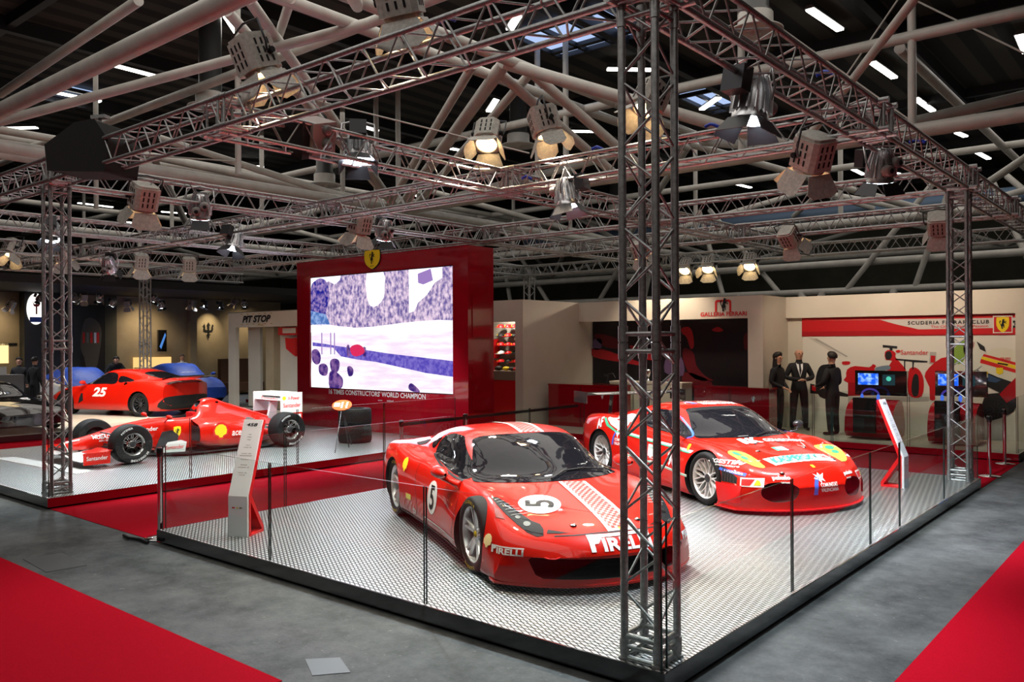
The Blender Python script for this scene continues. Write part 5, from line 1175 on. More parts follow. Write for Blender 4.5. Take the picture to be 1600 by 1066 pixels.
decal('rear_grille', poly2d(smooth([(-.8,.22),(0,.2),(.8,.22),(.86,.45),(.7,.56),(0,.58),(-.7,.56),(-.86,.45)],3)), (-4,0,0), (0,-1,0), (0,0,1), (1,0,0), v25, M['black'], t25)
tb, vb = coupe('race_car', 'black race coupe with painted pale reflection at the left border, behind the open wheel car', (-19.9,2.75,0), R(8), M['blackgloss'], zs=.86)
decal('side_lettering', text2d('599XX', .13, .6, bold=.03, shear=.2), (1.1,-2,.60), (1,0,0), (0,0,1), (0,1,0), vb, M['white'], tb, .006, maxd=3)
decal('pale_reflection', poly2d(smooth([(.9,.72),(1.5,.70),(2.1,.60),(2.2,.56),(1.5,.66),(.9,.67)],3)), (0,-2,0), (1,0,0), (0,0,1), (0,1,0), vb, mat('pale_gold_reflection', (.6,.52,.35), .4), tb, .006, maxd=3)  # beige curved reflection painted on the flank as a decal
mc = mat('blue_car_cover', (.02,.07,.42), .55)
add_noise(mc, 3, (.015,.06,.36), (.03,.10,.50), bump=.6, bscale=9)
tc1, vc1 = coupe('covered_car', 'car under a smooth blue cover, right of the distant truss column', (-27.2,11.6,ZF), R(-4), mc, glass=False, cover=True, wheels=True, zs=1.1)
decal('cover_lettering', text2d('MASERATI', .05, .5, bold=.01), (.75,0,2), (0,1,0), (-1,0,0), (0,0,-1), vc1, M['white'], tc1, .008)
tc2, vc2 = coupe('covered_car', 'white car half covered by a wrinkled blue cloth, left of the red coupe roof', (-27.0,7.95,ZF), R(-4), M['whitegloss'], glass=False, cover=False, zs=1.02)
b = MB(); rows = []
for i in range(25):
    x = -1.9+i*3.7/24; r_ = []
    for j in range(17):
        y = -.86+j*1.72/16; h = vc2.ray_cast(Vector((x,y,3)), Vector((0,0,-1))); z = h[0].z if h[0] else .6
        r_.append((x, y, z+.03+.012*math.sin(x*9+y*5)))
    rows.append(r_)
b.grid(rows); o = b.build('cloth_cover', mc, tc2); sd = o.modifiers.new('s','SOLIDIFY'); sd.thickness = .01
# ---------------------------------------------------------------- measuring helper: where a sight line meets a wall plane y=Y or x=X
_C = Vector((2.52158,-4.43974,2.00677)); _ya, _pi, _ro = -.69544, .00134, -.00495
_f = Vector((math.sin(_ya)*math.cos(_pi), math.cos(_ya)*math.cos(_pi), math.sin(_pi))); _r = Vector((math.cos(_ya),-math.sin(_ya),0)); _u = _r.cross(_f)
_r2 = _r*math.cos(_ro)+_u*math.sin(_ro); _u2 = -_r*math.sin(_ro)+_u*math.cos(_ro)
def sight(px, py): return _f+_r2*((px-800)/1299.11)-_u2*((py-533)/1299.11)
def at_y(px, py, Y): d = sight(px,py); return _C+d*((Y-_C.y)/d.y)
def at_x(px, py, X): d = sight(px,py); return _C+d*((X-_C.x)/d.x)
def at_z(px, py, Z): d = sight(px,py); return _C+d*((Z-_C.z)/d.z)
def wall(name, a, b, m='wallwhite'):
    mb = MB(); mb.box(a, b); return struct(name, mb, M[m])
# ---------------------------------------------------------------- white walls of the stand
T_ = 3.02
wall('wall_back', (-12.6,10.9,2.5), (-9.94,11.05,T_)); wall('wall_back', (-10.18,10.9,0), (-9.94,11.05,2.5)); wall('wall_back', (-12.6,12.0,ZF), (-9.96,12.1,T_))
wall('wall_right', (-10.04,11.05,0), (-9.94,13.85,T_)); wall('wall_left', (-12.7,10.9,ZF), (-12.6,12.1,T_))
wall('wall_back', (-9.94,13.19,2.52), (-5.33,13.3,T_)); wall('wall_back', (-5.33,13.19,0), (-4.98,14.7,T_)); wall('wall_back', (-9.94,13.85,0), (-5.33,13.95,T_))
wall('wall_back', (-4.98,14.5,2.53), (-.36,14.62,T_)); wall('wall_back', (-.36,14.5,ZF), (1.6,14.72,T_)); wall('wall_back', (-4.98,14.62,0), (-.36,14.72,T_))
mb = MB(); mb.box((-12.6,10.4,ZF), (-6.9,12.38,0)); o = mb.build('display_platform', [M['standfloor']]); tag(o, 'pale floor of the cap shop reaching left of the red counter', 'platform')
mb = MB(); mb.box((-12.6,10.38,-.12), (-6.89,10.4,0.0)); o2 = mb.build('skirt', M['red2'], o)
# ---- gallery mural: dark wall picture with a red open wheel car
def flatpoly(name, pts, Y, m, parent=None, off=.0):
    P = [at_y(x,y,Y-off) for x,y in pts]; vs = [(p.x,p.z) for p in P]; s_, f_ = poly2d(vs); b = MB()
    b.add([(x,Y-off,z) for x,z in s_], f_); return b.build(name, m, parent)
def crop(ox, oy, k): return lambda pts: [(ox+x/k, oy+y/k) for x,y in pts]
mb = MB(); mb.box((-9.90,13.78,0), (-5.34,13.84,2.56)); mural = mb.build('wall_mural', mat('mural_black', (.006,.005,.007), .35)); tag(mural, 'dark wall picture with a dim red racing car under the gallery header', 'picture')
c6 = crop(760,440,3.807); mr = mat('mural_red', (.28,.008,.012), .4); mr2 = mat('mural_dark_red', (.09,.004,.008), .4); mp = mat('mural_violet', (.10,.06,.13), .4)
for pts, m_ in (([(640,320),(700,315),(800,350),(800,400),(700,385)],mr2),([(625,400),(700,405),(800,440),(900,475),(915,500),(800,480),(640,450)],mr),([(640,345),(685,345),(680,400),(635,400)],mp),([(850,380),(920,400),(990,430),(985,470),(900,440)],mr),
   ([(1160,280),(1200,270),(1225,300),(1235,380),(1215,400),(1190,330),(1165,310)],mr),([(1170,400),(1230,420),(1250,500),(1300,560),(1350,590),(1240,580),(1180,500)],mr2),([(1340,290),(1375,270),(1410,290),(1380,300)],mr),([(1530,330),(1553,310),(1553,400),(1535,400)],mr2),
   ([(1080,440),(1160,450),(1170,560),(1060,540)],mp),([(1180,540),(1340,600),(1330,680),(1180,660)],mr2)):
    flatpoly('mural_shape', c6(smooth(pts,3)), 13.78, m_, mural, .003)
# gallery sign: horse over an arch and GALLERIA FERRARI
hd = tag(flat('gallery_sign', text2d('GALLERIA FERRARI', .10, 1.13, bold=.025), (-5.915,13.185,2.625), (1,0,0), (0,0,1), M['redlett']), 'red Galleria Ferrari lettering with black horse on the white header', 'sign')
arch_ = smooth([(-.20,-.13),(-.20,.10),(-.16,.14),(.16,.14),(.20,.10),(.20,-.13),(.15,-.13),(.15,.07),(.13,.09),(-.13,.09),(-.15,.07),(-.15,-.13)],1)
flat('sign_arch', poly2d(arch_), (-5.92,13.185,2.81), (1,0,0), (0,0,1), M['redlett'], hd); flat('sign_horse', mv(poly2d(HORSE), k=.30), (-5.90,13.182,2.83), (1,0,0), (0,0,1), M['black'], hd)
# red counters, white display plinths
def counter(loc, w, h, d, lab, rz=0, m='red2', logo=True, cat_='counter'):
    t = thing('reception_counter' if m=='red2' else 'display_plinth', lab, cat_, loc, rz)
    b = MB(); b.box((0,0,0),(w,d,h-.04)); b.build('body', M[m], t); b = MB(); b.box((-.01,-.01,h-.04),(w+.01,d+.01,h)); b.build('counter_top', M[m], t)
    if m=='red2':
        b = MB(); b.box((w*.48,-.006,.02),(w*.485,0,h-.05)); b.build('panel_gap', M['black'], t)
    if logo: flat('horse_emblem', mv(poly2d(HORSE), k=.13), (w*.8,0,h*.75), (1,0,0), (0,0,1), M['silver'], t)
    return t
counter((-9.72,11.6,0), 1.95, 1.0, .6, 'long dark red counter left of the near truss column, behind the race car wing')
counter((-6.35,12.6,0), 1.75, 1.0, .42, 'dark red counter in front of the standing woman and man')
counter((-9.0,13.2,0), .62, 1.02, .5, 'pale display plinth with a trophy, left of the near truss column', m='wallwhite', logo=False, cat_='plinth')
counter((-8.3,13.2,0), .62, 1.02, .5, 'pale display plinth behind the near truss column', m='wallwhite', logo=False, cat_='plinth')
counter((-7.6,13.2,0), .62, 1.02, .5, 'pale display plinth right of the near truss column', m='wallwhite', logo=False, cat_='plinth')
def trophy(x, y, z, lab, s=1., m='steel'):
    b = MB(); b.lathe([(.001,0),(.07,0),(.07,.03),(.02,.06),(.015,.12),(.05,.18),(.08,.27),(.085,.33),(.075,.33),(.07,.27),(.001,.2)], 20, 0, Matrix.Translation((x,y,z)) @ Matrix.Scale(s,4)); tag(b.build('trophy', M[m]), lab, 'trophy', 'trophies on the gallery plinths')
trophy(-8.72,13.4,1.02,'silver trophy cup on the left display plinth'); trophy(-8.0,13.4,1.02,'silver trophy cup on the plinth behind the column',.9)
b = MB(); b.sphere((-7.35,13.4,1.11),.11,16,10,0,(1.2,1,.8)); tag(b.build('racing_helmet', M['red']), 'red racing helmet on the right display plinth', 'helmet')
b = MB(); b.tube([(-9.0,13.05,.98),(-8.9,13.0,1.2),(-8.78,13.0,1.22),(-8.7,13.0,1.1)], .012, 8); b.cbox((-9.02,13.05,1.16),(.1,.04,.05)); tag(b.build('desk_lamp', M['darksteel']), 'small bent desk lamp above the long red counter', 'lamp')
# ---- cap shop
mb = MB(); mb.box((-12.5,11.92,1.25), (-10.05,11.99,2.5)); tag(mb.build('cap_wall_panel', mat('panel_taupe', (.30,.27,.22), .6)), 'taupe display panel holding the caps beside the screen block', 'panel')
def make_cap(col, lab, loc):
    t = thing('baseball_cap', lab, 'cap', loc, R(-20), 'caps on the display panel beside the screen'); k = .102
    b = MB(); rows = [[(k*math.cos(a)*math.cos(e), k*math.sin(a)*math.cos(e)*1.1, k*.85*math.sin(e)) for a in [2*PI*i/16 for i in range(16)]] for e in [PI/2*j/6 for j in range(7)]]; b.grid(rows, closed_u=True); b.build('crown', col, t)
    b = MB(); P = smooth([(-.07,-.06),(-.06,-.15),(0,-.18),(.06,-.15),(.07,-.06),(0,-.05)],3); b.prism(P, -.004, .006); b.build('brim', col, t)
    b = MB(); b.prism([(.02*math.cos(q*PI/4),.024*math.sin(q*PI/4)) for q in range(8)], 0,.004, Matrix.Translation((0,-.103,.035)) @ Matrix.Rotation(PI/2,4,'X')); b.build('cap_badge', M['yellow'], t)
    b = MB(); b.tube([(0,.02,0),(0,.14,-.03)], .006, 6); b.build('hook', M['darksteel'], t)
    return t
rows_ = [(512,'RRR'),(526,'KRK'),(540,'RRR'),(553,'WRK'),(566,'RKR')]; cols_ = [783,794.5,805]
rn = ['top','second','third','fourth','lowest']; cn = ['left','middle','right']; caps = {'R':M['redflat'],'K':M['black'],'W':M['white']}; cname={'R':'red','K':'black','W':'white'}; proto = {}
for i, (py_, s_) in enumerate(rows_):
    for j, ch in enumerate(s_):
        p = at_y(cols_[j], py_, 11.72); lab = '%s cap in the %s row of the display, %s of three' % (cname[ch], rn[i], cn[j])
        if ch not in proto: proto[ch] = make_cap(caps[ch], lab, p)
        else: dup(proto[ch], p, label=lab)
def hang(px_, py_, w, h, lab, m):
    p = at_y(px_, py_, 11.8); b = MB(); P = smooth([(-w*.3,h/2),(w*.3,h/2),(w*.5,h*.3),(w*.36,h*.15),(w*.34,-h/2),(-w*.34,-h/2),(-w*.36,h*.15),(-w*.5,h*.3)],1); b.prism(P, -.03, .03, Matrix.Translation(p) @ Matrix.Rotation(PI/2,4,'X')); tag(b.build('hanging_shirt', m), lab, 'shirt')
hang(776, 545, .22, .5, 'red shirt hanging at the left edge of the cap display, upper', M['redflat']); hang(775, 575, .22, .4, 'red and pale shirt hanging at the left edge of the cap display, lower', M['redlett']); hang(806,581,.16,.22,'dark red shirt hanging below the caps on the right',M['redflat'])
t = thing('shop_counter', 'red shop counter under the cap display', 'counter', (-12.4,11.02,0))
b = MB(); b.box((0,0,.06),(2.2,.5,1.08)); b.build('body', M['redflat'], t); b = MB(); b.box((0,-.01,1.08),(2.2,.5,1.30)); b.build('upper_shelf', mat('counter_taupe', (.25,.19,.14), .5), t)
for i, (px_, w, m, nm) in enumerate([(779,.22,'hair','dark box'),(791,.2,'yellow','yellow cap'),(800,.18,'hair','dark cap'),(806,.16,'redflat','red cap')]):
    p = at_y(px_, 591, 11.2); b = MB(); b.sphere((p.x,11.2,1.30+w*.28), w/2, 12, 8, 0, (1,.8,.55)); tag(b.build('folded_cap', M[m]), nm+' lying on the shop counter shelf', 'cap', 'goods on the shop counter')
L = bpy.data.lights.new('shop_light','SPOT'); L.energy = 140; L.color=(1,.92,.8); L.spot_size=R(120); L.spot_blend=1; L.shadow_soft_size=.1; lo = bpy.data.objects.new('shop_light', L); COL.objects.link(lo); lo.location=(-11.,11.2,2.9); lo.rotation_euler=(Vector((0,-.5,1.0))).to_track_quat('Z','Y').to_euler()  # unseen fill lamp, added to brighten the dark cap shop
# ---- fan club wall picture
wm = mat('poster_pale', (.72,.69,.62), .5); b = MB(); b.box((-4.62,14.585,0), (-.37,14.62,2.53)); post = b.build('wall_mural', wm); tag(post, 'large pale wall picture with red banner, racing car and two helmets behind the simulators', 'picture')
c7 = crop(1160,440,3.636)
def pp(pts, m, off=.003, sm=0): return flatpoly('mural_shape', c7(smooth(pts,sm) if sm else pts), 14.585, m, post, off)
mred = mat('banner_red', (.55,.01,.015), .4); mred2 = mat('banner_deep_red', (.38,.006,.012), .4); mblk = mat('poster_black', (.012,.012,.014), .5); mgry = mat('poster_grey', (.42,.40,.37), .5)
pp([(338,208),(1552,183),(1552,303),(338,312)], mred); pp([(338,222),(780,217),(860,240),(1000,272),(1552,262),(1552,205)], mat('banner_silver', (.62,.58,.55),.4), .006)
pp([(338,229),(780,224),(870,252),(1010,280),(1420,275),(1552,276),(1552,303),(338,312)], mred, .009); pp([(338,285),(800,280),(1000,300),(1552,295),(1552,303),(338,312)], mred2, .012)
def ptxt(body, x0, y0, x1, h, m, off=.012, **k):
    a = at_y(*c7([(x0,y0)])[0], 14.58); b_ = at_y(*c7([(x1,y0)])[0], 14.58); return flat('mural_lettering', text2d(body, h, b_.x-a.x, **k), ((a.x+b_.x)/2, 14.585-off, a.z), (1,0,0), (0,0,1), m, post)
ptxt('SCUDERIA FERRARI CLUB', 940, 236, 1403, .075, M['black'], bold=.02, space=1.2); ptxt('The Official Family Passion', 1070, 259, 1398, .07, M['redlett'], bold=0)
pp([(1423,195),(1535,193),(1535,292),(1423,294)], wm, .013); pp([(1429,201),(1529,199),(1529,286),(1429,288)], mred, .015)
a = at_y(*c7([(1479,242)])[0], 14.57); flat('club_shield', mv(poly2d(SHIELD), k=.27, kx=.30), (a.x,14.568,a.z), (1,0,0), (0,0,1), M['yellow'], post); flat('club_horse', mv(poly2d(HORSE), k=.19), (a.x,14.564,a.z+.0), (1,0,0), (0,0,1), M['black'], post)
for q in ((1537,222),(1545,236),(1537,250)): pp([(q[0],q[1]),(q[0]+14,q[1]),(q[0]+14,q[1]+13),(q[0],q[1]+13)], M['black'], .012)
pp([(400,325),(420,322),(600,425),(590,430)], mgry, .003); pp([(370,318),(392,316),(570,425),(540,420)], mat('poster_grey_light', (.60,.57,.51), .5), .003)
pp([(435,490),(470,472),(520,480),(545,560),(520,660),(440,655),(415,570)], mblk, .004, 3)                 # front tyre
pp([(385,580),(470,600),(600,640),(600,655),(385,635)], mblk, .005); pp([(395,590),(420,595),(415,625),(395,620)], mred, .007); pp([(568,455),(610,455),(606,472),(570,472)], mred, .006, 2)
pp([(595,500),(640,480),(720,488),(740,470),(760,480),(755,510),(900,515),(930,560),(600,575),(590,540)], mred, .006, 2); pp([(600,560),(760,545),(900,600),(940,640),(600,650)], mred2, .005, 1)
pp([(810,400),(840,388),(870,405),(870,430),(905,470),(930,515),(820,515),(850,450),(815,445)], mred, .008, 2); pp([(815,405),(838,396),(850,420),(838,443),(815,438)], mblk, .010, 3); pp([(797,360),(880,368),(878,380),(852,378),(852,392),(838,392),(836,376),(797,374)], mblk, .009)
pp([(760,488),(830,476),(838,500),(760,508)], mat('poster_blue_grey',(.18,.25,.32),.4), .009, 2); pp([(870,438),(1052,452),(1050,460),(975,458),(972,500),(965,500),(965,456),(925,452),(925,500),(918,500),(918,450),(870,446)], mblk, .008)
pp([(950,495),(1000,498),(1030,560),(1020,650),(960,655),(930,600)], mred, .007, 3); pp([(975,530),(1000,540),(1000,640),(970,650),(960,600)], mblk, .009, 3); ptxt('Santander', 900, 402, 1058, .10, M['redlett'], bold=.0); pp([(870,395),(890,388),(898,400),(880,405)], M['redlett'], .012, 2)
pp([(1065,400),(1102,402),(1098,470),(1062,470)], mgry, .006); pp([(1070,420),(1096,422),(1094,462),(1068,460)], mred, .008)
pp([(1035,540),(1060,490),(1130,435),(1180,450),(1180,600),(1100,620),(1095,670),(1065,670),(1063,600)], mred, .010, 2)
pp([(1190,400),(1230,345),(1290,325),(1350,345),(1380,400),(1370,460),(1330,500),(1260,520),(1200,500),(1185,450)], mat('helmet_white', (.66,.66,.58), .4), .012, 3)
pp([(1192,400),(1230,350),(1262,335),(1262,440),(1230,470),(1190,450)], mat('helmet_green', (.22,.36,.06), .4), .014, 2); pp([(1200,500),(1255,515),(1290,500),(1280,540),(1210,540)], M['yellow'], .014, 2); pp([(1330,340),(1375,370),(1383,400),(1350,385)], mblk, .015); pp([(1260,350),(1320,345),(1300,400),(1262,420)], mat('helmet_rose', (.55,.3,.28), .4), .014, 2)
pp([(1355,470),(1390,400),(1460,375),(1530,385),(1553,420),(1553,560),(1500,560),(1400,520)], mat('helmet_cream', (.70,.68,.55), .4), .016, 2)
pp([(1355,440),(1553,500),(1553,520),(1350,462)], M['redlett'], .018); pp([(1362,425),(1553,478),(1553,498),(1356,440)], M['yellow'], .018); pp([(1372,412),(1553,460),(1553,476),(1364,424)], M['redlett'], .018); pp([(1440,490),(1480,490),(1482,520),(1460,530),(1442,520)], M['yellow'], .020)
ptxt('TELEFO', 1465, 440, 1525, .06, M['redlett'], .022, bold=.02); pp([(1450,460),(1510,470),(1508,478),(1450,468)], M['black'], .02)
pp([(1390,520),(1553,570),(1553,660),(1480,640),(1400,600),(1340,560)], mblk, .015); pp([(1330,500),(1400,530),(1470,560),(1440,575),(1360,560)], mat('poster_navy', (.04,.08,.16), .4), .017, 1)
pp([(1460,640),(1553,545),(1553,660),(1500,690)], mred2, .018, 1); pp([(1380,640),(1553,650),(1540,740),(1420,790),(1370,760)], mblk, .012, 2); pp([(600,655),(1060,655),(1060,680),(600,690)], mgry, .003)
# ---- racing simulators
def simulator(px0, px1, py0, py1, lab):
    a = at_y(px0, py0, 13.9); b_ = at_y(px1, py1, 13.9); w = b_.x-a.x; t = thing('racing_simulator', lab, 'simulator', (a.x,13.9,.045), 0, 'racing simulators in front of the fan club picture'); z0, z1 = b_.z, a.z
    b = MB(); b.box((0,0,z0),(w,.12,z1)); b.build('monitor_housing', M['blackgloss'], t)
    s1 = MB(); s1.add([(w*.06,-.003,z0+(z1-z0)*.42),(w*.46,-.003,z0+(z1-z0)*.42),(w*.46,-.003,z1-.06),(w*.06,-.003,z1-.06)], [(0,1,2,3)])
    m = bpy.data.materials.get('simulator_screen_blue')
    if not m:
        m = emis('simulator_screen_blue', (.05,.25,.95), 1.3); em = [n for n in m.node_tree.nodes if n.type=='EMISSION'][0]
        tc = nd(m,'ShaderNodeTexCoord'); n_ = nd(m,'ShaderNodeTexNoise'); n_.inputs['Scale'].default_value = 9; cr = nd(m,'ShaderNodeValToRGB'); lk(m,tc.outputs['Object'],n_.inputs['Vector']); lk(m,n_.outputs['Fac'],cr.inputs['Fac']); cr.color_ramp.elements[0].position=.45; cr.color_ramp.elements[0].color=(.01,.10,.75,1); cr.color_ramp.elements[1].position=.65; cr.color_ramp.elements[1].color=(.35,.6,1,1); lk(m,cr.outputs[0],em.inputs[0])
    s1.build('main_screen', m, t)
    s2 = MB(); s2.add([(w*.54,-.003,z0+(z1-z0)*.42),(w*.78,-.003,z0+(z1-z0)*.42),(w*.78,-.003,z1-.08),(w*.54,-.003,z1-.08)], [(0,1,2,3)]); s2.build('side_screen', emis('sim_screen_dark', (.02,.05,.06), .8), t)
    s3 = MB(); s3.lathe([(.001,0),(.05,0)], 16, 0, Matrix.Translation((w*.66,-.006,z0+(z1-z0)*.68)) @ Matrix.Rotation(PI/2,4,'X')); s3.build('screen_logo', emis('sim_logo', (.1,.7,.5), .9), t)
    cx = w*.40; b = MB(); P = [(cx+.17*math.cos(q), -.35, z0+.02+.13*math.sin(q)) for q in [PI*.0+PI*i/14 for i in range(15)]]; b.tube(P, .02, 8); b.build('steering_wheel', emis('wheel_violet_lit', (.10,.07,.5), .5), t)  # violet light on the wheel is put in as emission
    for s in (-1,1):
        b = MB(); b.sphere((cx+s*.16,-.36,z0-.02), .05, 12, 8, 0, (.7,.6,1.4)); b.build('wheel_grip', emis('grip_blue_glow', (.08,.2,.9), .9), t)  # grips glow too, blue light put into their material
    b = MB(); b.prism(smooth([(0,.0),(.75,.0),(.85,.25),(.75,.55),(.45,.72),(.15,.70),(.0,.4)],2), .05, w*.95, Matrix(((0,0,1,0),(-1,0,0,.0),(0,1,0,0),(0,0,0,1)))); b.build('cockpit_shell', M['red2'], t)
    b = MB(); b.cbox((w*.45,-.9,.45),(.42,.12,.7)); b.cbox((w*.45,-.75,.2),(.42,.4,.12)); b.build('bucket_seat', M['black'], t)
    return t
simulator(1336,1417,582,623,'racing simulator with lit blue screen right of the man seen from behind'); simulator(1461,1542,583,625,'racing simulator with lit blue screen behind the right truss column')
# ---------------------------------------------------------------- big red screen block
t = thing('screen_block', 'tall glossy red block carrying a huge lit video screen', 'video screen', (-14.76,7.964,0)); X0, Y0 = -14.76, 7.964
b = MB(); W_, H_ = 5.77, 3.99; sx0, sx1, sz0, sz1 = .53, 5.32, .937, 3.59; e = .018
b.box((0,.05,0),(W_,.79,H_)); b.box((0,0,0),(sx0-e,.05,H_)); b.box((sx1+e,0,0),(W_,.05,H_)); b.box((sx0-e,0,0),(sx1+e,.05,sz0-e)); b.box((sx0-e,0,sz1+e),(sx1+e,.05,H_)); b.build('housing', M['red2'], t)
b = MB(); b.box((sx0-e,.03,sz0-e),(sx1+e,.05,sz1+e)); b.build('screen_frame', M['black'], t)
def escr(name, c1, c2, s, sc=14., lo=.4, hi=.6, stretch=(1,1,1)):
    m = emis(name, c1, s); em = [n for n in m.node_tree.nodes if n.type=='EMISSION'][0]; tc = nd(m,'ShaderNodeTexCoord'); mp_ = nd(m,'ShaderNodeMapping'); mp_.inputs['Scale'].default_value = stretch; n_ = nd(m,'ShaderNodeTexNoise'); n_.inputs['Scale'].default_value = sc; n_.inputs['Detail'].default_value = 5; cr = nd(m,'ShaderNodeValToRGB')
    lk(m,tc.outputs['Object'],mp_.inputs[0]); lk(m,mp_.outputs[0],n_.inputs['Vector']); lk(m,n_.outputs['Fac'],cr.inputs['Fac']); cr.color_ramp.elements[0].position=lo; cr.color_ramp.elements[0].color=(*c1,1); cr.color_ramp.elements[1].position=hi; cr.color_ramp.elements[1].color=(*c2,1); lk(m,cr.outputs[0],em.inputs[0]); return m
S = dict(white=escr('screen_white',(1,.86,.95),(1,.97,1),1.25,4), dark=escr('screen_tree_dark',(.02,.02,.32),(.50,.34,.66),.9,11,.4,.66), mid=escr('screen_tree_mauve',(.16,.12,.36),(.92,.72,.88),1.,13,.36,.66,(1,1,.7)), road=escr('screen_road',(.10,.07,.48),(.22,.17,.62),1.,10), teal=escr('screen_teal',(.08,.18,.5),(.3,.45,.8),1.,9),
  grass=escr('screen_grass',(.85,.70,.85),(1,.93,.98),1.15,3,.4,.6,(.4,1,3)), ppl=escr('screen_people_dark',(.05,.02,.2),(.3,.15,.4),.9,5), red=emis('screen_red',(.75,.03,.12),1.), violet=emis('screen_violet',(.35,.22,.55),1.), sky=emis('screen_sky',(1,.98,1),1.4))
def sp_(x, y):
    u = (x-398)/845.; yt = 285-75*u; yb = 935+40*u; v = (yb-y)/(yb-yt); return (sx0+u*(sx1-sx0), sz0+v*(sz1-sz0))
def sc_(pts, m, off, sm=0, nm='screen_image'):
    P = [(min(max(x,sx0),sx1), min(max(z,sz0),sz1)) for x,z in [sp_(*p) for p in (smooth(pts,sm) if sm else pts)]]; v_, f_ = poly2d(P); q = MB(); q.add([(x,.03-off,z) for x,z in v_], f_); return q.build(nm, m, t)
b = MB(); b.add([(sx0,.028,sz0),(sx1,.028,sz0),(sx1,.028,sz1),(sx0,.028,sz1)], [(0,1,2,3)]); b.build('screen_image', S['grass'], t)
sc_([(398,285),(1243,210),(1243,560),(398,600)], S['mid'], .004); sc_([(398,285),(600,267),(560,320),(520,300),(470,330),(430,310),(398,350)], S['sky'], .006, 2)
sc_([(398,350),(430,300),(470,285),(510,310),(525,400),(500,500),(520,560),(398,570)], S['dark'], .008, 3); sc_([(398,480),(500,500),(530,560),(460,570),(398,560)], S['teal'], .010, 1)
sc_([(765,245),(865,238),(872,330),(865,400),(830,445),(790,450),(768,400)], S['sky'], .008, 2); sc_([(1010,230),(1120,222),(1190,216),(1190,280),(1150,310),(1110,380),(1060,430),(1040,480),(1012,490)], S['sky'], .008, 1); sc_([(1060,255),(1130,225),(1142,295),(1090,320),(1062,310)], S['violet'], .010)
sc_([(398,565),(500,560),(700,580),(900,560),(1060,540),(1243,535),(1243,600),(900,620),(398,610)], S['white'], .010, 2)
sc_([(410,668),(500,678),(560,688),(700,705),(900,735),(1243,778),(1243,872),(1100,850),(1000,825),(820,785),(700,770),(600,752),(550,700),(410,690)], S['road'], .010)
sc_([(638,690),(655,685),(660,745),(642,750)], S['ppl'], .013, 2); sc_([(740,700),(758,698),(758,750),(742,752)], S['ppl'], .013, 2); sc_([(660,700),(690,682),(720,682),(748,705),(745,735),(700,752),(670,740)], S['red'], .014, 2)
for pts in ([(405,720),(440,710),(465,745),(460,790),(430,800),(405,770)],[(455,805),(490,795),(515,820),(505,865),(470,865),(452,840)],[(530,780),(560,765),(590,780),(588,830),(565,850),(535,835)],[(525,850),(560,840),(600,870),(615,900),(600,945),(525,942)],[(640,820),(660,810),(680,830),(675,865),(650,870)],[(1010,920),(1030,915),(1070,960),(1050,968),(1010,950)]): sc_(pts, S['ppl'], .013, 3)
for pts in ([(400,790),(440,810),(455,860),(450,938),(400,935)],[(450,860),(500,870),(520,900),(520,942),(450,940)],[(600,900),(640,870),(690,880),(700,948),(600,945)]): sc_(pts, S['sky'], .0125, 2)
for x_ in (470,530,555): sc_([(x_,610),(x_+7,610),(x_+7,740),(x_,740)], S['violet'], .012)
flat('screen_caption', text2d("16 TIMES CONSTRUCTORS' WORLD CHAMPION", .115, 3.28, bold=.02), (-11.87-X0, -.0, .855), (1,0,0), (0,0,1), M['white'], t)
flat('screen_subcaption', text2d('acer      etihad', .035, .5), (-11.5-X0, 0, .72), (1,0,0), (0,0,1), M['silver'], t)
b = MB(); sh = [(x*.58/.76*.9, z*.43/1.18) for x, z in smooth(SHIELD,2)]; b.prism([(x*1.04,z*1.04) for x,z in sh], .0,.03, Matrix(((1,0,0,-11.9-X0),(0,0,-1,0),(0,1,0,3.90),(0,0,0,1)))); b.build('shield_back', M['black'], t)
b = MB(); b.prism(sh, .03,.036, Matrix(((1,0,0,-11.9-X0),(0,0,-1,0),(0,1,0,3.90),(0,0,0,1)))); sy = b.build('shield', M['yellow'], t); flat('shield_horse', mv(poly2d(HORSE), k=.27), (-11.9-X0,-.037,3.92), (1,0,0), (0,0,1), M['black'], sy); flat('shield_letters', text2d('SF', .03, .12), (-11.9-X0,-.037,3.735), (1,0,0), (0,0,1), M['black'], sy)
b = MB(); b.box((W_,.12,.6),(W_+.02,.70,1.5)); b.build('side_panel', M['red2'], t)
b = MB(); b.box((W_,.12,2.1),(W_+.02,.7,3.)); b.build('side_panel', M['red2'], t)
al = bpy.data.lights.new('screen_glow','AREA'); al.shape='RECTANGLE'; al.size=4.6; al.size_y=2.5; al.energy=60; al.color=(1,.9,1); ao = bpy.data.objects.new('screen_glow', al); COL.objects.link(ao); ao.location=(-11.84,7.90,2.26); ao.rotation_euler=(PI/2,0,PI)
ao.rotation_euler = Vector((0,1,0)).to_track_quat('Z','Y').to_euler()
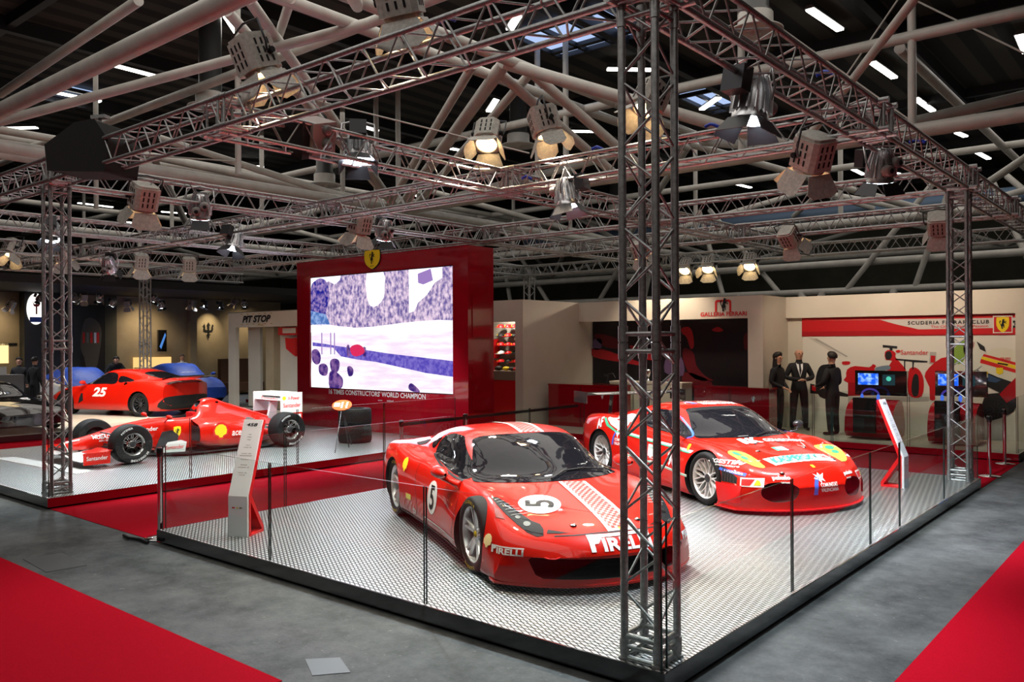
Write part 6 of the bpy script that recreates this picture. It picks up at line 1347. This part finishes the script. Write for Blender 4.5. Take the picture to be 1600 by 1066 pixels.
# ---------------------------------------------------------------- steles, posts, tyres
def stele(loc, rz, lab, title):
    t = thing('information_stele', lab, 'information stele', loc, rz, 'information steles beside the race cars'); w = .235
    prof = [(0,0),(0,.42),(.30,1.19)]
    b = MB(); P = [(0,0),(0,.42),(.30,1.19),(.325,1.185),(.03,.41),(.03,0)]; b.prism([(y,z) for y,z in P], .006, w-.006, Matrix(((0,0,1,0),(1,0,0,0),(0,1,0,0),(0,0,0,1)))); b.build('face_panel', M['silver'], t)
    b = MB()
    for x0 in (-.006, w-.012):
        b.prism([(y,z) for y,z in [(-.001,0),(-.001,.42),(.30,1.192),(.35,1.17),(.085,.40),(.30,.035),(.30,0)]]+[(y,z) for y,z in []], x0, x0+.018, Matrix(((0,0,1,0),(1,0,0,0),(0,1,0,0),(0,0,0,1)))) if False else None
    MX = Matrix(((0,0,1,0),(1,0,0,0),(0,1,0,0),(0,0,0,1)))
    b.prism([(.03,0),(.03,.43),(.322,1.19),(.35,1.175),(.072,.42),(.055,.36),(.055,0)], -.002, w+.002, MX); b.build('red_back', M['redflat'], t)
    b = MB(); b.prism([(.055,.36),(.075,.42),(.30,.06),(.30,0),(.055,0),(.055,.02),(.27,.03)], 0, w, MX); b.build('red_foot', M['redflat'], t)
    U = (1,0,0); V = Vector((0,.30,.77)).normalized(); O = Vector((w/2,-.0,.42)); L = .826
    def tl(body, s_, h, wd, m=M['black'], **k): p = O+V*s_*L; flat('stele_lettering', text2d(body, h, wd, **k), p, U, V, m, t, .003)
    tl(title, .93, .035, .13, bold=.02, shear=.2)
    for i, (s_, wd) in enumerate([(.80,.03),(.765,.05),(.73,.04),(.66,.05),(.63,.09),(.55,.12),(.52,.14),(.47,.10),(.40,.08),(.37,.12),(.30,.10),(.27,.07)]): tl('motor data'[:4+i%6], s_, .012, wd)
    for i, (dx, m) in enumerate(((-.05,M['redlett']),(-.005,M['yellow']),(.035,M['grey']))): flat('stele_logo', poly2d([(-.016,-.007),(.016,-.007),(.016,.007),(-.016,.007)] if i!=1 else circ(.009,12)), (w/2+dx,0,.30), U, (0,0,1), m, t, .003)
    return t
stele((-5.31,.31,0), R(25), 'grey leaning information stele with red back, left of the number 5 coupe', '458')
stele((-.62,7.58,0), R(90), 'grey leaning information stele in front of the right truss column', 'F430')
def post(loc, lab, h=.95):
    t = thing('barrier_post', lab, 'barrier post', loc, 0, 'chrome barrier posts')
    b = MB(); b.lathe([(.001,.03),(.05,.028),(.16,.012),(.165,0),(.001,0)], 28); b.build('base', M['steel'], t)
    b = MB(); b.cyl((0,0,.02),(0,0,h-.06),.028,18); b.build('pole', M['steel'], t)
    b = MB(); b.lathe([(.033,h-.1),(.036,h-.09),(.036,h-.01),(.03,h),(.001,h)], 18); b.build('belt_head', M['blackgloss'], t); return t
post((-6.36,.12,ZF+.006), 'chrome barrier post at the left corner of the main platform', 1.0)
post((-.1,10.4,ZF+.006), 'chrome barrier post on the red carpet, nearer the right truss column'); post((-.16,12.05,ZF+.006), 'chrome barrier post on the red carpet, beside the end of the white stand')
post((-7.0,4.3,ZF+.006), 'barrier post with black belt left of the number 5 coupe rear wing'); post((-7.0,5.75,ZF+.006), 'barrier post with black belt above the roof of the number 5 coupe')
b = MB(); b.box((-7.003,4.33,.72),(-6.997,5.72,.77)); tag(b.build('barrier_belt', M['black']), 'black belt stretched between two barrier posts behind the number 5 coupe', 'belt')
b = MB(); b.box((-7.003,5.78,.72),(-6.997,9.0,.77)); tag(b.build('barrier_belt', M['black']), 'black belt running back towards the cap shop', 'belt')
def tyre(z, lab):
    b = MB(); R_, w, ri = .335, .33, .19; prof = [(ri,0.0),(ri+.02,-.005),(R_*.93,.0),(R_*.985,.03),(R_,.08),(R_,w-.08),(R_*.985,w-.03),(R_*.93,w),(ri+.02,w+.005),(ri,w),(ri-.01,w/2)]; b.lathe(prof, 40, 0, Matrix.Translation((-10.72,6.45,z)), closed=True); tag(b.build('spare_tyre', M['rubber'], None, sharp=50), lab, 'tyre', 'stacked tyres in front of the red block')
tyre(.006, 'black spare tyre at the bottom of the stack before the screen'); tyre(.352, 'black spare tyre on top of the stack before the screen')
t = thing('pit_sign', 'orange oval sign with 11 on a thin stand leaning at the tyre stack', 'sign', (-10.3,5.75,0))
b = MB(); b.tube([(.62,-.62,.01),(.05,.0,.8)], .010, 8); b.tube([(.25,.0,.01),(.05,.0,.8)], .010, 8); b.tube([(-.1,.35,.01),(.05,.0,.8)], .010, 8); b.build('stand', M['darksteel'], t)
b = MB(); TM = Matrix.Translation((.05,0,.80)) @ Matrix.Rotation(R(38),4,'Z') @ Matrix.Rotation(R(38),4,'X'); b.prism([(.19*math.cos(q*PI/16), .15*math.sin(q*PI/16)) for q in range(32)], 0, .015, TM); b.build('sign_plate', M['orange'], t)
b = MB(); v_, f_ = text2d('11', .17, .13, bold=.05); b.add([TM @ Vector((x+.05,y,.018)) for x,y in v_], f_); v_, f_ = poly2d([(-.15,-.05),(-.04,-.05),(-.04,.06),(-.15,.06)]); b.add([TM @ Vector((x,y,.018)) for x,y in v_], f_); b.build('sign_number', M['white'], t)
# hatch and cable on the concrete
p = at_z(512,1042,ZF); b = MB(); b.prism([(p.x-.22,p.y-.02),(p.x+.05,p.y-.16),(p.x+.2,p.y+.03),(p.x-.06,p.y+.15)], ZF, ZF+.004); tag(b.build('floor_hatch', mat('hatch_grey', (.09,.095,.10), .5, .3)), 'small grey metal hatch in the concrete at the bottom of the picture', 'hatch')
p = at_z(75,880,ZF); b = MB(); b.prism([(p.x-.35,p.y-.1),(p.x+.35,p.y-.15),(p.x+.4,p.y+.2),(p.x-.3,p.y+.25)], ZF, ZF+.004); tag(b.build('floor_hatch', mat('hatch_dark', (.05,.052,.055), .6)), 'dark floor plate with round holes near the left red carpet', 'hatch')
b = MB(); b.tube([(-6.75,-.1,ZF+.02),(-6.55,-.14,ZF+.025),(-6.4,-.08,ZF+.02),(-6.2,-.1,ZF+.02)], .018, 8); tag(b.build('cable', M['black']), 'short black cable on the floor at the left platform corner', 'cable')
# ---------------------------------------------------------------- PIT STOP shop
Yp = 11.3
wall('wall_back', (-23.35,Yp,2.55), (-19.0,Yp+.15,3.05)); wall('wall_left', (-23.35,Yp,ZF), (-22.92,Yp+.15,2.55)); wall('wall_back', (-22.92,Yp+.5,ZF), (-22.2,Yp+.6,2.6), 'wallwhite'); wall('wall_back', (-20.75,Yp+.3,ZF), (-19.0,Yp+.4,2.6)); wall('wall_right', (-21.2,Yp+.05,ZF), (-20.75,Yp+.6,2.6), 'beige')
wall('wall_back', (-24.5,14.5,ZF), (-19,14.6,3.), 'beige'); wall('ceiling_pit_stop', (-23.35,Yp,3.05), (-19.0,14.6,3.07), 'hallwall')
sg = tag(flat('shop_sign', text2d('PIT STOP', .24, 1.65, bold=.05, shear=.3), (-21.65,Yp-.005,2.82), (1,0,0), (0,0,1), M['black']), 'black slanted Pit Stop lettering with gold dashes on white header', 'sign'); mg = mat('sign_gold', (.45,.28,.05), .4)
for i in range(6):
    for z in (2.99,2.65): flat('sign_dash', poly2d([(-.06,-.012),(.06,-.012),(.06,.012),(-.06,.012)]), (-22.5+i*.34,Yp-.005,z), (1,0,0), (0,0,1), mg, sg)
flat('sign_store', text2d('STORE', .045, .34, bold=.03), (-21.4,Yp-.005,2.61), (1,0,0), (0,0,1), mg, sg)
a = at_y(452,518,Yp+.28); b = MB(); b.box((a.x-.35,Yp+.1,a.z-.12),(a.x+.6,Yp+.28,a.z+.13)); o = b.build('wall_wing', M['redflat']); tag(o, 'red box shaped sign with pale panel on the Pit Stop shop wall', 'sign'); b = MB(); b.box((a.x-.1,Yp+.09,a.z-.06),(a.x+.6,Yp+.1,a.z+.10)); b.build('panel', M['wallwhite'], o)
a = at_y(455,540,Yp+.28); b = MB(); b.prism([(a.x-.15,a.z+.25),(a.x+.1,a.z+.22),(a.x+.4,a.z+.25),(a.x+.4,a.z-.35),(a.x+.1,a.z-.2),(a.x-.1,a.z-.1)], -(Yp+.28), -(Yp+.15), Matrix(((1,0,0,0),(0,0,-1,0),(0,1,0,0),(0,0,0,1)))); tag(b.build('wall_wing', M['redflat']), 'red racing bodywork piece hung on the Pit Stop shop wall', 'decoration')
t = thing('clothes_rack', 'dark shelves and clothes seen through the Pit Stop doorway', 'rack', (-22.3,13.0,0))
b = MB(); b.box((-.6,0,0),(1.0,.4,2.0)); b.build('shelf', M['black'], t); b = MB(); b.box((-.15,-.03,.6),(-.10,0,1.9)); b.build('light_strip', emis('strip_cool', (.8,.9,1), 3.), t)
b = MB(); 
for k in range(5): b.cbox((.2+.12*k,-.1,.5+.1*(k%2)),(.09,.1,.3))
b.build('folded_clothes', mat('clothes_dark', (.05,.04,.045), .8), t)
# ---------------------------------------------------------------- taupe stand with blue covered cars
XW = -30.
wall('wall_left', (XW-.2,3,ZF), (XW,18,3.95), 'beige'); wall('trim_2', (XW,5.8,1.98), (XW+.03,7.0,2.06), 'black')
for (y0,y1,d) in ((13.46,13.75,.25),): wall('wall_left', (XW,y0,ZF), (XW+d,y1,3.9), 'beige')
wall('wall_left', (XW,10.06,ZF), (XW+.05,10.52,3.9), 'hallwall')
mb = MB(); mb.box((-36,2,3.87), (-24.6,19,4.12)); o = mb.build('canopy', mat('canopy_black', (.01,.01,.012), .7)); tag(o, 'wide black canopy with hanging spotlights over the taupe stand', 'canopy')
mb = MB(); mb.box((-29.9,7.05,ZF), (-29.45,8.95,3.86)); o = mb.build('sign_tower', mat('tower_anthracite', (.022,.023,.025), .5)); tag(o, 'dark tower with a lit oval emblem behind the left truss column', 'tower')
b = MB(); b.lathe([(.001,.06),(.28,.06),(.30,.04),(.30,-.0)], 36, 0, Matrix.Translation((-29.45,7.42,3.27)) @ Matrix.Rotation(PI/2,4,'Y') @ Matrix.Diagonal((1.85,1.,1,1))); oe = b.build('oval_emblem', emis('oval_white', (1,.95,.88), 1.4), o)
b = MB(); b.box((-29.385,7.2,2.80),(-29.375,7.64,2.98)); b.build('oval_band', M['blue'], oe); flat('oval_trident', mv(poly2d([(-.03,-.3),(.03,-.3),(.03,.0),(.1,.02),(.14,.2),(.08,.1),(.03,.1),(0,.28),(-.03,.1),(-.08,.1),(-.14,.2),(-.1,.02),(-.03,0)]), k=.9), (-29.375,7.42,3.35), (0,1,0), (0,0,1), M['redlett'], oe)
tri = [(-.05,-.50),(.05,-.50),(.05,-.34),(.12,-.34),(.12,-.28),(.05,-.28),(.04,-.12),(.24,-.10),(.30,.0),(.28,.18),(.34,.22),(.24,.34),(.20,.18),(.22,.02),(.16,-.03),(.05,-.04),(.05,.22),(.10,.24),(0,.46),(-.10,.24),(-.05,.22),(-.05,-.04),(-.16,-.03),(-.22,.02),(-.20,.18),(-.24,.34),(-.34,.22),(-.28,.18),(-.30,0),(-.24,-.10),(-.04,-.12),(-.05,-.28),(-.12,-.28),(-.12,-.34),(-.05,-.34)]
tag(flat('trident_sign', mv(poly2d(tri), k=.72), (XW+.02,14.39,2.6), (0,1,0), (0,0,1), M['black'], None, .03), 'dark trident emblem in a warm pool of light on the taupe wall', 'sign')
L = bpy.data.lights.new('trident_light','SPOT'); L.energy = 130; L.color=(1,.8,.5); L.spot_size=R(60); L.spot_blend=1; lo = bpy.data.objects.new('trident_light', L); COL.objects.link(lo); lo.location=(XW+1.0,14.4,3.6); lo.rotation_euler=(Vector((1.0,0,1.0))).to_track_quat('Z','Y').to_euler()
mb = MB(); mb.box((XW+.006,9.1,.2),(XW+.04,10.05,3.5)); o = mb.build('engine_poster', mat('poster_dark', (.02,.017,.014), .4)); tag(o, 'tall dark poster of an engine with red cylinder heads on the taupe wall', 'poster')
def yzp(nm, pts, m, par, x, sm=2):
    v_, f_ = poly2d(smooth(pts,sm)); q = MB(); q.add([(x,y,z) for y,z in v_], f_); return q.build(nm, m, par)
yzp('poster_engine', [(9.15,1.9),(9.2,2.5),(9.35,2.95),(9.6,3.0),(9.85,2.8),(9.95,2.4),(9.85,1.6),(9.7,1.0),(9.4,1.0),(9.3,1.5)], mat('poster_engine_grey', (.10,.085,.065), .5), o, XW+.045)
for y_, m_ in ((9.28,'redlett'),(9.42,'grey'),(9.56,'redlett'),(9.70,'silver'),(9.80,'redlett')): yzp('poster_cylinder', [(y_-.04,2.05),(y_+.04,2.05),(y_+.045,2.45),(y_-.045,2.45)], M[m_], o, XW+.05, 1)
mb = MB(); mb.box((-25.,11.95-1.6,1.60),(-24.95,12.12-1.6,2.40)) if False else mb.box((-29.5,11.9,1.7),(-29.4,12.25,2.56)); o = mb.build('wall_monitor', M['blackgloss']); tag(o, 'dark monitor with a blue diagonal behind the distant truss column', 'monitor'); yzp('screen_stripe', [(11.95,1.9),(12.02,1.8),(12.22,2.35),(12.18,2.45)], emis('stripe_blue',(.1,.3,.8),.8), o, -29.395, 1)
t = thing('lit_counter', 'low shelf with warm backlit goods behind the covered blue car', 'shelf', (-29.95,11.0,ZF)); b = MB(); b.box((.1,0,0),(.38,1.75,1.05)); b.build('body', M['beige'], t); b = MB(); b.box((0.0,.15,1.19),(.05,1.7,1.62)); b.build('backlight', emis('shelf_warm', (1,.62,.22), 1.1), t)
for k in range(5): b = MB(); b.cbox((.22,.2+.33*k,1.14),(.2,.14,.17)); b.build('goods', M['shirt'] if k%2 else M['beige'], t)
mb = MB(); mb.box((XW+.006,6.0,1.35),(XW+.03,6.72,2.05)); o = mb.build('lit_niche', emis('niche_warm', (1,.72,.32), 1.5)); tag(o, 'warm glowing niche in the taupe wall at the left border', 'niche')
t = thing('reception_desk', 'grey reception desk with an open laptop at the left border', 'desk', (-26.9,4.6,ZF)); b = MB(); b.box((0,0,0),(.6,1.3,1.2)); b.build('body', M['grey'], t)
t2 = thing('laptop', 'open white laptop standing on the grey reception desk', 'laptop', (-26.7,5.1,ZF+1.2)); b = MB(); b.box((0,0,0),(.25,.35,.02)); b.build('base', M['white'], t2); b = MB(); b.box((.25,0,0),(.27,.35,.26)); b.build('lid', M['white'], t2)
t = thing('leather_sofa', 'brown leather seat in front of the trident emblem wall', 'sofa', (-29.5,14.6,ZF)); b = MB(); b.box((0,0,.15),(.9,1.6,.5)); b.build('seat', mat('brown_leather', (.06,.025,.012), .5), t); b = MB(); b.box((-.1,0,.4),(.15,1.6,1.5)); b.build('backrest', MATS['brown_leather'], t)
sl = [(15,480),(60,470),(115,470),(130,468),(155,470),(175,477),(200,478),(240,470),(252,480),(300,478),(320,478),(345,480),(365,475),(382,478)]
nm_ = ['first','second','third','fourth','fifth','sixth','seventh','eighth','ninth','tenth','eleventh','twelfth','thirteenth','fourteenth']
for i, q in enumerate(sl):
    p = at_x(q[0], q[1], -27.); lamp(hmi0 if i%3 else fres0, p, (-27.8+random.uniform(-1,1), p.y+random.uniform(-1.5,1.5), 0), '%s spotlight from the left hanging under the black canopy' % nm_[i], 0, scale=.62)
for (x,y) in ((-27,5),(-27,8.5),(-27,12.3),(-26.5,15)):
    L = bpy.data.lights.new('canopy_spot','SPOT'); L.energy = 260; L.color=(.95,.96,1); L.spot_size=R(110); L.spot_blend=.8; L.shadow_soft_size=.2; lo = bpy.data.objects.new('canopy_spot', L); COL.objects.link(lo); lo.location=(x,y,3.4); lo.rotation_euler=(0,0,0)
for (x,y,e_) in ((-28.9,6,130),(-28.9,11.5,150),(-28.9,16,90)):
    L = bpy.data.lights.new('wall_washer','SPOT'); L.energy = e_; L.color=(1,.78,.5); L.spot_size=R(120); L.spot_blend=1; L.shadow_soft_size=.3; lo = bpy.data.objects.new('wall_washer', L); COL.objects.link(lo); lo.location=(x,y,3.5); lo.rotation_euler=(Vector((.8,0,1.2))).to_track_quat('Z','Y').to_euler()
# ---------------------------------------------------------------- people
def person(label, loc, rz, pose, hair=None, skirt=False, shirt=False, jacket=None, trousers=None, h=1.78, hairlen=0):
    """body grown on a joint skeleton (one continuous skinned mesh). local: faces -y, z up"""
    t = thing('person', label, 'person', loc, rz); k = h/1.78
    J = dict(pel=(0,0,.95), wai=(0,0,1.10), che=(0,0,1.32), nkb=(0,0,1.46), nkt=(0,-.01,1.54), hd1=(0,-.02,1.60), hd2=(0,-.015,1.68), hd3=(0,-.005,1.745))
    for s, n in ((1,'l'),(-1,'r')):
        J.update({'hip'+n:(s*.09,0,.90),'kne'+n:(s*.10,-.01,.50),'ank'+n:(s*.11,.02,.09),'hel'+n:(s*.11,.03,.045),'toe'+n:(s*.12,-.16,.035),'sho'+n:(s*.175,0,1.385),'elb'+n:(s*.24,.02,1.14),'wri'+n:(s*.25,-.05,.90)})
    J.update({k_: v_ for k_, v_ in pose.items() if k_ not in ('face','handl','handr')})
    Rr = dict(pel=.15, wai=.145, che=.165, nkb=.08, nkt=.06, hd1=.08, hd2=.10, hd3=.072)
    for n in 'lr': Rr.update({'hip'+n:.11,'kne'+n:.08,'ank'+n:.062,'hel'+n:.045,'toe'+n:.036,'sho'+n:.082,'elb'+n:.06,'wri'+n:.036})
    E_ = [('pel','wai'),('wai','che'),('che','nkb'),('nkb','nkt'),('nkt','hd1'),('hd1','hd2'),('hd2','hd3')]
    for n in 'lr': E_ += [('pel','hip'+n),('hip'+n,'kne'+n),('kne'+n,'ank'+n),('ank'+n,'hel'+n),('hel'+n,'toe'+n),('che','sho'+n),('sho'+n,'elb'+n),('elb'+n,'wri'+n)]
    # palm and five fingers
    for n, s in (('l',1),('r',-1)):
        w = Vector(J['wri'+n]); d = (w-Vector(J['elb'+n])).normalized()
        if 'hand'+n in pose: d = Vector(pose['hand'+n]).normalized();
        side = d.cross(Vector((0,0,1))); side = side.normalized() if side.length > .2 else Vector((0,1,0)); pm = w+d*.07
        J['pal'+n] = tuple(pm); Rr['pal'+n] = .03; E_.append(('wri'+n,'pal'+n)); curl = Vector((0,0,-1)) if abs(d.z) < .7 else Vector((0,-1,0))
        for i, L in enumerate((.055,.065,.06,.045)):
            b0 = pm+side*(.027-.018*i)+d*.01; b1 = b0+d*L*.6; b2 = b1+(d*.6+curl*.5).normalized()*L*.5
            for q, P, r_ in (('a',b0,.0095),('b',b1,.009),('c',b2,.008)): J['f%d%s%s'%(i,q,n)] = tuple(P); Rr['f%d%s%s'%(i,q,n)] = r_
            E_ += [('pal'+n,'f%da%s'%(i,n)),('f%da%s'%(i,n),'f%db%s'%(i,n)),('f%db%s'%(i,n),'f%dc%s'%(i,n))]
        b0 = w+d*.03+side*.035; b1 = b0+(d+side*.5).normalized()*.04; J['tha'+n] = tuple(b0); J['thb'+n] = tuple(b1); Rr['tha'+n] = .012; Rr['thb'+n] = .010; E_ += [('wri'+n,'tha'+n),('tha'+n,'thb'+n)]
    names = list(J); me = bpy.data.meshes.new('b'); me.from_pydata([Vector(J[n])*k for n in names], [(names.index(a), names.index(b)) for a, b in E_], [])
    o = bpy.data.objects.new('b', me); COL.objects.link(o); md = o.modifiers.new('s','SKIN'); md.use_smooth_shade = True
    for i, n in enumerate(names):
        v = me.skin_vertices[0].data[i]; r_ = Rr[n]*k; v.radius = (r_, r_*(.72 if n in ('che','wai','pel','sho') else 1.)) ; v.use_root = (n == 'pel')
    su = o.modifiers.new('u','SUBSURF'); su.levels = 2; su.render_levels = 2
    dg = bpy.context.evaluated_depsgraph_get(); nm = bpy.data.meshes.new_from_object(o.evaluated_get(dg)); bpy.data.objects.remove(o)
    for m_ in (jacket or M['suit'], trousers or M['suit'], M['skin'], M['blackgloss']): nm.materials.append(m_)
    lab = {}
    segs = [(Vector(J[a])*k, Vector(J[b])*k, a, b) for a, b in E_]
    def cls(a, b):
        if a.startswith(('nkt','hd')) or b.startswith('hd') or (a,b) == ('nkb','nkt'): return 2
        if a.startswith(('wri','pal','f','th')): return 2
        if a.startswith(('hel',)) or b.startswith('toe'): return 3
        if a.startswith(('hip','kne','ank')): return 1
        if a == 'pel' and b.startswith('hip'): return 1
        return 0
    for p in nm.polygons:
        c = p.center; best = None
        for A, B, a, b in segs:
            AB = B-A; tt = max(0, min(1, (c-A).dot(AB)/max(AB.length_squared,1e-9))); d = (A+AB*tt-c).length - (Rr[a]+Rr[b])*.35*k
            if best is None or d < best[0]: best = (d, cls(a,b))
        p.material_index = best[1]; p.use_smooth = True
    body = link('body', nm, t)
    # face
    h2 = Vector(J['hd2'])*k; h1 = Vector(J['hd1'])*k; face = Vector(pose.get('face', (0,-1,0))).normalized(); sd = face.cross(Vector((0,0,1))).normalized(); up = sd.cross(face)
    for s in (1,-1):
        b = MB(); b.sphere(h2+face*.080*k+sd*s*.034*k-up*.01*k, .011*k, 10, 8); b.build('eye', M['black'], t)
        b = MB(); b.sphere(h2+sd*s*.092*k-up*.02*k-face*.005, .022*k, 10, 8, 0, (.5,.6,1.)); b.build('ear', M['skin'], t)
    b = MB(); b.tube([h2+face*.082*k, h2+face*.11*k-up*.035*k], [.008*k,.014*k], 8); b.build('nose', M['skin'], t)
    b = MB(); b.sphere(h1+face*.074*k, .018*k, 10, 6, 0, (1,1,.35)); b.build('mouth', mat('lips', (.35,.12,.10), .5), t)
    if hair:
        b = MB(); top_ = h2+up*.02*k-face*.012*k
        rows = []
        for i in range(9):
            e = -PI*.12+ (PI*.62)*i/8; rows.append([])
            for j in range(20):
                a = 2*PI*j/20; dirv = (sd*math.cos(a)-face*math.sin(a)); fr_ = dirv.dot(face); rr_ = .108*k*(1.0 if fr_ < .3 else .96)
                lift = .075*k*max(0, fr_)  # hairline higher over the face
                rows[-1].append(top_+dirv*rr_*math.cos(e)+up*(rr_*1.02*math.sin(e)+lift*(1-i/8)))
        b.grid(rows, closed_u=True); b.build('hair', hair, t)
        if hairlen:
            b = MB(); rows = []
            for i in range(8):
                f = i/7; rows.append([top_-face*.0+(sd*math.cos(a)-face*math.sin(a))*(.094+.035*f)*k*(1 if math.sin(a)>-.3 else .9)-up*(hairlen*f) for a in [PI*(-.12)+PI*1.24*j/14 for j in range(15)]])
            b.grid(rows); oo = b.build('long_hair', hair, t); sm_ = oo.modifiers.new('s','SOLIDIFY'); sm_.thickness = .03
    if shirt:
        c = Vector(J['che'])*k; n_ = Vector(J['nkb'])*k; b = MB(); f0 = Vector((0,-1,0))
        b.add([n_+Vector((-.075,-.065,.0)), n_+Vector((.075,-.065,.0)), c+Vector((.055,-.145,0)), c+Vector((0,-.145,-.17)), c+Vector((-.055,-.145,0))], [(0,4,3,2,1)]); b.build('shirt_front', M['shirt'], t)
        b = MB(); b.add([n_+Vector((-.02,-.075,.0)), n_+Vector((.02,-.075,.0)), c+Vector((.022,-.152,0)), c+Vector((0,-.152,-.15)), c+Vector((-.022,-.152,0))], [(0,4,3,2,1)]); b.build('tie', M['black'], t)
    return t
fist = dict(wril=(.05,-.30,1.10), wrir=(-.05,-.30,1.10), elbl=(.29,-.02,1.14), elbr=(-.29,-.02,1.14), handl=(-1,-.3,0), handr=(1,-.3,.05))
pA = at_z(1213,672,0); pB = at_z(1250,668,0); pC = at_z(1302,676,0)
cam_dir = lambda p: math.atan2(_C.y-p.y, _C.x-p.x)+PI/2
person('woman in black suit with long dark hair standing left of the man with folded hands', (-4.70,13.30,0), cam_dir(pA)+R(60), dict(wril=(.16,-.16,.98), wrir=(-.14,-.20,1.02), elbl=(.25,.02,1.12), elbr=(-.24,.02,1.12), face=(0,-1,0)), M['hair'], hairlen=.42, h=1.74)
person('bald man in dark suit and tie with folded hands, facing the camera', (-4.49,14.0,0), cam_dir(pB)+R(12), dict(fist, hipl=(.11,0,.90), hipr=(-.11,0,.90), anklel=(.2,0,.09) if False else (.0,0,0)) if False else dict(fist, kner=(-.12,-.01,.50), ankr=(-.14,.02,.09), helr=(-.14,.03,.045), toer=(-.17,-.16,.035), knel=(.12,-.01,.50), ankl=(.14,.02,.09), hell=(.14,.03,.045), toel=(.17,-.16,.035), face=(.25,-1,-.05)), None, shirt=True, h=1.84)
person('man in black jacket seen from behind, turned left, beside the simulator', (-3.56,13.45,0), cam_dir(pC)-R(125), dict(wril=(.12,-.30,1.06), elbl=(.26,-.04,1.12), wrir=(-.14,-.26,1.02), elbr=(-.25,0,1.12)), M['hair'], h=1.75)
person('man in black bending forward beside the covered cars', (-28.2,9.62,ZF), R(75), dict(wai=(0,-.02,1.08), che=(0,-.16,1.26), nkb=(0,-.26,1.37), nkt=(0,-.31,1.42), hd1=(0,-.36,1.45), hd2=(0,-.37,1.53), hd3=(0,-.35,1.60), shol=(.18,-.20,1.34), shor=(-.18,-.20,1.34), elbl=(.33,-.2,1.10), elbr=(-.33,-.2,1.10), wril=(.24,-.34,.90), wrir=(-.24,-.34,.90)), M['hair'], h=1.84)
person('man in white shirt standing behind the right covered car', (-29.5,12.95,ZF), R(80), {}, mat('grey_hair', (.12,.10,.09), .7), jacket=M['shirt'], h=1.70)
person('dark figure at the reception desk, left border', (-27.4,6.15,ZF), R(60), {}, M['hair'], h=1.72)
person('dark figure in front of the dark tower, second from the left border', (-26.0,6.1,ZF), R(200), {}, M['hair'], h=1.74)
# ---------------------------------------------------------------- camera and output
cam = bpy.data.cameras.new('camera'); co = bpy.data.objects.new('camera', cam); COL.objects.link(co)
cam.sensor_fit = 'HORIZONTAL'; cam.sensor_width = 36; cam.lens = 1299.11*36/1600; cam.clip_end = 300; cam.clip_start = .05
pit, rol, yaw = .00134, -.00495, -.69544
fw = Vector((math.sin(yaw)*math.cos(pit), math.cos(yaw)*math.cos(pit), math.sin(pit)))
rr = Vector((math.cos(yaw), -math.sin(yaw), 0)); uu = rr.cross(fw)
r2 = rr*math.cos(rol)+uu*math.sin(rol); u2 = -rr*math.sin(rol)+uu*math.cos(rol)
Mx = Matrix((r2, u2, -fw)).transposed().to_4x4(); Mx.translation = Vector((2.52158,-4.43974,2.00677))
co.matrix_world = Mx; SC.camera = co
SC.view_settings.view_transform = 'Standard'; SC.view_settings.look = 'None'; SC.view_settings.gamma = 1; SC.view_settings.use_curve_mapping = False
SC.view_settings.exposure = 0.
SC.cycles.max_bounces = 8; SC.cycles.transparent_max_bounces = 16; SC.cycles.diffuse_bounces = 3; SC.cycles.glossy_bounces = 4; SC.cycles.caustics_reflective = False; SC.cycles.caustics_refractive = False
SC.cycles.use_denoising = True; SC.cycles.sample_clamp_indirect = 6
